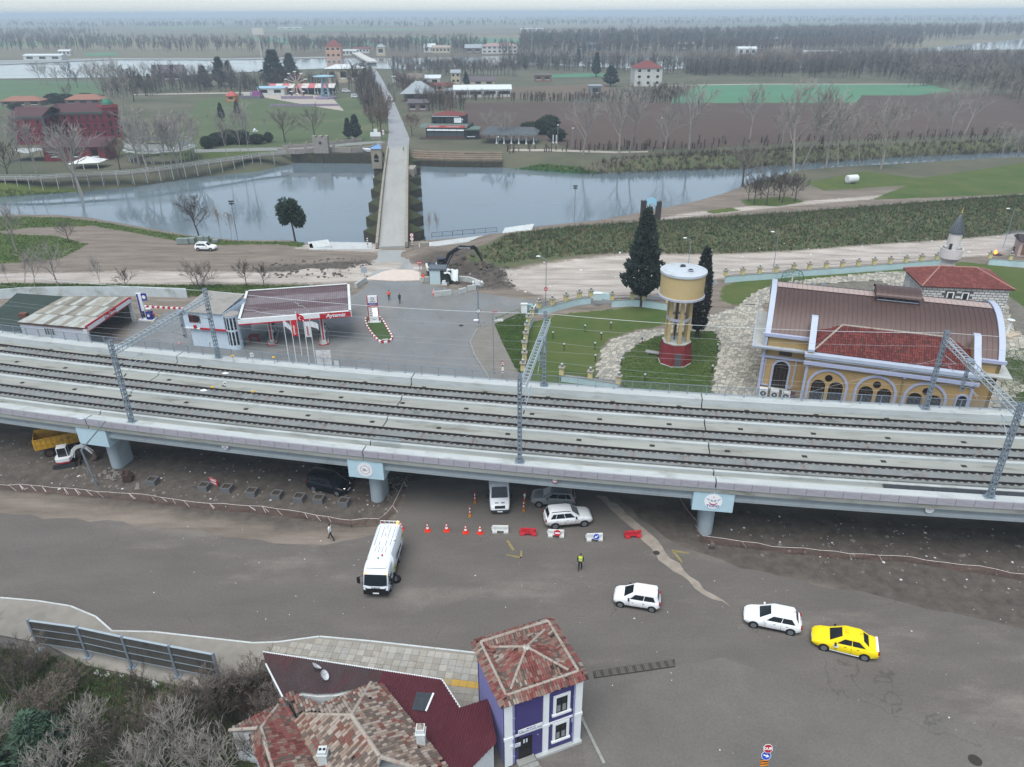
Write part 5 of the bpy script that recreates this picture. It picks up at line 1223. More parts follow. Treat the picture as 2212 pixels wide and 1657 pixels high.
# corrugated wine-red shed roof
he=ac('wine_corrugated','#4f2028',.55,ae=.15,scale=.5,at='#5e3034',ah=.8,az=.6,dD=.5);fJ=ac('weathered_corrugated','#45393a',.8,ae=.2,scale=1.,at='#5b2b2f',ah=.35,az=.9,aH=(1.,.5,1))
def ci(parent,poly,i7,fS=.17,bE=.03,eG=6,f8=None,name='roof_sheet'):
 """fill the (planar) polygon with corrugated sheets; udir runs across the ribs"""
 q=[Vc(p)for p in poly];nn=Vc((0,0,0))
 for a,b in zip(q,q[1:]+q[:1]):nn+=a.cross(b)
 nn.normalize();nn=nn if nn.z>0 else-nn
 u=f8 .normalized();u=(u-nn*u.dot(nn)).normalized();v=nn.cross(u);o=q[0];aB=[((p-o).dot(u),(p-o).dot(v))for p in q]
 x0,x1=min(p[0]for p in aB),max(p[0]for p in aB)
 def iX(x):
  ys=[]
  for a,b in zip(aB,aB[1:]+aB[:1]):
   if(a[0]>x)!=(b[0]>x):ys.append(a[1]+(b[1]-a[1])*(x-a[0])/(b[0]-a[0]))
  return(min(ys),max(ys))if len(ys)>1 else None
 iG=Tr(parent.location).inverted();n=int((x1-x0)/fS);k=0
 while k<n:
  mb=MB();m_=None;jb=rnd.uniform(0,.012)
  eJ=None
  for i in ai(k*4,min((k+eG),n)*4+1):
   x=x0+.002+i*fS/4;s_=iX(min(max(x,x0+.003),x1-.003))
   if s_ is None:eJ=None;continue
   h=bE*cos(i*PI/2)+jb;a=o+u*x+v*s_[0]+nn*h;b=o+u*x+v*s_[1]+nn*h;base=len(mb.v);mb.v+=[tuple(iG@a),tuple(iG@b)]
   if eJ is not None:mb.f.append((eJ,base,base+1,eJ+1));mb.mi.append(0)
   eJ=base
  if mb.f:mb.ab(name,i7(k/n),parent,aw=50)
  k+=eG
def a6(x,y):return(506.4+x*.27055,1396.4+y*.27055)
sh=ad('corrugated_shed','low shed under a wine-red corrugated roof beside the purple house','shed',P(*a6(1400,600)))
sp_=[(225,45,2.75),(1655,265,2.75),(1800,490,2.9),(2030,415,2.9),(2097,765,3.1),(1890,975,3.15),(1705,975,3.15),(1520,770,3.1),(1300,490,3.0),(1175,312,2.95),(1000,330,2.95),(800,372,2.95),(650,380,2.95),(520,365,2.9),(385,405,2.9),(250,140,2.8)]
def eK(x,y):
 return 2.75+(y-45)*.0004
sq=[P(*a6(x,y),eK(x,y))for x,y,z in sp_]
f8=P(*a6(1655,265),2.8)-P(*a6(225,45),2.8)
ci(sh,sq,lambda f:he if f>.50 else fJ,.17,.03,6,f8)
ctr=sum(sq,Vc())/len(sq)
m=MB();m.aO([(p.x+(ctr.x-p.x)*.03,p.y+(ctr.y-p.y)*.03)for p in sq],0,2.62);m.bw('wall',ag,sh)
m=MB()
for a,b in((0,1),(1,2)):m.ao(sq[a]+Vc((0,.03,-.02)),sq[b]+Vc((0,.03,-.02)),.1,.08)
m.ao(sq[15],sq[14],.1,.1);m.aS('edge_trim',ag);
for o in list(C.objects)[-3:]:o.parent=sh;o.location=-sh.location
m=MB();q=[P(*a6(x,y),eK(x,y)+.06)for x,y in((1455,365),(1590,378),(1530,520),(1415,508))];m.aA(q,(0,0,.04));m.bw('skylight',ac('grimy_skylight','#3a3f45',.3,ae=.3,scale=4),sh)
m=MB();m.ao(q[1]+Vc((0,0,.06)),q[2]+Vc((0,0,.06)),.12,.06);m.bw('skylight_trim',af,sh)
for(x,y),rz_,aF in((a6(645,200),2.4,'white satellite dish on the weathered corrugated roof, tilted edge-on'),(a6(705,262),1.6,'white satellite dish with dark centre on the weathered corrugated roof')):
 t=ad('satellite_dish',aF,'satellite dish',P(x,y,2.9),rz_);m=MB(bL(.9));m.aq([(.02,.12),(.2,.14),(.36,.24),(.38,.26),(.36,.26),(.2,.17),(.02,.15)],18);m.ab('dish',ag,t).location=(0,0,.25)
 m=MB();m.am([(0,0,0),(0,.0,.4)],.03,6);m.am([(0,0,.4),(0,-.45,.65)],.015,4);m.ab('bracket',av,t)
 # big old tiled house, lower edge of the view
bh=ad('tiled_house','house with a large old mottled tile roof and two chimneys at the lower edge','house',P(*a6(900,700)))
J1,J2=P(*a6(935,550),4.9),P(*a6(1160,880),4.9);T1=P(*a6(1090,290),3.55);L1=P(*a6(545,545),3.5);TR=P(*a6(1180,312),3.35)
E2=P(*a6(1700,965),3.4);E3=P(*a6(1830,1140),3.4);E1=P(*a6(500,592),3.4);E4=P(*a6(705,975),3.4);E5=P(*a6(760,1100),3.4);J3=P(*a6(1500,985),4.0);J4=P(*a6(1120,1010),4.2);AT=P(*a6(800,372),3.35)
hO=[[P(*a6(560,520),3.35),P(*a6(1060,318),3.35),J1],[E2,TR,T1,J1,J2,J3],[E4,E1,L1,J1,J2,J4,E5]]
m=MB()
for q in hO:m.poly([p-Vc((0,0,.05))for p in q])
m.bw('roof_deck',bn,bh)
cJ(bh,hO,'old',.21,.35,300,.01,aP=8)
bW(bh,[T1,J1],.13,aK);bW(bh,[L1,J1],.13,aK);bW(bh,[J1,J2],.15,aK);bW(bh,[J2,J3],.13,aK);bW(bh,[J2,J4],.13,aK)
wl=[E1,L1,P(*a6(800,400),3.3),TR,E2,E3,E5,E4];c0=sum(wl,Vc())/len(wl)
m=MB();m.aO([(p.x+(c0 .x-p.x)*.05,p.y+(c0 .y-p.y)*.05)for p in wl],0,3.2);m.bw('wall',ag,bh)
def d6(parent,jg,h,w,aF,mtl,bZ=None):
 f=Vc(jg);m=MB();m.ak(f.x-w/2,f.y-w/2,f.z-.3,f.x+w/2,f.y+w/2,f.z+h);o=m.bw('chimney',mtl,parent)
 m=MB();m.ak(f.x-w/2-.06,f.y-w/2-.06,f.z+h*.72,f.x+w/2+.06,f.y+w/2+.06,f.z+h*.77);m.v=[tuple(Vc(v)-parent.location)for v in m.v];bb('chimney_band',m.mesh('chimney_band',mtl),o)
 m=MB()
 if bZ=='cap':m.aq([(w*.55,f.z+h),(w*.3,f.z+h+.2),(.05,f.z+h+.3)],4,f.x,f.y,a0=PI/4)
 else:
  for x in(-.12,.12):m.gH(f.x+x,f.y,f.z+h-.02,f.z+h+.02,.09,None,10)
 m.v=[tuple(Vc(v)-parent.location)for v in m.v];bb('chimney_cap' if bZ=='cap' else 'flue',m.mesh('flue',aK if bZ=='cap' else an),o);return o
d6(bh,P(*a6(1495,775),3.5),1.5,.52,'',ag,'cap');d6(bh,P(*a6(715,905),3.7),.95,.5,'',ba)
# smaller tiled house to its left
s2=ad('small_tiled_house','small house with a patched red tile roof left of the big tiled house','house',P(*a6(300,800)))
A0=P(*a6(212,650),4.0);A1=P(*a6(350,468),3.1);A2=P(*a6(-40,668),3.0);A3=P(*a6(310,985),4.0);B1=P(*a6(395,500),2.9);B2=P(*a6(650,985),2.9);B3=P(*a6(235,985),2.9);B4=P(*a6(110,700),2.9)
hO=[[A2,A1,A0],[B2,B1,A1,A0,A3],[B4,B3,A3,A0]]
m=MB()
for q in hO:m.poly([p-Vc((0,0,.05))for p in q])
m.bw('roof_deck',bn,s2);cJ(s2,hO,'red',.2,.34,220,.01,aP=11)
bW(s2,[A1,A0],.11,aK);bW(s2,[A2,A0],.11,aK);bW(s2,[A0,A3],.12,aK)
wl=[A2,A1,B1,B2,B3,B4];c0=sum(wl,Vc())/len(wl);m=MB();m.aO([(p.x+(c0 .x-p.x)*.06,p.y+(c0 .y-p.y)*.06)for p in wl],0,2.8);m.bw('wall',ag,s2)
yw=ad('yard_wall','yard wall with broken tile coping between the two tiled houses','wall',P(*a6(530,680)))
a,b=P(*a6(375,418),2.9),P(*a6(695,985),2.9);m=MB();m.ao(Vc((a.x,a.y,1.4)),Vc((b.x,b.y,1.4)),.3,2.8);m.bw('wall',aL,yw)
k=26
for i in ai(k):
 m=MB();m.am([a.lerp(b,i/k)+Vc((0,0,-.03)),a.lerp(b,(i+.95)/k)+Vc((0,0,-.03))],[.2,.17],7);m.bw('coping_tile',ac(f'tile_red_{rnd.choice((0,2,3,4))}','#8e3f35'),yw)
lt=ad('lean_to','small broken tiled lean-to below the weathered corrugated roof','shed',P(*a6(540,460)))
q=[P(*a6(495,535),2.9),P(*a6(675,465),2.75),P(*a6(440,362),3.1),P(*a6(400,362),3.2)]
m=MB();m.poly([p-Vc((0,0,.05))for p in q]);m.bw('roof_deck',bn,lt);cJ(lt,[[q[0],q[1],q[2],q[3]]],'red',.2,.34,100,.1,aP=13)
m=MB();c0=sum(q,Vc())/4;m.aO([(p.x+(c0 .x-p.x)*.15,p.y+(c0 .y-p.y)*.15)for p in q],0,2.6);m.bw('wall',aL,lt)
gd=ad('drain_grating','row of iron drain gratings set across the grey side street','grating',P(1368,1445,.03))
a,b=P(1283,1457,.035),P(1457,1432,.035)
for i in ai(10):
 p=a.lerp(b,(i+.5)/10);m=MB(Tr(p-gd.location)@dO(atan2(b.y-a.y,b.x-a.x)))
 L=(b-a).length/10*.88;m.ak(-L/2,-.3,0,L/2,-.24,.03);m.ak(-L/2,.24,0,L/2,.3,.03);m.ak(-L/2,-.24,0,-L/2+.06,.24,.03);m.ak(L/2-.06,-.24,0,L/2,.24,.03)
 for j in ai(5):m.ak(-L/2+.1+j*(L-.2)/5,-.24,.0,-L/2+.14+j*(L-.2)/5+.03,.24,.024)
 m.ab('grate',ac('grate_iron','#5f5b56',.7,.3,ae=.1),gd)
aV('drain_channel',[(1281,1449),(1457,1424),(1459,1441),(1283,1466)],.032,ac('dark_channel','#2a2826',.95,ae=.1))
def b7(px,py,r,aF,sq=False):
 p=P(px,py);m=MB();m.aq([(r,.035),(r,.05),(r*.85,.055)],20)if not sq else m.ak(-r,-r*.6,.035,r,r*.6,.055);o=m.ab('manhole_cover',ac('manhole_iron','#3a3633',.8,.2,ae=.2,scale=6));o.location=(p.x,p.y,0);db(o,aF,'manhole cover')
b7(2106,1643,.42,'round iron manhole cover in the lower right corner');b7(1537,1184,.32,'square dark grate below the pier with the winged emblem',True);b7(1418,1195,.3,'round manhole cover near the blue arrow barrier')
lg=ad('low_kerb_wall','long low kerb running along the right side of the purple house','kerb',P(1270,1600))
a,b=P(1252,1545),P(1305,1652)
for i in ai(6):m=MB();m.ao(a.lerp(b,i/6)+Vc((0,0,.08)),a.lerp(b,(i+.97)/6)+Vc((0,0,.08)),.2,.16);m.bw('kerb_stone',aL,lg)
sg=ad('stop_sign_post','red octagonal DUR stop sign over a blue arrow disc and striped board','sign',P(1648,1720))
bx=P(1648,1720);yy=bx.y+.0
def eE(px,py):q=PY(px,py,yy-.05);return Tr(q)@bL(PI/2-.35),q
M,q=eE(1659,1617);iM=q.z
m=MB();m.am([bx,(bx.x+.06,bx.y,iM+.2)],.035,8);m.bw('post',aC,sg)
m=MB(M);m.aA([(.3*cos(PI/8+i*PI/4),.3*sin(PI/8+i*PI/4),0)for i in ai(8)],(0,0,.02));m.bw('stop_plate_edge',al,sg)
m=MB(M);m.aA([(.275*cos(PI/8+i*PI/4),.275*sin(PI/8+i*PI/4),.021)for i in ai(8)],(0,0,.004));m.bw('stop_plate',ac('stop_red','#9c1622',.5,ae=0),sg)
aW('DUR',.23,M@Tr((0,0,.03)),al,sg,bI=.006,sx=1.05)
def ck(M,r,gO,parent,nm='arrow_disc',eI=None):
 m=MB(M);m.bH((0,0,0),(0,0,1),r,.02,24,up=(0,1,0));m.bw(nm,eI or al,parent)
 m=MB(M);m.bH((0,0,.021),(0,0,1),r*.92,.004,24,up=(0,1,0));m.bw(nm+'_face',ac('sign_cobalt','#1d48b0',.5,ae=0)if eI is None else al,parent)
 R_=M@dO(gO);m=MB(R_);m.aA([(-.62*r,-.13*r,.026),(.05*r,-.13*r,.026),(.05*r,-.4*r,.026),(.68*r,0,.026),(.05*r,.4*r,.026),(.05*r,.13*r,.026),(-.62*r,.13*r,.026)],(0,0,.004));m.bw('arrow',al if eI is None else aD,parent)
M,q=eE(1655,1632);ck(M,.29,-.35,sg)
M,q=eE(1651,1648);m=MB(M);m.aj((0,0,0),(.5,.42,.03));m.bw('striped_board',aD,sg)
for i in ai(3):m=MB(M);m.aA([(-.25,-.2+i*.15,.016),(.25,-.05+i*.15-.1,.016),(.25,.02+i*.15-.1,.016),(-.25,-.12+i*.15,.016)],(0,0,.004));m.bw('orange_stripe',ac('stripe_orange','#e08a1e',.5,ae=0),sg)
# cones and barriers in front of the viaduct
def jl(h=.78):
 t=ad('traffic_cone','','traffic cone');O=ac('cone_red','#d8351f',.5,ae=.05)
 m=MB();m.aO([(-.24,-.24),(.24,-.24),(.24,.24),(-.24,.24)],0,.06);m.ab('base',O,t)
 def eU(z0,z1,mt,nm):rr=lambda z:.175-.145*(z/h);mm=MB();mm.aq([(rr(z0),z0),(rr(z1),z1)],16,a8=(nm=='tip'));mm.ab(nm,mt,t)
 eU(.06,.26,O,'body');eU(.26,.44,af,'reflective_band');eU(.44,.56,O,'body');eU(.56,.68,af,'reflective_band');eU(.68,h,O,'tip');return t
c0=jl();first=True
for i,(x,y,aF)in bf(((867,1144,'red cone just behind the tail of the sweeper lorry'),(924,1147,'red cone with white bands, second in the row from the lorry'),(965,1147,'red cone in the middle of the row across the road'),(1006,1151,'red cone, fourth in the row counted from the lorry'),(1037,1152,'red cone at the right end of the row beside the white barrier'))):
 p=P(x,y);p.z=.02;o=c0 if i==0 else h7(c0,p);o.location=p;o['label']=aF;o['group']='cones across the road';o.scale=(1.15,)*3
for x,y,aF in((936,636,'red and white cone by the left end of the concrete block near the hut'),(937,631,'red and white cone behind another at the concrete block near the hut')):
 o=h7(c0,gp(x,y),None,aF,'cones by the hut');o.scale=(1,)*3
o=h7(c0,P(388,744),None,'red cone beside the blue and white gas pump','cones by the hut');o.scale=(.8,)*3;del o['group']
def bP(px,py,d5,rz,aF,hR=None):
 p=P(px,py,.02);t=ad('plastic_barrier',aF,'barrier',p,rz,'plastic barriers across the road');b=ac('barrier_'+d5,{'red':'#b51c2c','white':'#cdd1cf'}[d5],.55,ae=.08,at='#8d8478',ah=2,az=.5)
 cG=[(-.24,0),(.24,0),(.24,.15),(.12,.40),(.09,.72),(-.09,.72),(-.12,.40),(-.24,.15)]
 m=MB();xs=[-.75,-.38,-.3,.3,.38,.75]
 for x0,x1,cut in((-.75,-.32,0),(-.32,.32,1),(.32,.75,0)):
  pr=cG if not cut else[(-.17,.22),(.17,.22),(.12,.40),(.09,.72),(-.09,.72),(-.12,.40)]
  m.aA([(x0,y,z)for y,z in pr],(x1-x0,0,0))
 m.ab('body',b,t)
 m=MB();m.aj((-.80,0,.4),(.1,.12,.3));m.ab('coupling',b,t)
 for x in(-.5,0,.5):m=MB();m.aj((x,-.125,.5),(.05,.05,.35));m.ab('rib',b,t)
 if hR:
  M=Tr(p)@dO(rz)@Tr((.12,-.24,.55))@bL(PI/2-.3)
  if hR=='no_entry':
   m=MB(M);m.bH((0,0,0),(0,0,1),.31,.02,24,up=(0,1,0));m.ab('sign_disc',aT,t,world=False);o=C.objects[-1]
   iJ=(Tr(p)@dO(rz)).inverted();o.matrix_basis=iJ
   m=MB(M);m.aj((0,0,.024),(.44,.12,.006));o=m.ab('sign_bar',al,t);o.matrix_basis=iJ
  else:
   a0=len(C.objects);ck(M,.31,PI+.55,t);iJ=(Tr(p)@dO(rz)).inverted()
   for o in list(C.objects)[a0:]:
    o.data.transform(Tr(t.location));o.matrix_basis=iJ
 return t
bP(1081,1149,'white',-.02,'plain white plastic barrier at the end of the cone row');bP(1141,1155,'red',-.08,'red plastic barrier between two white ones');bP(1201,1158,'white',-.08,'white plastic barrier bearing a red no-entry disc','no_entry');bP(1284,1166,'white',.05,'white plastic barrier bearing a blue arrow disc','arrow');bP(1367,1160,'red',.1,'red plastic barrier standing alone on the pale dust streak')
def dI(px,py,aF,h=1.0,gf=False):
 t=ad('delineator',aF,'bollard',P(px,py,.02),0,'delineator posts under the viaduct');m=MB();m.aO([(-.12,-.5),(.12,-.5),(.12,.4),(-.12,.4)],0,.08);m.ab('foot',ac('foot_ochre','#a8702c',.7,ae=.1),t)
 for i in ai(5):m=MB();m.gH(0,0,.08+i*h/5,.08+(i+1)*h/5,.06,None,10);m.ab('band',af if i in(1,3)else e8,t)
 if gf:m=MB();m.aj((0,-.08,.75),(.22,.02,.3));m.ab('plate',al,t)
for x,y,aF in((1026,1082,'striped delineator post left of the white van'),(1015,1112,'striped delineator post nearest the street, left of the van'),(1131,1100,'striped delineator post right of the white van'),(1133,1082,'striped delineator post behind another, right of the van')):
 dI(x,y,aF,1.0,x==1133)
def ft(px,py,rz,aF):
 p=gp(px,py);t=ad('concrete_planter',aF,'planter',p,rz,'square concrete planters under the viaduct');g=ac('planter_concrete','#66686a',.9,ae=.15,scale=3,at='#4a4846',ah=3)
 for x0,y0,x1,y1 in((-.5,-.5,.5,-.4),(-.5,.4,.5,.5),(-.5,-.4,-.4,.4),(.4,-.4,.5,.4)):m=MB();m.ak(x0,y0,0,x1,y1,.6);m.ab('side',g,t)
 m=MB();m.ak(-.4,-.4,.1,.4,.4,.5);m.ab('soil',ac('planter_soil','#3f382f',.95,ae=.2,scale=6),t)
 m=MB();
 for i in ai(5):a=rnd.uniform(0,6.3);m.am([(.1*cos(a),.1*sin(a),.5),(.2*cos(a),.2*sin(a),.5+rnd.uniform(.1,.3))],.012,3)
 o=m.ab('dead_stems',a7,t);o['kind']='stuff'
for i,(x,y)in bf(((331,1044),(443,1056),(492,1060),(545,1068),(599,1074),(648,1080),(690,1083),(744,1090))):
 ft(x,y,-.15+rnd.uniform(-.05,.05),('square concrete planter standing apart, near the digging bucket','square concrete planter just left of the red sign board','square concrete planter just right of the red sign board','square concrete planter in the middle of the row','square concrete planter, third from the right end of the row','square concrete planter, second left of the navy car','square concrete planter below the navy car','square concrete planter at the right end of the row, by the pier')[i])
t=ad('warning_board','red and white warning board leaning behind the planters','sign',P(463,1048),-.5);m=MB();m.aj((0,0,.45),(1.2,.06,.75));m.ab('board',e8,t)
for z in(.3,.6):m=MB();m.aj((0,-.035,z),(.8,.01,.14));m.ab('white_panel',af,t)
for i in ai(7):
 for z in(.11,.79):m=MB();m.aj((-.5+i*.165,-.035,z),(.07,.01,.05));m.ab('white_mark',af,t)
t=ad('digger_bucket','loose digger bucket lying on the dirt by the leaning lamp post','bucket',P(268,1040),.3);m=MB();m.aA([(0,-.55,.0),(.75,-.55,.1),(.95,-.55,.55),(.6,-.55,.95),(.15,-.55,1.0),(.0,-.55,.5)],(0,1.1,0));m.ab('bucket',a7,t);m=MB();
for y in(-.3,.3):m.aq([(.12,-.05),(.12,.05)],10);
m=MB();m.am([(.1,-.35,1.05),(.1,.35,1.05)],.12,8);m.ab('lug',a7,t)
f2=None
def cU():
 m=bpy.data.materials.new('orange_netting');m.use_nodes=True;n,l=m.node_tree.nodes,m.node_tree.links;b=n['Principled BSDF'];SV(b,'Base Color',(*S('#6d4a40'),1));SV(b,'Roughness',.8)
 g=n.new('ShaderNodeNewGeometry');v=n.new('ShaderNodeTexVoronoi');v.feature='DISTANCE_TO_EDGE';SV(v,'Scale',9.);SV(v,'Randomness',.3);l.new(g.outputs['Position'],v.inputs['Vector'])
 r=n.new('ShaderNodeMath');r.operation='LESS_THAN';l.new(v.outputs['Distance'],r.inputs[0]);SV(r,1,.055);l.new(r.outputs[0],b.inputs['Alpha']);return m
f2=cU();e5=ac('barrier_tape','#d9d3cf',.6,ae=.2,scale=14,at='#b0565a',ah=9,az=.5)
def cT(aB,aF,hK=20,aP=2,net=True,h=1.0):
 r=random.Random(aP);q=[P(x,y)for x,y in aB];t=ad('netting_fence',aF,'fence',q[0]);b9=[]
 for a,b in zip(q,q[1:]):
  k=max(2,int((b-a).length/1.2));b9+=[a.lerp(b,i/k)for i in ai(k)]
 b9 .append(q[-1]);hs=[h*r.uniform(.75,1.05)for _ in b9]
 if net:
  m=MB();vs=[]
  for p,z in zip(b9,hs):
   for f in(0,.5,1):vs.append((p.x+r.uniform(-.08,.08),p.y+r.uniform(-.12,.12),z*f+.02))
  m.add(vs,[(i*3+j,i*3+3+j,i*3+4+j,i*3+1+j)for i in ai(len(b9)-1)for j in(0,1)]);m.bw('net',f2,t)
 m=MB();m.am([Vc((p.x,p.y,z))for p,z in zip(b9,hs)],.018,4);m.bw('tape',e5,t)
 for i in ai(0,len(b9),4):m=MB();m.am([b9[i],b9[i]+Vc((0,0,hs[i]+.1))],.02,4);m.bw('stake',a7,t)
 for _ in ai(hK):
  i=r.randrange(len(b9));p=b9[i]+Vc((0,0,hs[i]));m=MB();m.ao(p,p+Vc((r.uniform(.2,.7),-r.uniform(.1,.3),-r.uniform(.3,.7))),.035,.012);m.bw('tape_end',e5,t)
cT([(-60,1056),(0,1060),(120,1068),(260,1080),(400,1096),(540,1108),(660,1122),(760,1140),(820,1138),(850,1110),(874,1058)],'long sagging orange netting fence with white tape left of the road mouth',34,2)
cT([(1500,1148),(1516,1172),(1600,1184),(1700,1196),(1800,1206),(1960,1216),(2110,1238),(2250,1262)],'low netting fence with white tape below the winged emblem pier',4,5,h=.8)
cT([(1440,1048),(1470,1096),(1500,1140)],'short stretch of netting running under the viaduct from the pier',0,6)
def aR(name,bU,n,hM,iY,m,aP,kind='stuff',cO=.5,z=.02):
 r=random.Random(aP);mb=MB();q=[(p.x,p.y)for p in pl(bU)];xs=[p[0]for p in q];ys=[p[1]for p in q];k=0
 while k<n:
  x,y=r.uniform(min(xs),max(xs)),r.uniform(min(ys),max(ys))
  if not cX(x,y,q):continue
  s_=hM+(iY-hM)*r.random()**3;a=r.uniform(0,6.3);mb.M=Tr((x,y,gz(x,y)+z))@dO(a)@bL(r.uniform(-.3,.3))
  j=lambda:r.uniform(.7,1.2)*s_;w_=cO;mb.add([(-j(),-j(),-s_*.2),(j(),-j(),-s_*.2),(j(),j(),-s_*.2),(-j(),j(),-s_*.2),(-j()*.6,-j()*.6,s_*w_),(j()*.6,-j()*.5,s_*w_),(j()*.6,j()*.6,s_*w_),(-j()*.5,j()*.6,s_*w_)],[(4,5,6,7),(0,1,5,4),(1,2,6,5),(2,3,7,6),(3,0,4,7)]);k+=1
 mb.M=None;o=mb.ab(name,m);o['kind']=kind;return o
c3=ac('broken_concrete','#74706a',.9,ae=.25,scale=6);dv=ac('white_litter','#c4c8c9',.7,ae=.1)
UND=[(-60,930),(300,965),(850,1010),(860,1060),(840,1120),(700,1130),(300,1075),(-60,1050)]
aR('rubble',UND,300,.03,.2,c3,3);aR('litter',UND,70,.05,.16,dv,4,cO=.2)
aR('rubble',[(1480,1090),(2260,1150),(2260,1290),(1900,1250),(1500,1180)],220,.03,.2,c3,5);aR('litter',[(1480,1090),(2260,1150),(2260,1300),(1900,1270),(1500,1180)],50,.04,.14,dv,6,cO=.2)
aR('rubble',[(830,1030),(880,1030),(880,1080),(835,1085)],90,.05,.2,c3,7)
aR('rubble',[(140,1000),(300,1020),(300,1060),(190,1050)],60,.08,.35,c3,8)
aR('rubble',[(950,560),(1100,580),(1110,625),(1000,620),(930,590)],260,.1,.6,ac('broken_asphalt','#4f4b47',.9,ae=.3,scale=2),9)
aR('rubble',[(600,560),(800,555),(800,600),(560,606)],200,.08,.45,ac('broken_asphalt','#4f4b47'),10)
aR('litter',[(1000,590),(1350,560),(2212,505),(2212,545),(1540,600),(1200,640),(1010,630)],160,.06,.28,dv,11,cO=.3)
aR('litter',[(180,1410),(460,1480),(420,1520),(190,1450)],60,.06,.3,dv,12,cO=.3)
aR('litter',[(300,1120),(2200,1300),(2200,1640),(1300,1640),(1000,1300),(300,1380)],90,.03,.08,dv,14,cO=.2)
# junction and filling station behind the viaduct
def gs(x,y):return(383.6+x*.18037,598.5+y*.18037)
def hw(x,y):return(x*.18037,598.5+y*.18037)
def rd(x,y):return(767.25+x*.15262,521.7+y*.15262)
def c5(x,y):return(736.5+x*.333,414.3+y*.333)
def c6(x,y):return(1473+x*.334,414.3+y*.334)
def wt(x,y):return(1335+x*.2407,429.7+y*.2407)
aV('junction_road',[(800,606),(905,606),(930,617),(1000,628),(1100,642),(1200,653),(1380,643),(1500,625),(1545,604),(1552,612),(1485,640),(1390,650),(1190,665),(1130,688),(1065,693),(1030,712),(1016,738),(1024,765),(1062,825),(1085,900),(1060,1010),(880,1010),(860,920),(400,870),(250,800),(280,700),(390,664),(420,655),(760,640),(790,618)],.025,ic,bE=.12,a1=1.5)
aV('bridge_road',[(792,606),(806,585),(813,560),(818,540),(876,540),(884,560),(893,580),(908,606)],.030,ac('pale_wet_asphalt','#959998',.5,ae=.12,scale=.5,at='#77736c',ah=.25,az=.6,aH=(1,.3,1)),bE=.15,a1=1.2)
aV('sand_ramp',[rd(150,525),rd(375,430),rd(520,395),rd(800,400),rd(930,440),rd(920,545),rd(560,555),rd(180,535)],.16,ac('pale_sand','#c4b8ae',.95,ae=.1,scale=1,bO=.4,bi=3),bE=.1,da=.16)
fk=aV('footpath',[(1016,738),(1030,712),(1065,693),(1130,665),(1150,655),(1152,662),(1068,700),(1085,740),(1110,790),(1128,830),(1130,900),(1085,900),(1062,825),(1024,765)],.13,ac('grey_footpath','#77746e',.9,ae=.15,scale=.8,at='#5f5c54',ah=.4,az=.7),da=.12)
q=pl([(1085,900),(1062,825),(1024,765),(1016,738),(1030,712),(1065,693),(1130,666)],.13)
for a,b in zip(q,q[1:]):
 k=max(1,round((b-a).length/1.2))
 for i in ai(k):m=MB();m.ao(a.lerp(b,i/k)+Vc((0,0,-.04)),a.lerp(b,(i+.96)/k)+Vc((0,0,-.04)),.16,.18);m.ab('kerb_stone',aL,fk)
for x,y,r_,aF in((1500,1192,.36,'round iron manhole cover on the wet junction near the no-turn pole'),):
 b7(*rd(x,y),r_,aF)
mp_=P(*rd(2030,1125));m=MB();m.aj((0,0,.15),(1.5,1.1,.06));m.aq([(.4,.18),(.4,.2)],16);o=m.ab('inspection_cover',bK);o.location=mp_;db(o,'pale concrete inspection cover at the corner of the grass bank','manhole cover')
ff=ac('maroon_corrugated','#5d4c50',.65,ae=.12,scale=.6,at='#7d7478',ah=.5,az=.7,aH=(.3,1.2,1,.2));aN=ac('station_red','#b01c2c',.45,ae=.05)
ca=ad('station_canopy','filling station canopy with maroon corrugated roof and white and red fascia','canopy',P(*gs(1430,800)))
iy,hH=4.35,5.2
cn=[P(*gs(x,y),hH)for x,y in((715,515),(2080,410),(2060,75),(820,160))]
for i in ai(4):
 a,b=cn[i],cn[(i+1)%4];d=(b-a).normalized();n_=Vc((d.y,-d.x,0))
 if i==0:
  for f0,f1,mt,nm in((0,.715,af,'white_fascia'),(.715,1,aN,'red_fascia')):
   m=MB();p0,p1=a.lerp(b,f0),a.lerp(b,f1);m.aA([p0,p1,p1-Vc((0,0,hH-iy-(.2 if mt is af else 0))),p0-Vc((0,0,hH-iy-(.2 if mt is af else 0)))],-n_*.12);m.bw(nm,mt,ca)
  m=MB();p0,p1=a.lerp(b,0),a.lerp(b,.715);m.aA([p0-Vc((0,0,.65))+n_*.01,p1-Vc((0,0,.65))+n_*.01,p1-Vc((0,0,.85))+n_*.01,p0-Vc((0,0,.85))+n_*.01],-n_*.12);m.bw('red_band',aN,ca)
  Mt=ds(a.lerp(b,.855)+n_*.02-Vc((0,0,.42)),d,Vc((0,0,1)));aW('Aytemiz',.80,Mt,af,ca,bI=.022,sx=1.02,shear=.25,fW=.01)
 else:
  m=MB();m.aA([a,b,b-Vc((0,0,hH-iy)),a-Vc((0,0,hH-iy))],-n_*.12);m.bw('white_fascia',ag,ca)
 m=MB();m.ao(a-n_*.2+Vc((0,0,.02)),b-n_*.2+Vc((0,0,.02)),.36,.06);m.bw('fascia_coping',ag,ca)
bY=[c_+(sum(cn,Vc())/4-c_)*.035-Vc((0,0,.25))for c_ in cn]
eT=4
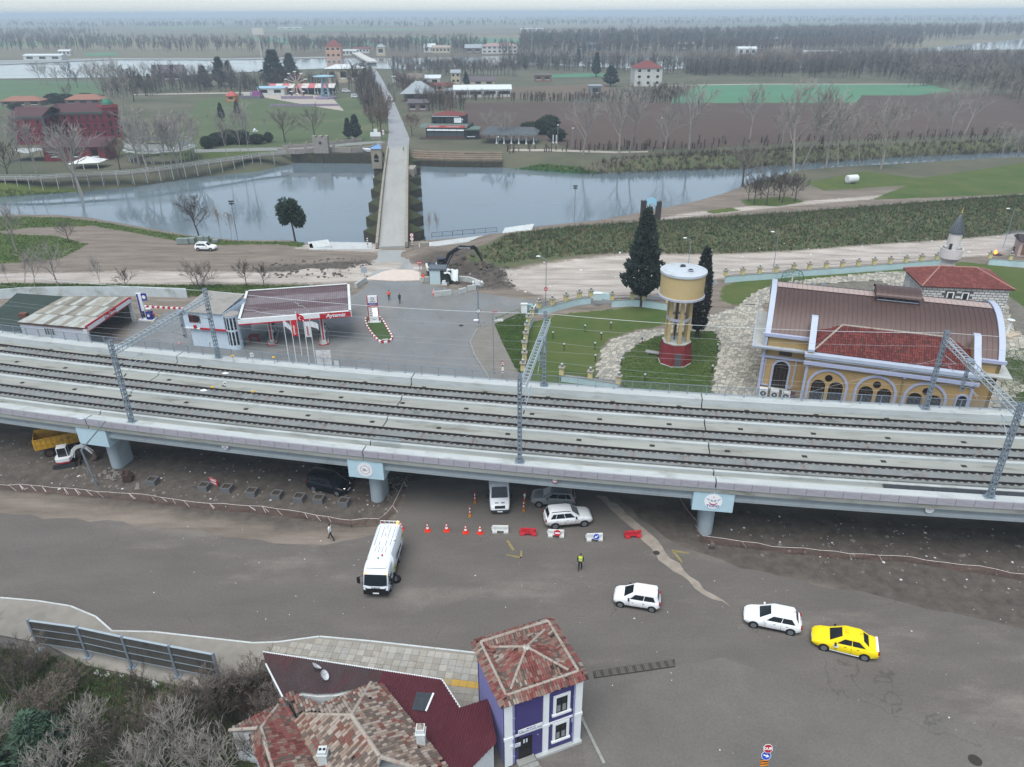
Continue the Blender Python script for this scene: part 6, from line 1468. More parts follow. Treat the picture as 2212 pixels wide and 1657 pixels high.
for k in ai(eT):
 f0,f1=k/eT,(k+1)/eT;qa=[bY[0].lerp(bY[3],f0),bY[1].lerp(bY[2],f0),bY[1].lerp(bY[2],f1-.004),bY[0].lerp(bY[3],f1-.004)]
 qa=[p+Vc((0,0,(.10 if(i>1)else 0)+.02*k))for i,p in bf(qa)]
 lt_=k%2==0
 ci(ca,qa,lambda f:ac('pale_maroon_corrugated','#776d71',.6,ae=.15,scale=.8,at='#8e888b',ah=1.,az=.7)if lt_ else ff,.3,.045,8,bY[1]-bY[0])
m=MB();m.aA([p-Vc((0,0,.35))for p in bY],(0,0,-.25));m.bw('soffit',ag,ca)
ev('slack_cable','slack pale cable lying across the canopy roof',[P(*gs(x,y),5.1)for x,y in((770,380),(850,400),(900,395),(1000,425),(1150,445),(1300,455))],.03,cs,'cable')
ev('slack_cable','short kinked white cable on the canopy roof',[P(*gs(x,y),5.12)for x,y in((1400,305),(1450,320),(1445,345),(1490,345),(1540,375))],.03,cs,'cable')
for gx_,aF in((1130,'pump island with red and white column under the left half of the canopy'),(1755,'pump island with red and white column under the right half of the canopy')):
 p=P(*gs(gx_,800));t=ad('pump_island',aF,'fuel pump',p,atan2(cn[1].y-cn[0].y,cn[1].x-cn[0].x),'pump islands')
 m=MB();pr=[(.75*cos(a),.6*sin(a)+(5.0 if sin(a)>0 else 0))for a in[2*PI*i/20+.01 for i in ai(20)]];m.aO(pr,0,.18);m.ab('island',bK,t)
 m=MB();m.aQ([[(x*1.06,y*1.03-.05,z)for x,y in pr]for z in(.03,.16)],a8=False);m.ab('island_edge',aN,t)
 for ee in(.6,4.4):
  m=MB();m.ak(-.28,ee-.2,.18,.28,ee+.2,4.3);m.ab('column',ag,t);m=MB();m.ak(-.12,ee-.215,.5,.12,ee-.2,3.9);m.ab('red_stripe',aN,t)
 for ee in(1.6,3.2):
  m=MB();m.ak(-.35,ee-.3,.18,.35,ee+.3,1.9);o=m.ab('dispenser',av,t);m=MB();m.ak(-.36,ee-.31,1.2,.36,ee+.31,1.75);bb('display',m.mesh('display',ag),o)
  m=MB()
  for sd in(-1,1):m.am([(sd*.4,ee,1.5),(sd*.7,ee,1.2),(sd*.65,ee,.5),(sd*.4,ee,.7)],.03,5)
  o2=m.aS('hose',an,t)
 for sd in(-1,1):m=MB();m.am([(sd*.55,-.5,0),(sd*.55,-.5,.8)],.06,6);m.ab('bollard',aN,t)
t=ad('red_stand','dark red table-like stand on the forecourt beside the left pump island','stand',P(*gs(925,775)),.1);m=MB();m.aj((0,0,1.0),(1.5,1.2,.08));m.ab('top',ac('dull_red','#6f2a2c',.7,ae=.1),t)
for x in(-.6,.6):m=MB();m.aj((x,0,.5),(.08,.9,1.0));m.ab('leg',aN,t)
ki=ad('station_kiosk','white two-storey filling station kiosk with round glazed corner turret','building',P(*gs(440,850)))
a,b=P(*gs(200,830)),P(*gs(640,868));d=(b-a).normalized();n_=Vc((-d.y,d.x,0));L=(b-a).length;Rk=atan2(d.y,d.x);ki.location=a;ki.rotation_euler=(0,0,Rk);DP=6.2
g3=ac('pale_blue_white_wall','#bfcfdd',.7,ae=.05)
m=MB();m.ak(0,0,0,L,DP,3.0);m.ak(-.6,-.25,3.15,L-.1,DP,5.65);m.ab('wall',g3,ki)
m=MB();m.ak(-.75,-.4,3.0,L+.15,DP,3.15);m.ab('ledge',ag,ki);m=MB();m.ak(1.9,-.45,3.02,L+.1,-.4,3.32);m.ak(.9,-.45,3.1,1.3,-.26,3.6);m.ab('red_band',aN,ki)
m=MB();m.ak(.35,-.27,4.05,2.05,-.255,5.15);w_=m.ab('window',ac('dark_brown_pane','#2e2524',.2,ae=0),ki)
m=MB()
for x0,x1,z0,z1 in((.3,.4,4.0,5.2),(2.0,2.1,4.0,5.2),(.3,2.1,5.1,5.2),(.3,2.1,4.0,4.1),(.8,.88,4.1,5.1)):m.ak(x0,-.31,z0,x1,-.272,z1)
bb('frame',m.mesh('frame',ac('window_red_frame','#74333a',.6,ae=.05)),w_)
for i in ai(13):
 m=MB();x=-.75+i*(L+.6)/13;m.aA([(x,-.55,5.66),(x+(L+.6)/13-.02,-.55,5.66),(x+(L+.6)/13-.02,DP+.1,6.35),(x,DP+.1,6.35)],(0,0,.05));m.ab('roof_sheet',ac('grey_roof_sheet','#8f8d88',.8,ae=.1,scale=.8,at='#6e6a62',ah=.6,az=.6),ki)
m=MB();m.am([(2.6,-.08,.1),(2.6,-.08,.95),(2.9,-.08,1.0)],.06,6);m.ab('vent_pipe',ag,ki)
for x in(.9,1.5,2.1,2.5):m=MB();m.ak(x,-.03,.2,x+.06,-.002,3.0);m.ab('pilaster_strip',g3,ki)
iU,iT,tr=L+.55,.75,1.0
m=MB();m.aq([(tr,0),(tr,5.2),(tr+.12,5.2),(tr+.12,5.3)],28,iU,iT);m.ab('turret',g3,ki,aw=30);m=MB();m.aq([(tr+.1,5.3),(tr+.1,5.42),(.3,5.5)],28,iU,iT);m.ab('turret_roof',ac('grey_roof_sheet','#8f8d88'),ki)
for k in ai(4):
 a0=-PI*.5-.75+k*.5
 for z0,z1 in((.8,2.9),(3.2,5.0)):
  m=MB();aa=[a0+.32*j/5 for j in ai(6)];m.aQ([[(iU+(tr+.012)*cos(t_),iT+(tr+.012)*sin(t_),z)for t_ in aa]for z in(z0,z1)],a8=False,bC=False);m.ab('turret_window',aE,ki)
FL_=[(1340,1020,1265,'plain','white flag on the left flagpole by the viaduct railing'),(1425,1025,1360,'redbanner','red upright banner on the second flagpole, lettering reversed'),(1490,940,1410,'turk','red Turkish flag on the tallest flagpole'),(1580,1040,1508,'whitebanner','white upright banner with red lettering on a flagpole'),(1655,1050,1575,'white2','white waving flag with small dark print on the right flagpole')]
def eR(w,h,bE,ph,nx=10,nz=6,fv=0.):
 vs=[(w*i/nx*(1-.10*fv),bE*sin(i*1.1+ph)*i/nx,-h*j/nz-fv*w*(i/nx)**1.4)for j in ai(nz+1)for i in ai(nx+1)]
 m=MB();m.add(vs,[(j*(nx+1)+i,j*(nx+1)+i+1,(j+1)*(nx+1)+i+1,(j+1)*(nx+1)+i)for j in ai(nz)for i in ai(nx)]);return m
ir=ac('flag_red','#c21d2c',.8,ae=.08);iq=ac('flag_white','#d3d7da',.8,ae=.06)
for x,y,iC,kind,aF in FL_:
 base=P(*gs(x,y));ty={1265:510,1360:515,1410:425,1508:525,1575:518}[iC];h=HG(*gs(x,y),gs(iC,ty)[1]);t=ad('flagpole',aF,'flag',base,0,'flagpoles at the filling station')
 m=MB();m.am([(0,0,0),(0,0,h)],[.06,.04],8);m.a9((0,0,h+.05),.07,8,5);m.ab('pole',af,t)
 if kind=='turk':
  o=eR(1.1,.95,.10,0,fv=.55).ab('flag',ir,t);o.location=(.05,0,h-.1);mm=MB(Tr((.5,-.10,-.72))@bL(PI/2));i2=[[(r_*cos(a)+dx,r_*sin(a),0)for a in[.6+5.1*i/14 for i in ai(15)]]for r_,dx in((.24,0),(.19,.07))];mm.aQ(i2,a8=False,bC=False);bb('crescent',mm.mesh('crescent',af),o)
 elif 'banner' in kind:
  o=eR(.75,2.3,.05,1).ab('flag',ir if kind=='redbanner' else iq,t);o.location=(.06,0,h-.1)
  tt=aW('Aytemiz',.42,Tr((.36,-.08,-1.35))@bL(PI/2)@dO(PI/2)@Matrix.Diagonal((1,-1,1,1)),af if kind=='redbanner' else aN,None,bI=.008);tt.parent=o
 else:
  o=eR(1.1,.85,.12,.5,fv=.9 if kind=='plain' else.35).ab('flag',iq,t);o.location=(.05,0,h-.12)
t=ad('notice_panel','white panel with a faded pink round emblem standing behind the viaduct railing','sign',P(*gs(1765,1075)),.0);q0=P(*gs(1765,1075));hN=HG(*gs(1765,1075),gs(1765,875)[1])
for sd in(-1,1):
 m=MB();m.ak(min(sd*.02,sd*1.02),-.04,.2,max(sd*.02,sd*1.02),.0,hN);m.ab('panel',ag,t)
m=MB(Tr((0,-.05,hN*.55))@bL(PI/2));
for r_ in(.45,.62):m.aQ([[(q*cos(2*PI*i/24),q*sin(2*PI*i/24),0)for i in ai(24)]for q in(r_-.06,r_)],a8=False)
m.aS('faded_emblem',ac('faded_pink','#c9aeb4',.7,ae=.1),t)
m=MB();m.ak(1.35,-.03,.2,2.0,0,.95);m.ab('small_panel',ag,t)
pt=P(*rd(275,1150));hT=HG(*rd(265,1150),rd(235,770)[1]);t=ad('price_totem','tall white and red fuel price totem with lit figures on the planted island','sign',pt,.06)
m=MB();m.ak(-.72,-.16,.25,.72,.16,hT);m.ab('panel',af,t);m=MB();m.ak(-.86,-.17,.25,-.73,.17,hT);m.ab('red_edge',aN,t);m=MB();m.ak(.73,-.17,.25,.80,.17,hT);m.ab('red_edge',aN,t);m=MB();m.ak(-1.0,-.5,0,1.0,.5,.25);m.ab('base',ba,t)
FX=lambda x,z:Tr((x,-.17,z))@bL(PI/2)
m=MB(FX(0,hT-.45));m.aQ([[(q*cos(2*PI*i/20),q*sin(2*PI*i/20),0)for i in ai(20)]for q in(.17,.25)],a8=False);m.ab('roundel',av,t);aW('Aytemiz',.25,FX(0,hT-.88),av,t,world=False,bI=.004,shear=.2)
for z,mt,iC in((hT-1.28,aU,'Aytemaster'),(hT-1.66,aN,'Optimum')):
 m=MB();m.ak(-.70,-.175,z-.17,.70,-.161,z+.17);m.ab('band',mt,t);aW(iC,.22,FX(0,z)@Tr((0,0,.008)),af,t,world=False,bI=.004,shear=.2)
ij=ac('lit_white_figures','#f4f8ff',.4,ae=0,dG=1.6)
for i,s_ in bf(('44.85','44.92','43.10','24.38')):
 aW(s_,.30,FX(.25,hT-2.12-i*.36),ij,t,world=False,bI=.008);m=MB();m.ak(-.6,-.168,hT-2.17-i*.36,-.28,-.161,hT-2.07-i*.36);m.ab('product_mark',av,t)
aW('E-ÇEVRE',.15,FX(0,.62),av,t,world=False)
jd=ad('traffic_island','planted traffic island edged with red and white kerb stones below the price totem','traffic island',P(*rd(330,1290)))
ol=[rd(150,1085),rd(145,1120),rd(165,1190),rd(215,1270),rd(270,1340),rd(330,1400),rd(400,1425),rd(480,1410),rd(525,1370),rd(515,1330),rd(470,1250),rd(430,1180),rd(385,1105),rd(345,1065),rd(230,1050)]
op=[P(*q,.2)for q in ol];m=MB();m.aO([(p.x,p.y)for p in op],0,.2);m.bw('turf',ac('island_turf','#3d5029',.95,ae=.25,scale=3,bO=.5,bi=8),jd)
i5=[];
for a,b in zip(op,op[1:]+op[:1]):i5 .append((a,b,(b-a).length))
tot=sum(p[2]for p in i5);k=46;st=tot/k
def fX(s_):
 for a,b,l_ in i5:
  if s_<=l_:return a.lerp(b,s_/l_)
  s_-=l_
 return op[0]
for i in ai(k):
 a,b=fX(i*st),fX((i+.97)*st);m=MB();m.ao(a-Vc((0,0,.05)),b-Vc((0,0,.05)),.24,.34);m.bw('kerb_stone',aN if i%2 else af,jd)
m=MB();q=P(*rd(425,1385),.25);m.aj(q,(.9,.25,.06),rz=.1);m.bw('pale_stone',ba,jd)
wz=3.9;wq=[P(*hw(x,y),wz)for x,y in((205,540),(1010,612),(1550,252),(765,250))]
w_=ad('car_wash','open-fronted white car wash shed with patched grey sheet roof and red sign band','building',P(*hw(600,780)))
for i,(a,b)in bf(((wq[0],wq[1]),(wq[3],wq[0]),(wq[2],wq[3]))):
 d=(b-a).normalized();n_=Vc((-d.y,d.x,0));m=MB();a2,b2=a+d*.15,b-d*.15;m.aA([Vc((a2 .x,a2 .y,0))+n_*.15,Vc((b2 .x,b2 .y,0))+n_*.15,Vc((b2 .x,b2 .y,wz-.15))+n_*.15,Vc((a2 .x,a2 .y,wz-.15))+n_*.15],n_*.2);m.bw('wall',ac('wash_wall','#c3cad6',.75,ae=.06,at='#a3a5ac',ah=.5,az=.4)if i==0 else ac('grey_block_wall','#6b6b6a',.9,ae=.1,scale=2),w_)
d=(wq[1]-wq[0]).normalized();nw=Vc((d.y,-d.x,0));p0=Vc((wq[0].x,wq[0].y,0))+d*4.2+nw*-.14
m=MB();m.aA([p0+Vc((0,0,2.3)),p0+d*1.7+Vc((0,0,2.3)),p0+d*1.7+Vc((0,0,3.2)),p0+Vc((0,0,3.2))],nw*.01);wn2=m.bw('window',aE,w_)
for k in ai(5):m=MB();m.ao(p0+d*(.02+.41*k)+nw*.03+Vc((0,0,2.3)),p0+d*(.02+.41*k)+nw*.03+Vc((0,0,3.2)),.06);m.bw('window_bar',ag,w_)
jF=[ac(f'roof_patch_{i}',c,.9,ae=.2,scale=2,at='#6b675d',ah=1.2,az=.6,aH=(1,.4,1))for i,c in bf(('#8b877c','#a8ada8','#77736a','#9a978c'))]
k1,k2=13,3
for i in ai(k1):
 for j in ai(k2):
  g=lambda u,v:(wq[0].lerp(wq[1],u)).lerp(wq[3].lerp(wq[2],u),v)
  u0,u1,v0,v1=i/k1,(i+1.04)/k1,j/k2,(j+1.03)/k2;qz=.03*j+.012*(i%2);aB=[g(u0,v0),g(u1,v0),g(u1,v1),g(u0,v1)]
  eo=rnd.choice((0,0,2,3,1))if(i+j)%3 else 1
  m=MB()
  gh=4
  for r_ in ai(gh):
   a,b=r_/gh,(r_+1)/gh;e=[aB[0].lerp(aB[1],a),aB[0].lerp(aB[1],b),aB[3].lerp(aB[2],b),aB[3].lerp(aB[2],a)];e=[p+Vc((0,0,qz+(.045 if q_ in(0,3)else 0)+.12*v0))for q_,p in bf(e)];m.poly(e)
   f=[aB[0].lerp(aB[1],b),aB[3].lerp(aB[2],b)];f=[p+Vc((0,0,qz+.12*v0))for p in f];m.poly([f[0],f[0]+Vc((0,0,.045)),f[1]+Vc((0,0,.045)),f[1]])
  m.bw('roof_sheet',jF[eo],w_)
m=MB();m.aA([p-Vc((0,0,.12))for p in wq],(0,0,-.15));m.bw('roof_slab',ac('brown_roof_edge','#5f4a45',.8,ae=.1),w_)
a,b=wq[1],wq[2];d=(b-a).normalized();n_=Vc((d.y,-d.x,0));m=MB();m.aA([a+n_*.1+Vc((0,0,.28)),b+n_*.1+Vc((0,0,.28)),b+n_*.1-Vc((0,0,.75)),a+n_*.1-Vc((0,0,.75))],n_*.14);m.bw('sign_band',aN,w_)
for f0,f1 in((.03,.38),(.64,.97)):m=MB();p,q=a.lerp(b,f0),a.lerp(b,f1);m.aA([p+n_*.25+Vc((0,0,.02)),q+n_*.25+Vc((0,0,.02)),q+n_*.25-Vc((0,0,.58)),p+n_*.25-Vc((0,0,.58))],n_*.03);m.bw('white_panel',af,w_)
aW('Oto Yıkama',.62,ds(a.lerp(b,.51)+n_*.255-Vc((0,0,.26)),d,Vc((0,0,1))),af,w_,bI=.012,sx=.98)
for f in(.015,.985):p=a.lerp(b,f);m=MB();m.ak(p.x-.25,p.y-.25,0,p.x+.25,p.y+.25,wz-.2);m.bw('corner_post',ag,w_)
g_=ad('green_roof_shed','low shed with a broad dark green roof left of the car wash','shed',P(*hw(100,780)))
gA,gB,gC,gD=P(*hw(-300,640),2.6),P(*hw(235,640),2.6),P(*hw(785,236),3.4),P(*hw(200,196),3.4)
for i in ai(12):
 m=MB();u0,u1=i/12,(i+.985)/12;z_=Vc((0,0,.03));m.aA([gA.lerp(gB,u0),gA.lerp(gB,u1),gD.lerp(gC,u1),gD.lerp(gC,u0)],(0,0,.05));m.bw('roof_sheet',ac('dark_green_roof','#2b3a33',.7,ae=.12,scale=.6),g_)
m=MB();c_=(gA+gB+gC+gD)/4;m.aO([(p.x+(c_.x-p.x)*.05,p.y+(c_.y-p.y)*.05)for p in(gA,gB,gC,gD)],0,2.5);m.bw('wall',ag,g_)
m=MB();p=P(*hw(285,460),3.2);m.aj((p.x,p.y,2.9),(1.1,.8,1.4));m.bw('chimney',ac('brick_chimney','#6b4a3f',.9,ae=.25,scale=5),g_)
lp=P(*hw(1745,515));t=ad('gas_pump','white and blue gas pump pillar sign with a small dispenser in the station yard','fuel pump',lp,-.05);hL=HG(*hw(1715,512),hw(1655,190)[1])
m=MB();m.ak(-1.0,-.6,0,1.6,.6,.2);m.ab('base',ag,t);m=MB();m.ak(-.55,-.14,.2,.25,.14,hL);m.ab('pillar',af,t);m=MB();m.ak(-.5,-.16,.3,-.22,-.141,hL-.1);m.ab('blue_stripe',aU,t);m=MB();m.ak(.26,-.1,hL-1.2,1.05,.1,hL-.05);m.ab('flag_sign',aU,t)
m=MB(FX(.65,hL-.62).copy());m.M=Tr((.65,-.11,hL-.62))@bL(PI/2);m.bH((0,0,0),(0,0,1),.3,.01,18,up=(0,1,0));m.ab('roundel',al,t)
m=MB();m.ak(.5,-.35,.2,1.3,.35,1.5);dsp=m.ab('dispenser',aU,t);m=MB();m.M=Tr((.85,-.36,.9))@bL(PI/2);m.bH((0,0,0),(0,0,1),.22,.01,16,up=(0,1,0));bb('roundel',m.mesh('roundel',al),dsp)
m=MB();m.aj((.9,0,2.0),(.9,.7,.06));m.am([(.9,0,1.5),(.9,0,2.0)],.05,6);m.ab('canopy_top',ag,t);m=MB();m.am([(1.3,0,1.3),(1.7,0,1.0),(1.6,0,.4)],.04,5);m.a9((1.55,0,1.0),.16,8,5);m.ab('hose',aN,t)
m=MB();m.ak(-.2,-.15,.5,.2,-.141,1.6);m.ab('notice',av,t)
for q in([(1615,527),(1622,520),(1690,462),(1680,462)],[(1800,452),(1928,452),(1928,457),(1800,457)],[(1895,484),(1928,455),(1922,452),(1888,481)],[(1805,555),(1838,528),(1843,532),(1812,557)]):
 aV('road_marking',[hw(*p)for p in q],.034,ac('yellow_line','#b8a24a',.8,ae=.2,scale=3))
yw2=ad('yard_wall','long low white wall behind the car wash and the station yard','wall',P(200,645))
q=[P(-250,640),P(0,646),P(60,641),P(140,640),P(300,640),P(405,644)]
for a,b in zip(q,q[1:]):m=MB();m.aA([a,b,b+Vc((0,0,1.7)),a+Vc((0,0,1.7))],(0,.25,0));m.bw('wall_length',ac('stained_white_wall','#b9c3c6',.85,ae=.12,scale=.8,at='#84887c',ah=.35,az=.8),yw2)
kb=ad('painted_kerb','kerb of red and white stones along the back of the station yard','kerb',P(345,669))
a,b=P(300,663),P(404,669)
for i in ai(18):m=MB();m.ao(a.lerp(b,i/18)+Vc((0,0,.15)),a.lerp(b,(i+.97)/18)+Vc((0,0,.15)),.25,.3);m.bw('kerb_stone',aN if i%2 else af,kb)
hp=gp(*rd(1240,610));t=ad('barrier_hut','small pale hut half wrapped in white and dark green tarpaulin by the barrier','hut',hp,-.03)
m=MB();m.ak(-2.3,0,0,-.4,2.2,2.7);m.ab('white_half',ac('pale_panel','#b5c9cd',.6,ae=.04),t);m=MB();m.ak(-.4,.1,0,1.6,2.2,2.5);m.ab('green_half',ac('dark_green_tarp','#232e2b',.8,ae=.1),t);m=MB();m.ak(-2.5,-.15,2.7,.7,2.4,3.0);m.ab('roof',ac('hut_roof','#59626a',.6,ae=.05),t)
m=MB();g=9;vs=[(.3+2.5*i/g,-.12-.35*(j/g)*(.4+.6*sin(i*1.1)**2)+(1-j/g)*1.2,2.75-.10*sin(i*2.1)-(j/g)**1.5*(1.7 if i>4 else.5)-.3*(i/g))for j in ai(g+1)for i in ai(g+1)]
m.add(vs,[(j*(g+1)+i,j*(g+1)+i+1,(j+1)*(g+1)+i+1,(j+1)*(g+1)+i)for j in ai(g)for i in ai(g)]);m.ab('white_tarpaulin',ac('white_tarp','#c4cccd',.5,ae=.1),t)
m=MB();m.aj((.5,-.5,.35),(1.2,.6,.5));m.aj((.3,-.5,.75),(.6,.5,.3));m.ab('clutter',ag,t)
def cj(x0,y0,x1,y1,aF,h=.95):
 a,b=gp(*rd(x0,y0)),gp(*rd(x1,y1));c=(a+b)/2;o=ad('concrete_block',aF,'concrete barrier',c,atan2(b.y-a.y,b.x-a.x),'concrete blocks at the junction');L=(b-a).length
 m=MB();m.aA([(-L/2,y,z)for y,z in((-.3,0),(.3,0),(.22,h),(-.22,h))],(L,0,0));m.ab('block',bK,o);m=MB();m.ak(-L/2-.02,-.34,0,L/2+.02,.34,.12);m.ab('foot',aL,o)
cj(1120,782,1362,757,'long concrete block with two cones at its end, in front of the hut');cj(1468,748,1570,722,'middle concrete block between the long one and the camera pole');cj(1590,702,1702,685,'concrete block just behind the camera pole');cj(8,668,150,575,'concrete block left of the closed bridge road');cj(1470,560,1620,570,'long low concrete wall behind the hut');cj(1620,572,1800,640,'low concrete wall bending down beside the rubble heap');cj(920,580,1050,565,'concrete block behind the worker with the papers')
def aM(px,py,h,dj,aF,dB='sign',r=.05,name='sign_post'):
 p=gp(px,py);t=ad(name,aF,dB,p);m=MB();m.am([(0,0,0),(0,0,h)],r,8);m.ab('post',aC,t)
 for kind,z,s_ in dj:
  M=Tr((0,-.07,z))@bL(PI/2)
  if kind in('stop','noentry','round_w','noturn'):
   m=MB(M);m.bH((0,0,0),(0,0,1),s_,.02,24 if kind!='stop' else 8,up=(0,1,0));m.ab('plate',aT if kind!='noturn' else aD,t)
   if kind=='stop':aW('DUR',s_*.85,M@Tr((0,0,.03)),al,t,world=False,bI=.005)
   elif kind=='noentry':m=MB(M);m.aj((0,0,.023),(s_*1.4,s_*.35,.006));m.ab('bar',al,t)
   else:
    m=MB(M);m.bH((0,0,.021),(0,0,1),s_*.8,.004,24,up=(0,1,0));m.ab('face',al,t)
    if kind=='noturn':m=MB(M@dO(2.3));m.aA([(-.5*s_,-.1*s_,.026),(0,-.1*s_,.026),(0,-.35*s_,.026),(.55*s_,0,.026),(0,.35*s_,.026),(0,.1*s_,.026),(-.5*s_,.1*s_,.026)],(0,0,.004));m.ab('arrow',aD,t)
    else:m=MB(M);m.aj((0,0,.027),(s_*.25,s_*.9,.004));m.ab('mark',aD,t)
  elif kind=='striped':
   for i in ai(6):m=MB(M);m.aj((0,-s_/2+s_/6*(i+.5),.01),(.3,s_/6,.02),rz=0);m.v=[(x,y,zz+(x*.35 if True else 0))for x,y,zz in m.v];m.ab('stripe',al if i%2 else aD,t)
  elif kind=='panel':m=MB(M);m.aj((0,0,0),(s_,s_,.03));m.ab('panel',aZ,t);m=MB(M);m.aj((0,0,-.03),(s_*.06,s_,.03));m.ab('stiffener',aC,t)
  elif kind=='cross':
   for a in(.5,-.5):m=MB(M);m.aj((0,0,.02),(s_*2,.12,.02),rz=a);m.ab('cross_bar',af,t)
  elif kind=='tri':
   m=MB(M);m.aA([(-s_,-s_*.6,0),(s_,-s_*.6,0),(0,s_,0)],(0,0,.02));m.ab('plate',aT,t);m=MB(M);m.aA([(-s_*.72,-s_*.45,.021),(s_*.72,-s_*.45,.021),(0,s_*.68,.021)],(0,0,.004));m.ab('face',al,t);m=MB(M);m.aj((0,-.05,.027),(s_*.5,s_*.3,.004),rz=.3);m.ab('mark',aD,t)
  elif kind=='tall':m=MB(M);m.aj((0,0,0),(.3,s_,.02));m.ab('plate',al,t);m=MB(M);m.aj((0,-s_*.2,.012),(.3,.14,.004),rz=.3);m.ab('red_band',aT,t)
 return t
aM(*rd(920,500),3.0,[('stop',2.75,.42),('cross',1.75,.5)],'round red DUR stop sign on a post beside the white excavator')
aM(*rd(135,520),2.0,[('panel',1.6,1.1)],'grey backs of square sign panels left of the sand ramp')
tcam=P(*rd(1748,1205));hC=HG(*rd(1748,1205),rd(1725,545)[1]);t=aM(*rd(1748,1205),hC,[('noturn',HG(*rd(1748,1205),rd(1740,980)[1]),.36)],'tall grey camera pole with white cabinet on top and a no-turn sign','pole',.11,'camera_pole')
m=MB();m.ak(-.35,-.3,hC-.75,.35,.1,hC-.05);m.ab('cabinet',ag,t)
for x in(-.65,.7):m=MB();m.am([(0,0,hC-.15),(x,-.2,hC-.15)],.03,5);m.aj((x,-.35,hC-.2),(.2,.55,.2));m.ab('camera',af,t)
m=MB();m.a9((-.6,-.1,hC-.75),.2,10,6);m.ab('dome_camera',af,t);m=MB();m.aj((0,0,.15),(.5,.5,.3));m.ab('footing',aL,t)
aM(*c5(1050,1225),HG(*c5(1050,1225),c5(1045,1090)[1]),[('tri',HG(*c5(1050,1225),c5(1045,1112)[1]),.42),('tall',HG(*c5(1050,1225),c5(1045,1112)[1])-1.0,.9)],'triangular red-edged warning sign on a post behind the viaduct railing')
aM(*c5(985,880),2.6,[],'short post with a small red flag at the grass corner','post',.04);m=MB();p=gp(*c5(985,880));m.aj((p.x+.35,p.y,2.55),(.7,.05,.25));o=m.ab('red_flag',aN);db(o,'small red flag at the top of a thin post on the grass corner','flag')
def eN(px,py,ty,gM,aF,r=.07,je=True,sdx=1,jf='street lamps',name='street_lamp',lit=False):
 p=gp(px,py);h=HG(px,py,ty,p.z);t=ad(name,aF,'street lamp',p,0,jf);m=MB();m.am([(0,0,0),(0,0,h*.93),(gM*.85,0,h)],[r,r*.7,r*.5],8);m.ab('pole',aC,t);m=MB();m.a9((gM,0,h),.26,8,5,(1.5,.8,.45));m.ab('lamp_head',af,t);return t
eN(*c5(1327,745),c5(1327,418)[1],-1.3,'street lamp with a no-entry sign beside the curved garden wall');p=gp(*c5(1327,745))
aM(c5(1327,745)[0]+.01,c5(1327,745)[1],.1,[('noentry',HG(*c5(1327,745),c5(1333,630)[1]),.32)],'red no-entry disc fixed low on the street lamp by the curved wall')
eN(*c5(992,1190),c5(940,832)[1],-2.2,'slim street lamp on the footpath corner right behind the viaduct',.06)
eN(*c6(588,510),c6(610,258)[1],-1.2,'street lamp right of the water tower by the long garden wall');eN(*c6(42,470),c6(30,300)[1],-1.2,'street lamp showing above the water tank');eN(*c6(2078,355),c6(2120,108)[1],-1.4,'street lamp beside the small hut with the fire')
lq=P(209,1048);t=ad('leaning_lamp','leaning grey lamp post standing in the dirt by the mini excavator','street lamp',lq,0);cF=PY(205,908,lq.y-1.0)-lq
m=MB();m.am([(0,0,0),(-.25,-.3,4.5),(cF.x+1.0,cF.y,cF.z-.1)],[.11,.09,.06],8);m.am([(cF.x+1.0,cF.y,cF.z-.1),(cF.x-1.0,cF.y,cF.z+.2)],.04,6);m.ab('pole',aC,t);m=MB();m.a9((cF.x-1.3,cF.y,cF.z+.2),.25,8,5,(1.6,.7,.4));m.ab('lamp_head',aZ,t)
t=ad('switch_cabinet','white roadside switch cabinet at the corner of the garden wall','cabinet',gp(*c5(1188,785)));m=MB();m.ak(-.5,-.3,.1,.5,.3,1.5);m.ab('body',af,t);m=MB();m.ak(-.56,-.36,1.5,.56,.36,1.62);m.ab('lid',ag,t)
t=ad('switch_cabinet','pale teal roadside cabinet beside the taller white one','cabinet',gp(*c5(1220,775)));m=MB();m.ak(-.4,-.25,.1,.5,.3,1.15);m.ab('body',ac('teal_cabinet','#8fb0b0',.6,ae=.05),t);m=MB();m.ak(-.44,-.29,1.15,.54,.34,1.22);m.ab('lid',ac('teal_cabinet','#8fb0b0'),t)
t=ad('switch_cabinet','pale cabinet standing on the garden wall left of the large conifer','cabinet',P(*c5(1665,700),1.2));m=MB();m.ak(-.7,-.25,0,.7,.3,1.1);m.ab('body',ac('teal_white','#b7cdd2',.6,ae=.03),t);m=MB();m.ak(-.74,-.29,1.1,.74,.34,1.18);m.ab('lid',af,t)
# garden wall with pillars
g6=ac('garden_wall_paint','#b3cdd3',.7,ae=.05,at='#9aa9a5',ah=.4,az=.5);ii=ac('cream_pillar','#ccc18e',.75,ae=.08,at='#a39b78',ah=1.5,az=.4);f3=ac('stone_cap','#8f8d84',.9,ae=.15,scale=3)
iF=None
def dl():
 t=ad('wall_pillar','x','pillar',(0,0,0),0,'lamp pillars along the garden wall')
 m=MB();m.ak(-.3,-.3,0,.3,.3,1.0);m.ab('shaft',ii,t);m=MB();m.ak(-.42,-.42,1.0,.42,.42,1.13);m.ab('cap',f3,t);m=MB();m.am([(0,0,1.13),(0,0,1.35)],.04,6);m.ab('stem',an,t);m=MB();m.a9((0,0,1.5),.2,10,7);m.ab('globe',ac('lamp_globe','#a9b0b3',.2,ae=0),t)
 m=MB();m.aq([(.21,1.42),(.21,1.48)],10,a8=False);m.ab('globe_band',an,t);return t
iF=dl();gn=0
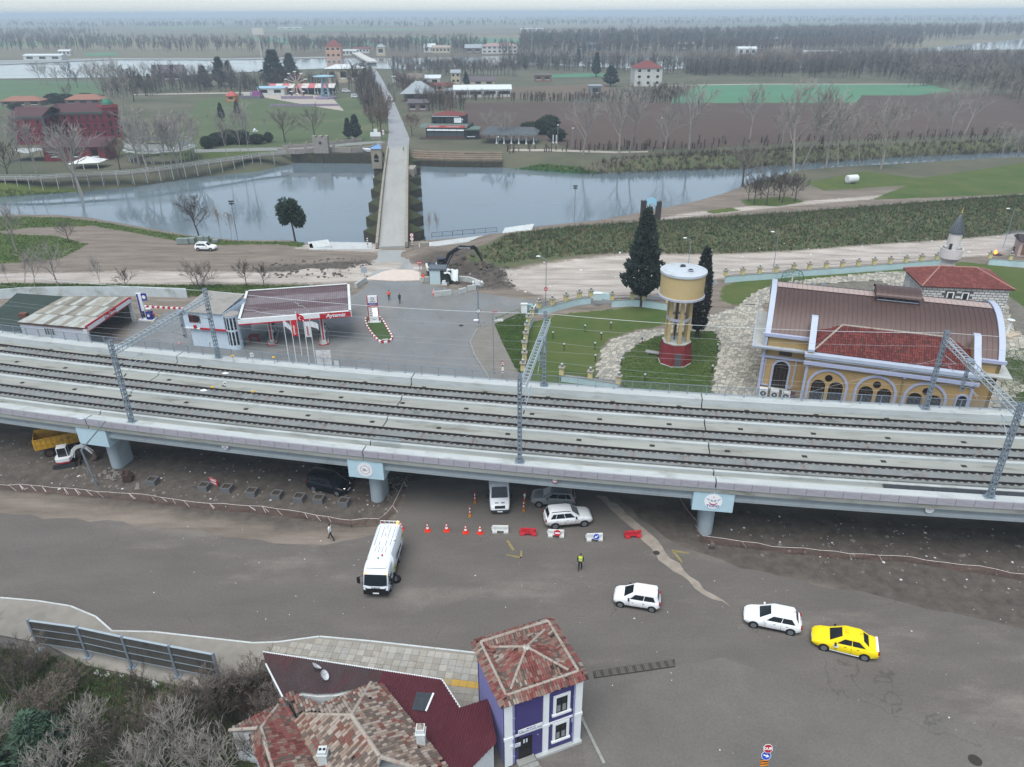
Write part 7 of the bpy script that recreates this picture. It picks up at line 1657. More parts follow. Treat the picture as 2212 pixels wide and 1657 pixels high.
jw=['pillar with globe lamp on the left arm of the garden wall, {} from the viaduct end','pillar with globe lamp on the curved wall top, {} right of the wall corner','pillar with globe lamp by the large conifer, {} from the pale cabinet','pillar with globe lamp on the long rear garden wall, {} from the left','pillar with globe lamp near the fire, {} right of the minaret','pillar with globe lamp on the front garden wall, {} right of the middle mast']
gP=['first','second','third','fourth','fifth','sixth','seventh','eighth','ninth','tenth','eleventh','twelfth','thirteenth','fourteenth','fifteenth']
def cQ(aB,kind,H_=1.2,i3=True,aP=0,wallz=0.):
 global gn
 q=[P(x,y,H_)for x,y in aB];t=ad('garden_wall',['pale blue garden wall running up from the viaduct beside the footpath','pale blue retaining wall curving round the top of the lawn','pale blue garden wall stretch behind the large conifer','long pale blue garden wall along the crushed stone road','pale blue garden wall stretch behind the mosque near the fire','low pale blue garden wall along the viaduct'][kind],'wall',(q[0].x,q[0].y,0))
 bV=MB()
 for a,b in zip(q,q[1:]):
  m=MB();m.ao(Vc((a.x,a.y,H_/2)),Vc((b.x,b.y,H_/2)),.34,H_);m.bw('wall_length',g6,t)
  m=MB();m.ao(Vc((a.x,a.y,H_+.03)),Vc((b.x,b.y,H_+.03)),.46,.06);m.bw('coping',f3,t)
  if i3:
   L=(b-a).length;k=int(L/.22)
   for i in ai(1,k):p=a.lerp(b,i/k);bV.am([p+Vc((0,0,.06)),p+Vc((0,0,.85))],.014,3)
   for z in(.2,.72):bV.ao(a+Vc((0,0,z)),b+Vc((0,0,z)),.03)
 if bV.v:o=bV.bw('railing_bars',av,t);o['kind']='stuff'
 for i,p in bf(q):
  aF=jw[kind].format(gP[min(i,14)])
  p=p+Vc((0,0,.062));a=q[min(i+1,len(q)-1)]-q[max(i-1,0)]
  o=iF if gn==0 else h7(iF,p);o.location=p;o.rotation_euler=(0,0,atan2(a.y,a.x));o['label']=aF;gn+=1
cQ([c5(*p)for p in((1180,1160),(1190,1090),(1190,1020),(1198,960),(1206,905),(1216,855),(1240,805))],0)
cQ([c5(*p)for p in((1282,755),(1370,735),(1460,710),(1545,690),(1620,681))],1)
cQ([c5(*p)for p in((1757,703),(1890,697),(1963,702),(2120,724))],2)
cQ([c6(*p)for p in((280,547),(390,537),(500,529),(608,522),(720,509),(822,503),(930,496),(1034,489),(1138,481),(1240,473),(1344,466),(1446,458),(1546,449),(1646,441),(1742,428))],3)
cQ([c6(*p)for p in((1990,432),(2122,442),(2300,455))],4)
cQ([c5(*p)for p in((1432,1188),(1617,1213),(1800,1245))],5,.9)
m=MB();a,b=P(*c5(1620,681),0),P(*c5(1757,703),0);m.ao(Vc((a.x,a.y,.55)),Vc((b.x,b.y,.55)),.34,1.1);db(m.ab('wall_link',g6),'plain pale wall stretch under the pale cabinet','wall')
m=MB();a,b=P(*c5(1240,805),0),P(*c5(1282,755),0);m.ao(Vc((a.x,a.y,.6)),Vc((b.x,b.y,.6)),.34,1.2);db(m.ab('wall_link',g6),'short wall stretch turning the corner near the cabinets','wall')
def eQ(bU,fx,m4,aP,dk,dK=300,eF=.9):
 r=random.Random(aP);q=[(p.x,p.y)for p in pl(bU)];xs=[p[0]for p in q];ys=[p[1]for p in q];x0,y0=min(xs),min(ys);nx,ny=int((max(xs)-x0)/fx)+2,int((max(ys)-y0)/fx)+2
 g={(i,j):(x0+(i+r.uniform(-.33,.33)+.5*(j%2))*fx,y0+(j+r.uniform(-.33,.33))*fx)for i in ai(-1,nx+1)for j in ai(-1,ny+1)}
 bT=aV(dk,bU,.030,ac('path_joint','#54544a',.95,ae=.2,scale=1.5));st=[]
 for i in ai(-1,nx):
  for j in ai(-1,ny):
   o=(j%2);c4=[g[i,j],g[i+1,j],(g[i+o+0,j+1]if o else g[i,j+1])]
   f9=[g[i+1,j],(g[min(i+1+o,nx),j+1]if o else g[i+1,j+1]),(g[i+o,j+1]if o else g[i,j+1])]
   d0=[c4,f9]
   if r.random()<.6:d0=[[c4[0],c4[1],f9[1],f9[2]]]
   for p in d0:
    cx,cy=sum(v[0]for v in p)/len(p),sum(v[1]for v in p)/len(p)
    if cX(cx,cy,q):st.append((cx,cy,[(cx+(x-cx)*eF,cy+(y-cy)*eF)for x,y in p]))
 st.sort(key=lambda s_:s_[0]**2+s_[1]**2);aX=MB()
 for k,(cx,cy,p)in bf(st):
  h=r.uniform(.045,.075)
  if k<dK:
   m=MB();m.aO([(x-cx,y-cy)for x,y in p],.025,h);o=m.ab('stone',r.choice(m4),bT);o.location=(cx,cy,0)
  else:aX.cur=r.randrange(len(m4));aX.aO(p,.025,h)
 if aX.v:o=aX.ab('stones',m4,bT);o['kind']='stuff'
gU=[ac(f'path_stone_{i}',c,.9,ae=.15,scale=2,at='#77756b',ah=2,az=.4)for i,c in bf(('#a8a498','#97948a','#b3afa3','#8b8a82'))]
eQ([(1293,850),(1290,790),(1300,757),(1325,732),(1380,716),(1440,709),(1500,692),(1560,674),(1600,661),(1642,657),(1660,690),(1655,760),(1645,880),(1535,870),(1545,800),(1555,742),(1545,716),(1500,716),(1440,721),(1380,741),(1345,771),(1338,800),(1345,850)],.62,gU,21,'stone_path')
eQ([(1597,661),(1625,634),(1680,612),(1760,602),(1900,588),(2000,584),(2040,622),(2030,650),(1990,660),(1960,640),(1900,606),(1760,614),(1700,627),(1660,655)],.8,gU,22,'stone_path',60)
eQ([(2085,650),(2140,622),(2175,660),(2195,715),(2300,760),(2300,800),(2160,770),(2150,800),(2220,840),(2120,900),(2090,800)],.8,gU,23,'stone_path',120)
gl=ad('garden_lamp','x','garden lamp',(0,0,0),0,'low globe lamps on the lawns');m=MB();m.am([(0,0,0),(0,0,.85)],.05,6);m.ab('stem',an,gl);m=MB();m.aq([(.13,.85),(.13,.95)],8);m.ab('collar',an,gl);m=MB();m.a9((0,0,1.08),.17,10,7);m.ab('globe',ac('lamp_globe','#a9b0b3'),gl)
for i,(pt_,aF)in bf(((c5(1583,910),'globe lamp at the top of the left lawn, above the stone path'),(c5(1375,955),'globe lamp at the left edge of the left lawn'),(c5(1750,892),'globe lamp below the large conifer'),(c5(1687,960),'globe lamp near the bend of the stone path, upper one'),(c5(1447,1032),'globe lamp in the middle of the left lawn'),(c5(1647,1025),'globe lamp beside the path, centre of the left lawn'),(c5(1649,1105),'globe lamp beside the path, lowest on the left lawn'),(wt(30,1492),'globe lamp left of the red tower base'),(wt(890,1368),'globe lamp right of the red tower base'),(wt(842,1562),'globe lamp on the tower lawn by the wide stone path'),(c5(1970,1232),'globe lamp at the front edge of the tower lawn'),(c5(1952,985),'globe lamp behind the tower where the path bends'))):
 o=gl if i==0 else h7(gl,(0,0,0));o.location=P(*pt_);o['label']=aF
 # water tower
tp=P(*wt(515,1420));tp=Vc((22.9,93.4,0));t=ad('water_tower','yellow round water tank on six yellow legs over a red octagonal base','water tower',tp)
gR=ac('tower_yellow','#b9a578',.7,ae=.05,at='#b89f63',ah=.5,az=.4);ie=ac('tower_red','#7c2b30',.75,ae=.1,at='#8b4345',ah=1,az=.4);gS=ac('tower_lilac_grey','#a7adbd',.7,ae=.08)
m=MB();m.aq([(2.25,0),(2.0,3.1)],8,a0=PI/8);m.ab('base',ie,t);m=MB();m.aq([(2.0,3.1),(2.05,3.2),(2.05,3.26)],8,a0=PI/8);m.ab('base_slab',bK,t);m=MB();m.aq([(2.34,0),(2.34,.1)],8,a0=PI/8);m.ab('plinth',ba,t)
for i in ai(8):a=PI/8+i*PI/4;m=MB();m.am([(2.26*cos(a),2.26*sin(a),.1),(2.02*cos(a),2.02*sin(a),3.1)],.07,4);m.ab('corner_strip',ie,t)
m=MB();m.aA([(-.45,-2.13,.15),(.45,-2.13,.15),(.45,-1.93,1.95),(-.45,-1.93,1.95)],(0,-.03,0));m.ab('door',ac('tower_door','#4d5154',.6,ae=.1),t)
for i in ai(6):a=PI/6+i*PI/3;m=MB();m.ao((1.55*cos(a),1.55*sin(a),3.26),(1.5*cos(a),1.5*sin(a),9.6),.42,.42);m.ab('leg',gR,t)
m=MB();m.aq([(1.42,6.5),(1.72,6.5),(1.72,6.8),(1.42,6.8),(1.42,6.5)],28,a8=False);m.ab('ring_beam',gS,t)
m=MB();m.am([(.5,0,3.26),(.5,0,9.8)],.12,8);m.am([(-.3,.2,3.26),(-.3,.2,9.8)],.1,8);m.aS('pipe',a7,t);m=MB();m.am([(.1,-.4,9.9),(.3,-.6,9.5),(.5,-.3,8.8)],.07,6);m.ab('bent_pipe',an,t)
m=MB();m.aq([(1.5,9.45),(2.3,9.75),(2.95,9.85)],40);m.ab('tank_bottom',gR,t,aw=30);m=MB();m.aq([(3.1,9.82),(3.1,10.08),(2.9,10.1)],40);m.ab('lower_band',gS,t,aw=30);m=MB();m.aq([(2.92,10.08),(2.92,13.1)],40);m.ab('tank',gR,t,aw=30);m=MB();m.aq([(3.08,13.05),(3.08,13.35),(2.9,13.4),(.05,13.75)],40);m.ab('tank_lid',ac('lid_grey','#b3bcc3',.6,ae=.06,at='#8e949a',ah=.8,az=.4),t,aw=30)
m=MB();m.aq([(.38,13.70),(.38,13.78),(.30,13.79)],18,.6,-1.2);m.ab('hatch_rim',gS,t);m=MB();m.aq([(.30,13.77),(.30,13.80)],18,.6,-1.2);m.ab('open_hatch',an,t);m=MB();m.aq([(.4,13.7),(.3,13.95),(.05,14.0)],16,-.1,.3);m.ab('vent_cap',av,t)
m=MB()
for x in(2.88,3.0):m.am([(x,-.9,10.2),(x,-.9,13.2)],.03,4)
m.aS('ladder_rail',av,t)
t=ad('stone_bench','grey slab bench lying on the lawn left of the tower base','bench',P(*wt(325,1395)),-.45);m=MB();m.aj((0,0,.3),(2.6,.8,.15));m.ab('slab',aL,t)
for x in(-.9,.9):m=MB();m.aj((x,0,.12),(.3,.7,.24));m.ab('leg',aL,t)
# the yellow barrel-roofed hall
HO,h3,hvx=Vc((31.45,83.4,0)),Vc((.943,-.334,0)),Vc((.334,.943,0));HL,fM,HE=25.6,15.7,8.5
ha=ad('pump_hall','large yellow hall with a brown barrel roof and a tiled front wing','building',HO,atan2(h3 .y,h3 .x))
fH=ac('hall_yellow','#ac9264',.8,ae=.06,at='#967f57',ah=.5,az=.5);b5=ac('hall_lilac_trim','#a4acc6',.75,ae=.06,at='#8f96ab',ah=.8,az=.4);c7=ac('brown_metal_roof','#503d39',.5,.2,ae=.07,scale=.4,dD=.6,at='#594641',ah=.3,az=.5);cB=ac('pale_roof_band','#a9b3c4',.6,ae=.06)
m=MB();m.ak(0,0,0,HL,.35,HE);m.ak(0,fM-.35,0,HL,fM,HE);m.ab('wall',fH,ha)
cq=3.6;a3=fM/2;RR=(a3*a3+cq*cq)/(2*cq);zc=HE+cq-RR;eq=math.asin(a3/RR)
def hE(a,dr=0.):return(a3-(RR+dr)*sin(a),zc+(RR+dr)*cos(a))
for x0 in(.0,HL-.4):
 m=MB();cG=[(0,0),(0,HE)]+[hE(eq-2*eq*i/24)for i in ai(1,24)]+[(fM,HE),(fM,0)];m.aA([(x0,y,z)for y,z in cG],(.4,0,0));m.ab('end_wall',fH,ha)
go=46
for i in ai(go):
 x0,x1=.55+i*(HL-1.1)/go,.55+(i+1)*(HL-1.1)/go-.012;m=MB();a_=[eq-2*eq*k/20 for k in ai(21)]
 lo=[[(x,)+hE(a,.06)for a in a_]for x in(x0,x1)];m.aQ(lo,a8=False,bC=False);sm=[[(x1-dx,)+hE(a,.06+h)for a in a_]for dx,h in((.035,0),(.03,.05),(.005,.05),(0,0))];m.aQ(sm,a8=False,bC=False);m.ab('roof_panel',c7,ha,aw=30)
for x0,x1 in((-.12,.53),(HL-.53,HL+.12)):
 m=MB();a_=[eq*1.02-2*eq*1.02*k/28 for k in ai(29)];aG=[]
 for a in a_:y0,z0=hE(a,-.1);y1,z1=hE(a,.30);aG.append([(x0,y0,z0),(x1,y0,z0),(x1,y1,z1),(x0,y1,z1)])
 m.aQ(aG);m.ab('gable_band',cB,ha,aw=25)
m=MB();a_=[.10-.20*k/4 for k in ai(5)]
for i in ai(40):
 x0,x1=.6+i*(HL-1.2)/40,.6+(i+1)*(HL-1.2)/40-.03
 if 12.0<x0<17.2:continue
 m=MB();m.aQ([[(x,)+hE(a-.03,.14)for a in a_]for x in(x0,x1)],a8=False,bC=False);m.ab('ridge_sheet',ac('pale_ridge','#b09d96',.5,.2,ae=.06),ha)
m=MB();
m=MB();m.ak(-.35,-.42,HE-.28,HL+.35,.02,HE+.1);m.ab('eaves_cornice',b5,ha)
fj,iO=12.2,17.0;m=MB();m.ak(fj,a3-1.7,HE+cq-.3,iO,a3+1.7,HE+cq+.75);v_=m.ab('ventilator',c7,ha)
for i in ai(8):
 m=MB();x0,x1=fj-.15+i*(iO-fj+.3)/8,fj-.15+(i+1)*(iO-fj+.3)/8-.02;m.aQ([[(x,a3-2.0*sin(a),HE+cq+.55+.75*cos(a)*1.0)for a in[PI*.5-PI*k/12 for k in ai(13)]]for x in(x0,x1)],a8=False,bC=False);bb('roof_panel',m.mesh('roof_panel',c7),v_)
for k in ai(2):m=MB();m.ak(fj+.15+k*2.35,a3-1.73,HE+cq+.15,fj+2.3+k*2.35,a3-1.705,HE+cq+.62);bb('louvre',m.mesh('louvre',aE),v_);m=MB();m.ak(fj+.1+k*2.35,a3-1.76,HE+cq+.07,fj+2.35+k*2.35,a3-1.74,HE+cq+.15);bb('louvre_frame',m.mesh('louvre_frame',cB),v_)
m=MB();m.ak(-1.35,-1.0,6.75,-.02,fM*.75,6.9);m.ak(-.02,-1.0,6.75,4.9,-.02,6.9);m.ak(HL+.02,-1.0,6.75,HL+1.2,3.5,6.9);m.ak(23.0,-1.0,6.75,HL+.02,-.02,6.9);m.ab('balcony_slab',bK,ha)
m=MB();m.ak(-1.4,-1.05,6.9,-1.25,fM*.75,7.05);m.ak(-1.25,-1.05,6.9,4.9,-.92,7.05);m.ak(-1.4,fM*.75-.2,6.9,-1.25,fM*.75,8.9);m.aS('balcony_edge',cB,ha)
def cm(xc,z0,w,be,n=16,sc=1.):return[(xc-w/2,z0),(xc+w/2,z0)]+[(xc+w/2*cos(PI*i/n),be+w/2*sin(PI*i/n)*sc)for i in ai(n+1)]
def bj(parent,xc,z0,w,be,y,mt,name='window',bV=True,d4=.18,fm=None):
 m=MB();p=cm(xc,z0,w,be);m.aA([(x,y-.01,z)for x,z in p],(0,-.03,0));o=m.ab(name,mt,parent)
 if fm:
  d1,po=cm(xc,z0,w,be)[1:],cm(xc,z0,w+2*d4,be)[1:];d1=d1+[(xc-w/2,z0)];po=po+[(xc-w/2-d4,z0)]
  m=MB();n=len(d1);vs=[(x,y-.14,z)for x,z in d1]+[(x,y-.14,z)for x,z in po]+[(x,y,z)for x,z in d1]+[(x,y,z)for x,z in po]
  m.add(vs,[(i,i+1,n+i+1,n+i)for i in ai(n-1)]+[(n+i,n+i+1,3*n+i+1,3*n+i)for i in ai(n-1)]+[(2*n+i,2*n+i+1,i+1,i)for i in ai(n-1)]);bb('surround',m.mesh('surround',fm),o)
 if bV:
  m=MB()
  for x in(-.3,0,.3):m.ao((xc+x*w,y-.06,z0),(xc+x*w,y-.06,be),.04)
  for z in(z0+.02,be):m.ao((xc-w/2,y-.06,z),(xc+w/2,y-.06,z),.05)
  for k in ai(1,6):a=PI*k/6;m.ao((xc,y-.06,be),(xc+w/2*cos(a),y-.06,be+w/2*sin(a)),.03)
  bb('glazing_bars',m.mesh('glazing_bars',ac('bar_brown','#4a4038',.7,ae=0)),o)
 return o
bQ=ac('hall_dark_pane','#241e1e',.25,ae=0)
bj(ha,2.45,1.3,1.75,4.1,0.,bQ,'arched_window',True,.24,b5)
m=MB();m.ak(1.3,-.3,1.1,3.6,-.003,1.28);m.ab('sill',bK,ha);m=MB();m.ak(1.9,-.05,5.75,3.4,-.01,6.3);m.ab('upper_vent',ac('vent_brown','#4e463e',.8,ae=.1),ha)
for z0,z1 in((5.35,5.6),):m=MB();m.ak(-.25,-.3,z0,4.9,-.003,z1);m.ab('string_course',b5,ha)
for x0 in(.0,3.95):m=MB();m.ak(x0+.35 if x0==0 else x0,-.08,1.4,x0+.55 if x0==0 else x0+.2,-.003,5.3);m.ab('panel_strip',b5,ha)
m=MB();m.ak(.55,-.08,1.38,1.2,-.003,1.58);m.ak(3.4,-.08,1.38,4.15,-.003,1.58);m.aS('panel_strip',b5,ha)
m=MB();m.ak(-.05,-.35,-.05,.3,-.003,8.2);m.ab('corner_pilaster',b5,ha)
for i in ai(3):
 m=MB();m.ak(.3+i*1.35,-1.2,.25,1.3+i*1.35,-.4,1.3);o=m.ab('air_unit',ag,ha);m=MB(Tr((.8+i*1.35,-1.21,.78))@bL(PI/2));m.aQ([[(q_*cos(2*PI*j/16),q_*sin(2*PI*j/16),0)for j in ai(16)]for q_ in(.12,.36)],a8=False);bb('fan_grille',m.mesh('fan_grille',av),o)
m=MB();m.ak(3.0,-.5,.1,4.6,-.1,1.1);m.ab('red_box',ac('dull_brown_red','#5a2b28',.8,ae=.1),ha)
w0,w1,wy=5.0,22.7,-3.2
m=MB();m.ak(w0,wy,0,w1,wy+.35,7.3);m.ak(w0,wy+.35,0,w0+.35,0,7.3);m.ak(w1-.35,wy+.35,0,w1,0,7.3);m.ab('wing_wall',fH,ha)
m=MB();m.ak(w0-.35,wy-.45,6.55,w1+.35,wy-.003,6.95);m.ab('wing_string_course',b5,ha);m=MB();m.ak(w0-.3,wy-.38,7.3,w1+.3,wy+.5,7.55);m.ak(w0-.4,wy-.5,7.55,w1+.4,wy+.35,7.95);m.ab('wing_cornice',cB,ha)
for x0 in(w0-.05,w1-.5):
 m=MB();m.aA([(x0,wy-.2,7.0),(x0,wy-.2,8.2),(x0,.2,10.9),(x0,.75,10.9),(x0,.75,7.0)],(.55,0,0));m.ab('gable_parapet',fH,ha);m=MB();m.aA([(x0-.08,wy-.3,8.15),(x0-.08,wy-.3,8.45),(x0-.08,.15,11.2),(x0-.08,.85,11.2),(x0-.08,.85,10.9),(x0-.08,.2,10.9)],(.71,0,0));m.ab('gable_coping',cB,ha)
hk,iE=8.0,10.35;LP=lambda x,y,z:HO+h3*x+hvx*y+Vc((0,0,z))
aJ=[[LP(w0+.5,wy+.4,hk),LP(w1-.5,wy+.4,hk),LP(w1-3.2,.55,iE),LP(w0+3.4,.55,iE)],[LP(w0+.5,.55,hk+1.2),LP(w0+.5,wy+.4,hk),LP(w0+3.4,.55,iE)],[LP(w1-.5,wy+.4,hk),LP(w1-.5,.55,hk+1.2),LP(w1-3.2,.55,iE)]]
m=MB();iv=(Tr(HO)@dO(atan2(h3 .y,h3 .x))).inverted()
for q in aJ:m.poly([iv@(p-Vc((0,0,.06)))for p in q])
m.ab('wing_roof_deck',bn,ha);cJ(ha,aJ,'wing',.24,.42,300,.0,aP=31)
for a,b in((aJ[1][1],aJ[1][2]),(aJ[0][3],aJ[0][2]),(aJ[2][0],aJ[2][2])):
 k=max(2,int((b-a).length/.45))
 for i in ai(k):m=MB();m.am([iv@a.lerp(b,i/k)+Vc((0,0,.08)),iv@a.lerp(b,(i+.95)/k)+Vc((0,0,.08))],[.13,.11],7);m.ab('ridge_cap',aK,ha)
for k,xc in bf((7.75,13.0,18.2)):
 d1,po=[],[]
 for i in ai(25):a=PI*i/24;d1 .append((xc+2.0*cos(a),3.9+2.0*sin(a)));po.append((xc+2.28*cos(a),3.9+2.28*sin(a)))
 d1=[(xc+2.0,2.0)]+d1+[(xc-2.0,2.0)];po=[(xc+2.28,2.0)]+po+[(xc-2.28,2.0)];n=len(d1)
 m=MB();vs=[(x,wy-.12,z)for x,z in d1]+[(x,wy-.12,z)for x,z in po]+[(x,wy,z)for x,z in d1]+[(x,wy,z)for x,z in po];m.add(vs,[(i,i+1,n+i+1,n+i)for i in ai(n-1)]+[(n+i,n+i+1,3*n+i+1,3*n+i)for i in ai(n-1)]+[(2*n+i,2*n+i+1,i+1,i)for i in ai(n-1)]);m.ab('arch_surround',b5,ha)
 for sd in(-1,1):bj(ha,xc+sd*.98,.6,1.55,3.85,wy,bQ,'arched_window',True)
 m=MB(Tr((xc,wy-.02,5.0))@bL(PI/2));m.bH((0,0,0),(0,0,1),.42,.03,20,up=(0,1,0));m.ab('round_window',bQ,ha)
 if k<2:m=MB();m.ak(xc+2.3,wy-.1,1.7,xc+2.95,wy-.003,2.0);m.ab('impost_band',b5,ha)
bj(ha,21.9,.3,.95,4.6,wy,bQ,'arched_door',False,.2,b5)
m=MB();m.am([(15.6,wy-.12,6.5),(15.6,wy-.12,.2)],.07,8);m.ab('downpipe',ac('hall_downpipe','#8f8358',.6,ae=.05),ha);m=MB();m.aj((15.6,wy-.2,6.5),(.3,.3,.4));m.ab('hopper_head',b5,ha)
for x in(w0-.02,w1-.25):m=MB();m.ak(x,wy-.12,0,x+.3,wy-.003,6.5);m.ab('wing_pilaster',b5,ha)
# mosque and minaret
mz=4.5;iI,i8,i9,ja=(Vc((65.8,111.5,0)),Vc((79.5,109.6,0)),Vc((81.2,119.2,0)),Vc((67.3,120.8,0)))
mo=ad('mosque','small white stone-block prayer house with a red tiled hip roof','mosque',iI)
cM=(iI+i8+i9+ja)/4;sh_=lambda p,f=.07:p+(cM-p)*f
W4=[sh_(p)for p in(iI,i8,i9,ja)]
m=MB();m.aO([(p.x,p.y)for p in W4],0,mz);m.bw('wall',ac('grey_joint_wall','#55524f',.9,ae=.1,scale=3),mo)
blk=[ac(f'white_block_{i}',c,.8,ae=.06,scale=3)for i,c in bf(('#c6c7c6','#bcbdbb','#cfd0cf'))];bl=[]
WIN=[(.36,.43),(.56,.63)]
for wi,(a,b)in bf(((W4[0],W4[1]),(W4[3],W4[0]),(W4[1],W4[2]))):
 d=(b-a).normalized();n_=Vc((d.y,-d.x,0));L=(b-a).length;bw,jq=.74,.32;fo=int(mz/(jq+.11))
 for r_ in ai(fo):
  z=.05+r_*(jq+.11);x=-.42*(r_%2)+.04
  while x<L-.05:
   x0,x1=max(x,.02),min(x+bw,L-.02)
   if x1-x0>.12 and not(wi==0 and any(L*w_[0]-.2<x1 and x0<L*w_[1]+.2 and 1.6<z<3.6 for w_ in((.30,.355),(.475,.53)))):bl.append((a+d*((x0+x1)/2)+n_*.02,d,x1-x0,z,jq))
   x+=bw+.1
bl.sort(key=lambda k:(k[0]-Vc((0,0,dU))).length);aX=MB()
for i,(c,d,w_,z,h)in bf(bl):
 gO=atan2(d.y,d.x)
 if i<300:m=MB();m.aj((c.x,c.y,z+h/2),(w_,.07,h),rz=gO);m.bw('stone_block',blk[rnd.randrange(3)],mo)
 else:aX.cur=rnd.randrange(3);aX.aj((c.x,c.y,z+h/2),(w_,.07,h),rz=gO)
if aX.v:o=aX.bw('stone_blocks',blk,mo);o['kind']='stuff'
a,b=W4[0],W4[1];d=(b-a).normalized();n_=Vc((d.y,-d.x,0));L=(b-a).length
for f0,f1 in((.30,.355),(.475,.53)):
 p=lambda f,z,o_=0:a+d*(L*f)+n_*o_+Vc((0,0,z));m=MB();m.aA([p(f0,2.0,.03),p(f1,2.0,.03),p(f1,3.5,.03),p(f0,3.5,.03)],n_*.02);fO=m.bw('window',aE,mo)
 m=MB();e=.18/L
 for q in([f0-e,f0,1.85,3.65],[f1,f1+e,1.85,3.65],[f0,f1,3.5,3.65],[f0,f1,1.85,2.0]):m.aA([p(q[0],q[2],.0),p(q[1],q[2],.0),p(q[1],q[3],.0),p(q[0],q[3],.0)],n_*.1)
 m.v=[tuple(Vc(v)-mo.location)for v in m.v];bb('frame',m.mesh('frame',af),fO)
 m=MB()
 for k in ai(1,3):m.ao(p(f0+(f1-f0)*k/3,2.0,.07),p(f0+(f1-f0)*k/3,3.5,.07),.03)
 for k in ai(1,4):m.ao(p(f0,2+.375*k,.07),p(f1,2+.375*k,.07),.03)
 m.v=[tuple(Vc(v)-mo.location)for v in m.v];bb('grille',m.mesh('grille',av),fO)
dT=[Vc((p.x,p.y,mz))for p in(iI,i8,i9,ja)];R0=Vc((70.5,115.9,6.35));R1=Vc((76.0,115.1,6.35))
msl=[[dT[0],dT[1],R1,R0],[dT[1],dT[2],R1],[dT[2],dT[3],R0,R1],[dT[3],dT[0],R0]]
m=MB();
for q in msl:m.poly([p-Vc((0,0,.05))for p in q])
m.bw('roof_deck',bn,mo);cJ(mo,msl,'mosque',.30,.42,300,0,aP=41)
for a,b in((dT[0],R0),(R0,R1),(dT[1],R1),(dT[3],R0),(dT[2],R1)):
 k=int((b-a).length/.5)
 for i in ai(k):m=MB();m.am([a.lerp(b,i/k)+Vc((0,0,.08)),a.lerp(b,(i+.95)/k)+Vc((0,0,.08))],[.13,.11],7);m.bw('ridge_cap',ac('mosque_ridge','#a07a70',.85,ae=.15,scale=3),mo)
for a,b in zip(dT,dT[1:]+dT[:1]):m=MB();m.ao(a-Vc((0,0,.08)),b-Vc((0,0,.08)),.14,.14);m.bw('gutter',ac('gutter_dark','#4a3532',.6,ae=0),mo)
mn=Vc((76.2,123.2,0));fT=ad('minaret','white round minaret with one balcony and a dark grey pointed cap','minaret',mn);g0=ac('minaret_white','#ccc9c5',.8,ae=.06,at='#b5b1aa',ah=.6,az=.4)
def gq(x,y):return PY(2540/1.30335+x*.13888,580/1.30335+y*.13888,mn.y).z
zz=[gq(860,985),gq(900,800),gq(930,680),gq(960,520),gq(1015,420),gq(1110,125),gq(1130,20)]
m=MB();m.aq([(1.3,0),(1.22,zz[0]),(1.1,zz[1]-.7)],24);m.ab('shaft',g0,fT,aw=30);m=MB();m.aq([(1.2,zz[1]-.7),(1.3,zz[1]-.5),(1.35,zz[1]-.35),(1.55,zz[1]-.2),(1.75,zz[1]+.1),(1.75,zz[2]+.35),(1.6,zz[2]+.35),(1.6,zz[2]-.3)],28);m.ab('balcony',g0,fT,aw=30);m=MB();m.aq([(1.05,zz[2]-.4),(1.02,zz[4])],24);m.ab('upper_shaft',g0,fT,aw=30)
m=MB();m.aq([(1.14,zz[4]-.02),(1.14,zz[4]+.15),(.06,zz[5])],20);m.ab('pointed_cap',ac('lead_grey','#4c5359',.5,.2,ae=.1),fT,aw=20);m=MB();
for i in ai(20):a=2*PI*i/20;m.am([(1.13*cos(a),1.13*sin(a),zz[4]+.16),(.07*cos(a),.07*sin(a),zz[5])],.025,3)
o=m.ab('cap_seams',ac('lead_light','#7b848c',.5,.2,ae=0),fT);o['kind']='stuff'
m=MB();m.am([(0,0,zz[5]),(0,0,zz[6])],.03,5)
for k,r_ in bf((.16,.13,.1)):m.a9((0,0,zz[5]+.25+.32*k),r_,8,6)
m.ab('finial',ac('brass','#b6a85a',.3,.8,ae=0),fT)
m=MB();m.ak(-.35,-1.14,zz[2]-.2,.1,-1.0,zz[2]+1.3);m.v=[(x-.75,y+.25,z)for x,y,z in m.v];m.ab('balcony_door',av,fT)
for sd,y in((-1.4,-.3),(1.5,.2),(.3,-1.4)):m=MB();m.aj((sd,y,zz[2]+.75),(.35,.25,.25));m.ab('loudspeaker',ag,fT)
t=ad('tomb_cage','green wire cage dome around a tomb on the lawn behind the hall','cage',P(*c6(708,605)));m=MB()
for i in ai(10):
 a=2*PI*i/10;m.am([(1.9*cos(a),1.9*sin(a),0),(1.9*cos(a),1.9*sin(a),1.8),(1.3*cos(a),1.3*sin(a),2.7),(0,0,3.1)],.03,4)
m.ab('bars',ac('cage_green','#3a5750',.6,ae=0),t)
for z,r_ in((.6,1.9),(1.2,1.9),(1.8,1.9),(2.4,1.55)):m=MB();m.am([(r_*cos(2*PI*i/20),r_*sin(2*PI*i/20),z)for i in ai(21)],.025,4);m.ab('hoop',ac('cage_green','#3a5750'),t)
m=MB();m.ak(-.9,-.5,0,.9,.5,.4);m.gH(0,0,.4,1.7,.16,.14,8);m.a9((0,0,1.85),.2,8,6);m.ab('tombstone',ag,t)
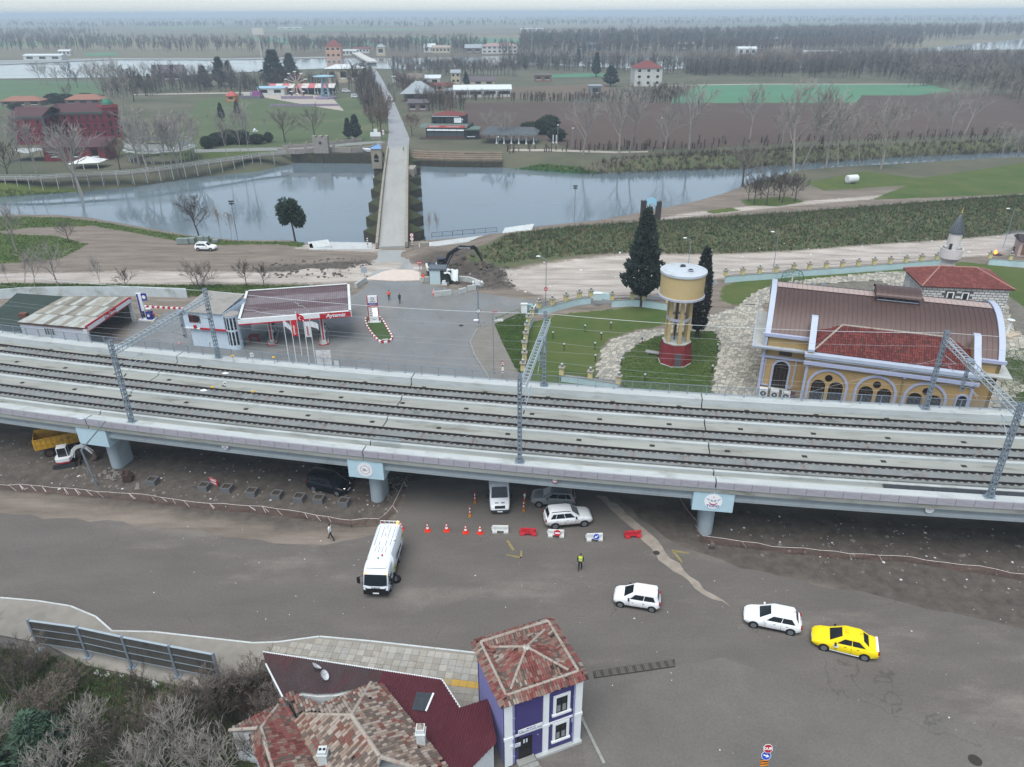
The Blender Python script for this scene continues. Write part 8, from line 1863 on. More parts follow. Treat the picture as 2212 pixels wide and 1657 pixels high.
for px,py,aF in((850,640,'white marble grave with pointed headstone, left of the pair'),(928,640,'white marble grave with pointed headstone, right of the pair'),(750,625,'low white marble grave frame beside the domed cage')):
 t=ad('grave',aF,'grave',P(*c6(px,py)));
 for x0,y0,x1,y1 in((-.5,-1,-.35,1),(.35,-1,.5,1),(-.35,-1,.35,-.85),(-.35,.85,.35,1)):m=MB();m.ak(x0,y0,0,x1,y1,.25);m.ab('kerb',ag,t)
 if px!=750:m=MB();m.aA([(-.4,.95,.25),(.4,.95,.25),(.4,.95,.8),(0,.95,1.3),(-.4,.95,.8)],(0,.12,0));m.ab('headstone',ac('marble_grey','#8b98a0',.5,ae=.1),t)
t=ad('fountain','pale fountain with a white column on a square stone basin right of the hall','fountain',P(*c6(2110,935)),.4);m=MB();m.ak(-1.3,-1.0,0,1.3,1.0,.5);m.ab('basin',ac('warm_stone','#b0a38f',.8,ae=.12,scale=2),t);m=MB();m.gH(-.2,.2,.5,2.3,.2,.17,10);m.ab('column',af,t);m=MB();m.aq([(.3,2.3),(.5,2.6),(.55,2.65)],14,-.2,.2);m.ab('bowl',ag,t)
hb=P(2215,555);t=ad('small_hut','small pink-grey hut with brown doors and a dark roof at the right edge','hut',hb,-.35);jA=ac('pink_grey_wall','#b5a39c',.8,ae=.06)
m=MB();m.ak(-1.5,0,0,5,4,3.0);m.ab('wall',jA,t);m=MB();m.aA([(-1.9,-.4,3.0),(-1.9,-.4,3.15),(-1.9,2.2,4.0),(-1.9,4.4,3.15),(-1.9,4.4,3.0)],(7,0,0));m.ab('roof',ac('dark_slate_roof','#3c3438',.8,ae=.1),t)
for x in(-1.0,1.2):m=MB();m.ak(x,-.04,.3,x+1.3,-.003,2.4);o=m.ab('door',ac('brown_door','#75594c',.7,ae=.1),t);m=MB();m.ak(x+.35,-.055,1.5,x+.7,-.041,2.0);bb('notice',m.mesh('notice',ag),o)
fp=P(*c6(2030,405));t=ad('bonfire','small bonfire with orange flames on bare ground beyond the garden wall','fire',fp);m=MB();m.aq([(1.3,0),(.9,.15),(.2,.25)],12);m.ab('ash_heap',ac('ash','#3b3836',.95,ae=.3,scale=4),t)
jC=ac('flame','#ff6a1c',.5,ae=.3,scale=3,dG=3.)
for i in ai(9):a=rnd.uniform(0,6.3);r_=rnd.uniform(0,.7);m=MB();h=rnd.uniform(.3,.9);m.aq([(.14,0),(.18,h*.3),(.02,h)],6,r_*cos(a)*1.2,r_*sin(a));m.v=[(x,y,z+.12)for x,y,z in m.v];m.ab('flame',jC,t)
iW=bpy.data.materials.new('smoke');iW.use_nodes=True;sn=iW.node_tree;sn.nodes.clear();so_=sn.nodes.new('ShaderNodeOutputMaterial');vp=sn.nodes.new('ShaderNodeVolumePrincipled');SV(vp,'Density',.10);SV(vp,'Color',(.75,.83,.95,1));sn.links.new(vp.outputs[0],so_.inputs['Volume'])
m=MB();m.a9((fp.x+2.2,fp.y+1.,1.5),1.,12,8,(2.6,1.4,1.2));m.a9((fp.x+5.,fp.y+2.5,3.0),1.,12,8,(3.0,1.6,1.3));m.ab('smoke',iW)['kind']='stuff'
# the stone bridge
def br(x,y):return(782.6+x*.1574,291.6+y*.1574)
nL,nR,fL,fR=P(818,533,.5),P(875,531,.5),P(840,321,.5),P(880,319,.5)
hD=ad('stone_bridge','long old stone bridge with low parapets and mossy pointed piers over the river','bridge',(nL+nR+fL+fR)/4);hD.location.z=bk
dw=ac('bridge_stone','#8f8a80',.9,ae=.18,scale=1.5,at='#6a665c',ah=.5,az=.6);dA=ac('dark_wet_stone','#3a372f',.9,ae=.25,scale=.8,at='#4a5330',ah=.6,az=.7);fK=ac('bridge_paving','#9b9c98',.7,ae=.12,scale=.5,at='#85837c',ah=.4,az=.6,aH=(1,.15,1,.12));g1=ac('mossy_stone','#363b26',.95,ae=.25,scale=1,at='#45432f',ah=1,az=.6)
cz=lambda t:.5+1.1*sin(PI*t)
NB=30
for i in ai(NB):
 t0,t1=i/NB,(i+.995)/NB;m=MB();p=[nL.lerp(fL,t0),nR.lerp(fR,t0),nR.lerp(fR,t1),nL.lerp(fL,t1)]
 for q,t in zip(p,(t0,t0,t1,t1)):q.z=cz(t)
 m.aA(p,(0,0,-.5));m.bw('deck_length',fK,hD)
for a,b,sd in((nL,fL,-1),(nR,fR,1)):
 k=56
 for i in ai(k):
  t0,t1=i/k,(i+.96)/k;p,q=a.lerp(b,t0),a.lerp(b,t1);p.z,q.z=cz(t0),cz(t1);m=MB();x=Vc((sd*.35,0,.25+rnd.uniform(-.03,.03)));m.ao(p+x,q+x,.55,1.2);m.bw('parapet_stone',dw,hD)
 m=MB();aG=[]
 for i in ai(21):t=i/20;p=a.lerp(b,t);z=cz(t);aG.append([(p.x+sd*.1,p.y,z-.3),(p.x+sd*.7,p.y,z-.3),(p.x+sd*.7,p.y,z-1.5),(p.x+sd*.1,p.y,z-1.5)])
 m.aQ(aG);m.bw('spandrel',dA,hD)
iS=[(770,1300),(760,1115),(750,920),(750,735),(742,582),(722,445),(720,352)]
ts=[]
for x,y in iS:
 p=P(*br(x,y),-.9);t=(p.y-nR.y)/(fR.y-nR.y);ts.append(t)
 for sd,(a,b)in((1,(nR,fR)),(-1,(nL,fL))):
  c=a.lerp(b,t);w=4.6;m=MB();cF=Vc((c.x+sd*4.2,c.y,0));bs_=[Vc((c.x+sd*.4,c.y-w,0)),cF,Vc((c.x+sd*.4,c.y+w,0))]
  m.aO([(v.x,v.y)for v in bs_],bk-1.2,-.9);m.bw('pier',dA,hD);m=MB();ap=Vc((c.x+sd*.5,c.y,cz(t)-.1));q=[Vc((v.x,v.y,-.88))for v in bs_];m.poly([q[0],q[1],ap]);m.poly([q[1],q[2],ap]);m.bw('pier_cap',g1,hD)
ks=ad('bridge_kiosk','stone kiosk with arched opening and pale blue roof standing on the bridge side','kiosk',P(*br(225,600)));bp=PY(*br(225,560),nL.y+(fL.y-nL.y)*.72);x0=bp.x
yk=nL.y+(fL.y-nL.y)*.72;m=MB();m.ak(x0-1.6,yk-1.5,.2,x0+1.6,yk+1.5,6.2);m.bw('wall',ac('kiosk_stone','#8a8478',.9,ae=.15,scale=1.5),ks);m=MB();m.ak(x0-1.2,yk-1.2,-4.2,x0+1.6,yk+1.2,.2);m.bw('pier',dA,ks)
m=MB();m.aA([(x0-.7,yk-1.52,2.2),(x0+.7,yk-1.52,2.2),(x0+.7,yk-1.52,3.9),(x0,yk-1.52,4.8),(x0-.7,yk-1.52,3.9)],(0,-.03,0));m.bw('arched_opening',an,ks);m=MB();m.ak(x0-.75,yk-1.6,3.0,x0+.75,yk-1.56,3.2);m.bw('crossbar',aL,ks)
m=MB();m.add([(x0-1.9,yk-1.8,6.2),(x0+1.7,yk-1.8,6.2),(x0+1.7,yk+1.8,6.2),(x0-1.9,yk+1.8,6.2),(x0+.6,yk+.8,7.3),(x0+1.7,yk+.8,7.3)],[(0,1,5,4),(1,2,5),(2,3,4,5),(3,0,4),(3,2,1,0)]);m.bw('roof',ac('blue_tin','#6d93bd',.5,.1,ae=.08),ks);m=MB();m.ak(x0+1.2,yk-.6,5.5,x0+2.0,yk+.6,7.4);m.bw('chimney',dw,ks)
p=nR.lerp(fR,.64);m=MB();m.ak(p.x+.6,p.y-3,-1.5,p.x+2.6,p.y+3,1.9);o=m.ab('bridge_balcony',dw);db(o,'square stone balcony projecting from the right side of the bridge','balcony')
# river walls, steps, railings
def gj(name,aB,z0,z1,m_,aF,dB='wall',th=.8,dy=0):
 q=[p+Vc((0,dy,0))for p in pl(aB,bk)];t=ad(name,aF,dB,q[0])
 for a,b in zip(q,q[1:]):
  k=max(1,int((b-a).length/3))
  for i in ai(k):m=MB();u,v=a.lerp(b,i/k),a.lerp(b,(i+.985)/k);m.ao(Vc((u.x,u.y,(z0+z1)/2)),Vc((v.x,v.y,(z0+z1)/2)),th,z1-z0);m.bw('wall_block',m_,t)
 return t
gj('river_wall',[(632,352),(700,353),(760,353),(826,354)],-4.6,.15,dA,'dark river wall on the far bank left of the bridge',dy=2,th=4);gj('river_wall',[(888,358),(960,361),(1040,362),(1085,362)],-4.6,-1.3,dA,'dark river wall on the far bank right of the bridge',dy=1,th=2)
for i in ai(4):
 gj('stone_step',[(888,358),(960,361),(1040,362),(1085,362)],-2,-.8+.4*i,ac('brown_stone','#7c6f60',.9,ae=.25,scale=.8,at='#55493f',ah=.4,az=.6),['lowest','second lowest','second highest','top'][i]+' terrace wall of brown stone on the far bank right of the bridge','wall',1.9,3+1.9*i)
gY=ac('quay_paving','#b1b6b6',.8,ae=.1,scale=.6,at='#8f9290',ah=.4,az=.5)
def hP(aB,z,nm,aF,m_=gY,th=1.5):
 o=eH(nm,[(p.x,p.y)for p in pl(aB,z)],z,m_,da=th,kind=None);db(o,aF,'quay');return o
hP([(668,527),(690,522),(803,524),(803,538),(668,539)],.12,'quay','pale concrete quay left of the near bridge end');hP([(905,526),(1000,514),(1075,505),(1079,513),(1000,524),(930,533),(905,535)],.12,'quay','long pale concrete quay right of the near bridge end')
def eC(a,b,n,gF,aF):
 a,b=P(*a),P(*b);t=ad('steps',aF,'steps',a);
 for i in ai(n):m=MB();o=Vc(gF)*i;m.aA([Vc((q.x,q.y,0))+o for q in(a,b)]+[Vc((q.x,q.y,0))+o+Vc(gF)for q in(b,a)],(0,0,.12+.11*(i if gF[0]>0 else n-1-i)));m.ab('step',ba,t)
 for c in t.children:c.data.transform(Tr(-t.location))
eC(c5(1030,300),c5(1065,235),7,(.95,.08,0),'pale concrete steps at the right end of the long quay');eC(c5(-200,368),c5(-215,328),6,(.75,-.05,0),'pale concrete steps at the left end of the left quay')
def dZ(aB,z,aF,h=1.1,sp=2.2,m_=av,js=.25,base=None):
 q=[P(x,y,z)for x,y in aB];t=ad('railing',aF,'railing',q[0]);bV=MB()
 for a,b in zip(q,q[1:]):
  for zz in(h,.15):m=MB();m.ao(a+Vc((0,0,zz)),b+Vc((0,0,zz)),.06);m.bw('rail',m_,t)
  L=(b-a).length;k=max(1,int(L/sp))
  for i in ai(k+1):p=a.lerp(b,i/k);m=MB();m.ao(p-Vc((0,0,base or 0)),p+Vc((0,0,h)),.09);m.bw('post',m_,t)
  if js:
   for i in ai(int(L/js)):p=a.lerp(b,i*js/L);bV.ao(p+Vc((0,0,.15)),p+Vc((0,0,h)),.022)
 if bV.v:o=bV.bw('bars',m_,t);o['kind']='stuff'
dZ([c5(590,298),c5(790,280),c5(1012,262)],.12,'dark bar railing along the water edge of the long quay');dZ([c5(505,305),c5(535,305),c5(548,328)],.12,'short dark railing at the foot of the bridge, right side')
bq=[(-60,388),(90,387),(190,381),(283,376),(340,369),(420,358),(500,347),(560,338),(618,333)];jm=[P(x,y,.5)for x,y in bq];bw=ad('boardwalk','raised boardwalk with white railing on posts along the far river bank','boardwalk',jm[3]);bw.location.z=0
jD=ac('boardwalk_grey','#6b6964',.85,ae=.15,scale=1);eb=ac('boardwalk_white','#a9aeac',.7,ae=.1)
for a,b in zip(jm,jm[1:]):
 m=MB();m.ao(a,b,2.2,.3);m.bw('deck',jD,bw);d=(b-a).normalized();n_=Vc((-d.y,d.x,0));L=(b-a).length;k=max(1,int(L/3.2))
 for e in(-1,1):
  for z in(.6,1.1):m=MB();m.ao(a+n_*e+Vc((0,0,z)),b+n_*e+Vc((0,0,z)),.09);m.bw('rail',eb,bw)
 for i in ai(k):
  p=a.lerp(b,i/k)
  for e in(-1,1):m=MB();m.ao(p+n_*e+Vc((0,0,1.1)),p+n_*(e*1.05-.35)+Vc((0,0,-3.0)),.13);m.bw('post',eb,bw)
cv=ac('rubble_stone','#8b8680',.9,ae=.4,scale=3,at='#5f5a52',ah=2.5,az=.7)
def eS(aB,h,aF,jk=3.2):
 q=pl(aB);t=ad('rubble_wall',aF,'wall',q[0])
 for a,b in zip(q,q[1:]):
  m=MB();m.ao(Vc((a.x,a.y,h/2)),Vc((b.x,b.y,h/2)),.6,h);m.bw('wall',cv,t);L=(b-a).length;k=int(L/jk)
  for i in ai(k):p=a.lerp(b,(i+.5)/k);m=MB();m.aj((p.x,p.y,h+.35),(.8,.6,.7));m.bw('battlement',cv,t)
eS([(602,331),(640,333),(682,330)],1.7,'rubble stone wall with battlements left of the square stone tower',4.);eS([(710,329),(760,331),(800,328),(820,321)],1.9,'rubble stone wall with battlements right of the square stone tower',4.);eS([(610,321),(680,317),(745,310),(782,305)],1.2,'low rubble wall behind the riverside path',5.)
hJ=P(696,331);t=ad('stone_tower','squat square rubble tower with battlements and a dark plaque by the far bank','tower',hJ);m=MB();m.ak(-2.6,-1.2,0,2.6,1.2,5.2);m.ab('wall',cv,t);m=MB();m.aj((0,-1.22,3.6),(.9,.06,.9));m.ab('plaque',av,t)
for x in(-2.1,0,2.1):m=MB();m.ak(x-.6,-1.2,5.2,x+.6,1.2,5.9);m.ab('battlement',cv,t)
def jp(p,rz,aF):
 t=ad('motor_boat',aF,'boat',p,rz);m=MB();aG=[]
 for x,w,zb,zt in((-3.2,1.1,.1,1.1),(0,1.3,0,1.15),(2.2,.95,.15,1.35),(3.8,.06,.9,1.6)):aG.append([(x,-w,zt),(x,-w*.7,zb+.3),(x,0,zb),(x,w*.7,zb+.3),(x,w,zt)])
 m.aQ(aG);m.ab('hull',af,t,aw=30);m=MB();m.aQ([[(x,-w,z0),(x,-w*.8,z1),(x,w*.8,z1),(x,w,z0)]for x,w,z0,z1 in((-1.2,.8,1.1,1.9),(.4,.8,1.2,1.9),(1.4,.6,1.3,1.4))]);m.ab('cabin',ag,t);m=MB();m.aj((.9,0,1.75),(.5,1.1,.3));m.ab('windscreen',aE,t)
jp(tuple(P(806,330,.1)),PI-.15,'white motor boat lying on the bank before the rubble wall')
# buildings on the far side
ct=ac('far_red_roof','#6f3a38',.85,ae=.12);cA=ac('far_grey_roof','#8d979c',.7,ae=.1);a4=ac('far_white_roof','#c4cdd0',.6,ae=.06);aI=ac('far_white_wall','#bfbfba',.8,ae=.06);dS=ac('far_cream_wall','#b5aa92',.8,ae=.08)
def au(px,py,w,d,h,rz,aF,iN=aI,roof=ct,rh=2.0,fo=1,cY=3,name='far_house',dB='house',iQ='hip',ov=.5,wf=.5):
 p=P(px,py);t=ad(name,aF,dB,p,rz);m=MB();m.ak(-w/2,0,0,w/2,d,h);m.ab('wall',iN,t);m=MB();x,y0,y1=w/2+ov,-ov,d+ov
 if iQ=='hip':r=max(.2,w/2-d/2);m.add([(-x,y0,h),(x,y0,h),(x,y1,h),(-x,y1,h),(-r,d/2,h+rh),(r,d/2,h+rh)],[(0,1,5,4),(1,2,5),(2,3,4,5),(3,0,4),(3,2,1,0)])
 elif iQ=='gable':m.aA([(-x,y0,h),(-x,d/2,h+rh),(-x,y1,h)],(2*x,0,0))
 elif iQ=='shed':m.aA([(-x,y0,h),(-x,y1,h+rh),(-x,y1,h)],(2*x,0,0))
 else:m.ak(-x,y0,h,x,y1,h+rh)
 m.ab('roof',roof,t);fh=h/fo
 for r_ in ai(fo):
  for c in ai(cY):
   xc=-w/2+w*(c+.5)/cY;ww=w/cY*wf;m=MB();m.ak(xc-ww/2,-.06,r_*fh+fh*.35,xc+ww/2,-.003,r_*fh+fh*.8);o=m.ab('window',aE,t);m=MB();m.ak(xc-ww/2-.1,-.1,r_*fh+fh*.28,xc+ww/2+.1,-.062,r_*fh+fh*.35);bb('sill',m.mesh('sill',af),o)
 return t
def F2(x,y):return(736.5+x*.333,y*.333)
def F3(x,y):return(1473+x*.334,y*.334)
def F1(x,y):return(x*.333,y*.333)
au(*F2(920,632),33,11,4.2,.06,'long white hall with a white gable roof and bands of windows',aI,a4,2.2,1,4,'white_hall','hall','gable',.4,.8)
au(*F2(740,632),12,8,3.4,.0,'low grey-white annexe left of the long white hall',aI,cA,1.0,1,4,'annexe','building','shed')
t=au(*F2(500,660),15,12,4.2,0,'grey pavilion with a steep pyramid roof beside the road',ac('far_brown_wall','#6d5f58',.85,ae=.1),cA,6.,1,2,'pyramid_pavilion','pavilion','hip',2.2)
au(*F2(450,556),17,9,4.5,0,'cream hall with a brown-grey gable roof behind the pyramid pavilion',dS,ac('far_brown_roof','#6d655e',.85,ae=.1),3.,1,3,'cream_hall','hall','gable');au(*F2(575,552),14,9,4.2,0,'white-roofed shed right of the cream hall',aI,a4,1.6,1,2,'white_shed','shed','shed');au(*F2(370,535),8,8,3.4,0,'small white-roofed shed left of the cream hall',aI,a4,.4,1,1,'white_shed','shed','flat')
au(*F2(640,590),16,8,3,0,'dark red-brown roofed shed behind the pyramid pavilion',dS,ct,1.6,1,3,'brown_shed','shed','gable');au(*F2(890,556),22,9,3,0,'low dark roofed shed behind the white hall',dS,ac('far_dark_roof','#5a5358',.8,ae=.1),2.5,1,3,'dark_shed','shed','gable');au(*F2(745,545),6,5,7,0,'small open-topped wooden lookout house behind the white hall',dS,cA,2.,2,2,'lookout','building','gable');au(*F2(1310,530),12,6,4,0,'low brick shed on its own in the dry field',ac('far_brick','#7a5d50',.85,ae=.15),ac('far_brown_roof','#6d655e'),.6,1,2,'brick_shed','shed','flat');au(*F2(1650,620),7,7,5,0,'small grey shed among trees below the white villa',ac('far_grey_wall','#7f8688',.8,ae=.05),cA,.5,1,1,'grey_shed','shed','flat')
au(*F2(1990,560),18,14,11,.05,'white three-storey villa with a dark red hip roof by the green field',aI,ct,4,3,3,'white_villa','house','hip',.8,.3)
au(*F2(1030,348),42,14,8,.02,'long white two-storey house with pinkish roof on the second river',aI,ac('far_pink_roof','#9a7f7c',.8,ae=.1),3,2,7,'river_house','house','hip');au(*F2(860,348),20,10,6,0,'dark barn left of the long white river house',ac('far_brown_wall','#6d5f58'),cA,4,1,2,'dark_barn','barn','gable');au(*F2(650,345),22,10,6,0,'pale house with a beige roof by the second river',dS,ac('far_beige_roof','#9a8f84',.8,ae=.1),2.5,1,5,'pale_house','house','gable');au(*F2(575,342),14,9,6,0,'white house with stepped gable by the second river',aI,a4,4,1,2,'white_house','house','gable');au(*F2(260,362),10,8,9,0,'small square tower-like house at the far bridge head',dS,cA,3,1,1,'gate_house','house','hip');au(*F2(130,345),20,8,5,0,'pale shops row left of the far bridge head',aI,ct,1.5,1,5,'shop_row','shop','shed');au(*F2(55,360),16,8,5,0,'low white shop left of the pale shops row',aI,a4,1.,1,4,'low_shop','shop','shed');au(*F2(1630,325),36,12,6,0,'long grey-blue hall among the trees across the second river',ac('far_grey_wall','#7f8688'),ac('far_blue_roof','#6d8090',.7,ae=.1),3,1,6,'grey_hall','hall','hip')
au(*F2(-20+40,470+66),24,12,9,0,'cream villa with arched loggia at the fairground',dS,a4,2.5,1,3,'arched_villa','house','hip',1.2)
va=C.objects[-1].parent if C.objects[-1].parent else None
au(*F3(930,415),34,14,9,.0,'large whitish boat-shaped building among the bare trees',aI,a4,2,2,5,'white_block','building','shed');au(*F3(420,360),20,10,7,0,'pale house half hidden in the trees left of the whitish building',aI,a4,2,1,3,'tree_house_block','house','gable');au(*F3(1215,400),14,8,6,0,'small white kiosk with a red stripe among the trees',aI,ct,1,1,2,'white_kiosk','kiosk','flat');au(*F3(680,440),44,6,3,0,'long low pale wall-like shed in the poplar plantation',aI,a4,.6,1,1,'low_shed','shed','flat',.2,.1);au(*F3(560,280),30,10,6,0,'pale roof far back in the forest edge',aI,a4,2,1,3,'forest_house','house','gable');au(*F3(30,318),20,10,6,0,'pale house by the second river at the forest edge',aI,a4,2,1,3,'edge_house','house','gable')
au(*F1(2165,382),16,12,12,0,'orange-brown villa with a pointed roof across the second river',ac('far_orange_wall','#b58a6c',.8,ae=.08),ct,6,2,3,'orange_villa','house','hip');au(*F1(1090,530),22,10,6,0,'dark roofed house among trees before the second river',ac('far_brown_wall','#6d5f58'),ac('far_dark_roof','#5a5358'),5,1,3,'dark_house','house','gable');au(*F1(1220,525),22,7,4,0,'low house with a whitish awning before the second river',ac('far_brown_wall','#6d5f58'),a4,1,1,4,'awning_house','house','shed');au(*F1(420,362),14,8,5,0,'tiny white house beyond the second river on the left',aI,a4,1.5,1,3,'white_cottage','house','gable');au(*F1(545,680),19,9,2.6,.05,'small house with a reddish hip roof behind the red hotel',ac('far_brown_wall','#6d5f58'),ac('far_tan_roof','#8a6355',.85,ae=.1),2.4,1,3,'hip_cottage','house','hip');au(*F1(140,690),20,9,2.6,.1,'low reddish tiled roof at the far left behind the red hotel',ac('far_brown_wall','#6d5f58'),ac('far_tan_roof','#8a6355'),2.2,1,3,'left_cottage','house','hip')
for x,y,w_,aF in((1880,191,70,'long white greenhouse roof far out on the plain'),(280,395,40,'white heap of sacks on the far river embankment'),(540,158,50,'pale farm roofs far out beyond the forest'),(1240,200,60,'white farmhouse far out on the plain beyond the forest'),(1050,128,36,'white far barn near the horizon')):
 q=F1(x,y)if x in(1880,280)else F2(x,y);au(*q,w_,12,5,0,aF,aI,a4,1.5,1,3,'far_barn','barn','gable')
jv=P(*F2(560,905));R1_=P(*F2(800,908));dx=(R1_-jv).normalized();W_=(R1_-jv).length
rs=ad('restaurant','two-storey riverside restaurant with dark red fascia and glass veranda','restaurant',jv,atan2(dx.y,dx.x));e9=ac('rest_dark','#2c3236',.7,ae=.1);jz=ac('rest_green_roof','#5c6f68',.7,ae=.15)
m=MB();m.ak(-1,3,0,W_+1.5,14,4.6);m.ak(1,5,4.6,W_-.5,13,8.2);m.ab('wall',e9,rs);m=MB();m.ak(-3,0,-.2,W_+.6,3,.7);m.ab('terrace',ac('rest_base','#4f4a48',.85,ae=.1),rs);m=MB();m.ak(-.6,.0,.7,W_+.4,.15,1.2);m.ab('brown_band',ac('rest_brown','#5a352c',.8,ae=.1),rs)
for i in ai(5):
 m=MB();x0=i*W_/5;m.ak(x0+.1,.05,1.2,x0+W_/5-.1,.12,3.3);m.ab('veranda_pane',ac('veranda_glass','#4d565b',.15,ae=.1),rs);m=MB();m.ak(x0-.08,.0,.7,x0+.08,.2,3.6);m.ab('veranda_post',e9,rs);m=MB();m.aA([(x0+.05,-.5,3.35),(x0+.05,1.6,3.9),(x0+.05,1.6,3.98),(x0+.05,-.5,3.43)],(W_/5-.1,0,0));m.ab('awning',a4,rs)
 m=MB();m.aj((x0+W_/10,.9,1.5),(1.2,.8,.08));m.ab('table',ag,rs)
m=MB();m.aA([(-3,.6,4.2),(-3,5.2,5.2),(-3,5.2,5.3),(-3,.6,4.3)],(W_+4,0,0));m.ab('veranda_roof',jz,rs);m=MB();m.ak(.3,.3,4.35,W_+.5,.45,5.2);m.ab('sign_board',ac('rest_sign','#b5524e',.6,ae=.05),rs)
aW('HANEDAN',.95,Tr((W_*.20,.28,4.78))@bL(PI/2),af,rs,world=False,sx=.85);aW('et & balık RESTAURANT',.6,Tr((W_*.70,.28,4.75))@bL(PI/2),af,rs,world=False,sx=.85)
m=MB();m.aA([(1.2,4.6,7.8),(1.2,6,8.3),(1.2,6,8.4),(1.2,4.6,7.9)],(W_*.75,0,0));m.ab('upper_canopy',cA,rs);m=MB();m.add([(1,5,8.2),(W_-.5,5,8.2),(W_-.5,13,8.2),(1,13,8.2),(W_/2,9,9.6)],[(0,1,4),(1,2,4),(2,3,4),(3,0,4)]);m.ab('roof',ct,rs);m=MB();m.ak(W_*.68,4.9,5.6,W_*.88,4.97,7.5);m.ab('white_panel',af,rs)
for i in ai(3):m=MB();m.ak(1.6+i*1.9,4.93,5.6,3.0+i*1.9,4.985,7.2);m.ab('upper_window',aE,rs)
au(*F2(845,905),6,7,3.4,0,'small dark annexe with white frame right of the restaurant',e9,ac('rest_green_roof','#5c6f68'),.5,1,1,'dark_annexe','shed','flat')
au(*F2(500,725),10,8,4,0,'dark brown shop under a blue sign beside the road',ac('far_brown_wall','#6d5f58'),ac('far_dark_roof','#5a5358'),1,1,2,'brown_shop','shop','shed');p=P(*F2(485,705));m=MB();m.aj((p.x,p.y-.5,3.2),(5,.2,1.2));db(m.ab('blue_sign',aU),'blue shop sign beside the road behind the restaurant','sign')
A,B=P(*F2(1010,932)),P(*F2(1250,936));dx=(B-A).normalized();W_=(B-A).length;ar=ad('open_pavilion','open riverside pavilion with white posts and a dark shallow roof','pavilion',A,atan2(dx.y,dx.x))
for i in ai(6):
 for y in(0,8):m=MB();m.aq([(.45,0),(.3,.6),(.22,.7),(.22,3.6)],8,i*W_/5,y);m.ab('post',ag,ar)
m=MB();m.add([(-6,-1.5,3.6),(W_+1.5,-1.5,3.6),(W_+1.5,9.5,3.6),(-6,9.5,3.6),(-4,4,5.6),(W_-.5,4,5.6)],[(0,1,5,4),(1,2,5),(2,3,4,5),(3,0,4),(3,2,1,0)]);m.ab('roof',ac('pavilion_roof','#4e555a',.8,ae=.25,scale=.6),ar);m=MB();m.ak(-5,-1,3.2,W_+1,-.8,3.6);m.ab('beam',ag,ar)
for i in ai(2):m=MB();m.aq([(.4,0),(.2,.6),(.2,3)],8,W_+7+i*1.2,3);m.ab('post',ag,ar)
for x,y,z,aF in((955,903,7,'slim white mast lamp by the restaurant corner'),(1022,960,3.6,'double lamp post on the terrace before the pavilion'),(1500,970,7,'lamp post on the riverside path right of the pavilion'),(1405,945,7,'lamp post right of the dark hedge'),(2068,935,9,'lamp post at the field edge between the bare trees')):
 t=ad('lamp_post',aF,'street lamp',P(*F2(x if x!=955 else 792,y)));m=MB();m.am([(0,0,0),(0,0,z)],.1,6);m.ab('pole',aC,t);m=MB();m.a9((0,0,z+.2),.3,8,5);m.ab('lamp_head',ag,t)
hh=HG(100.7,313,251.7);et=ad('red_hotel','long dark red three-storey hotel with a maroon roof and a green-domed end tower','hotel',P(100.7,313));hq=[P(x,y,hh)for x,y in((20,251.6),(89,251.6),(111.6,243.3),(223,240.8))];fI=ac('hotel_red','#6e2530',.8,ae=.08,at='#7c3a40',ah=.4,az=.4);im=ac('hotel_green_grey','#46504e',.8,ae=.05);d9=ac('hotel_roof','#4d3438',.85,ae=.12)
dn=(hq[3]-hq[2]).normalized();nb=Vc((-dn.y,dn.x,0))*13;bJ=[hq[3]+nb,hq[2]+nb,hq[1]+nb*1.1+Vc((2,2,0)),hq[0]+nb*1.1];poly=hq+bJ
m=MB();m.aO([(p.x,p.y)for p in poly],0,hh);m.bw('wall',fI,et)
hX=[((a+b)/2)+Vc((0,0,2.6))for a,b in zip(hq,(bJ[3],bJ[2],bJ[1],bJ[0]))];m=MB()
for i in ai(3):m.poly([hq[i],hq[i+1],hX[i+1],hX[i]]);m.poly([bJ[3-i],hX[i],hX[i+1],bJ[2-i]])
m.poly([hq[0],hX[0],bJ[3]]);m.bw('roof',d9,et)
for a,b,cY in((hq[0],hq[1],3),(hq[1],hq[2],2),(hq[2],hq[3],7)):
 d=(b-a).normalized();n_=Vc((d.y,-d.x,0));L=(b-a).length;m=MB();m.aA([a+n_*.25-Vc((0,0,.9)),b+n_*.25-Vc((0,0,.9)),b+n_*.25,a+n_*.25],-n_*.3);m.bw('eaves_band',im,et);m=MB();m.ao(Vc((a.x,a.y,0))+n_*.1,a+n_*.1,.9,.3);m.bw('corner_strip',im,et)
 for z in(hh*.36,hh*.66):m=MB();m.ao(Vc((a.x,a.y,z))+n_*.05,Vc((b.x,b.y,z))+n_*.05,.2,.25);m.bw('string_course',ac('hotel_dark_red','#4f1c26',.8,ae=0),et)
 for r_ in ai(3):
  for c in ai(cY):p=a+d*(L*(c+.5)/cY);p=Vc((p.x,p.y,hh*(.14+.3*r_)));m=MB();m.aA([p-d*.55+n_*.02,p+d*.55+n_*.02,p+d*.55+n_*.02+Vc((0,0,hh*.12)),p-d*.55+n_*.02+Vc((0,0,hh*.12))],n_*.05);o=m.bw('window',aE,et);m=MB();m.ao(p-d*.7+n_*.12-et.location,p+d*.7+n_*.12-et.location,.15,.15);bb('sill',m.mesh('sill',fI),o)
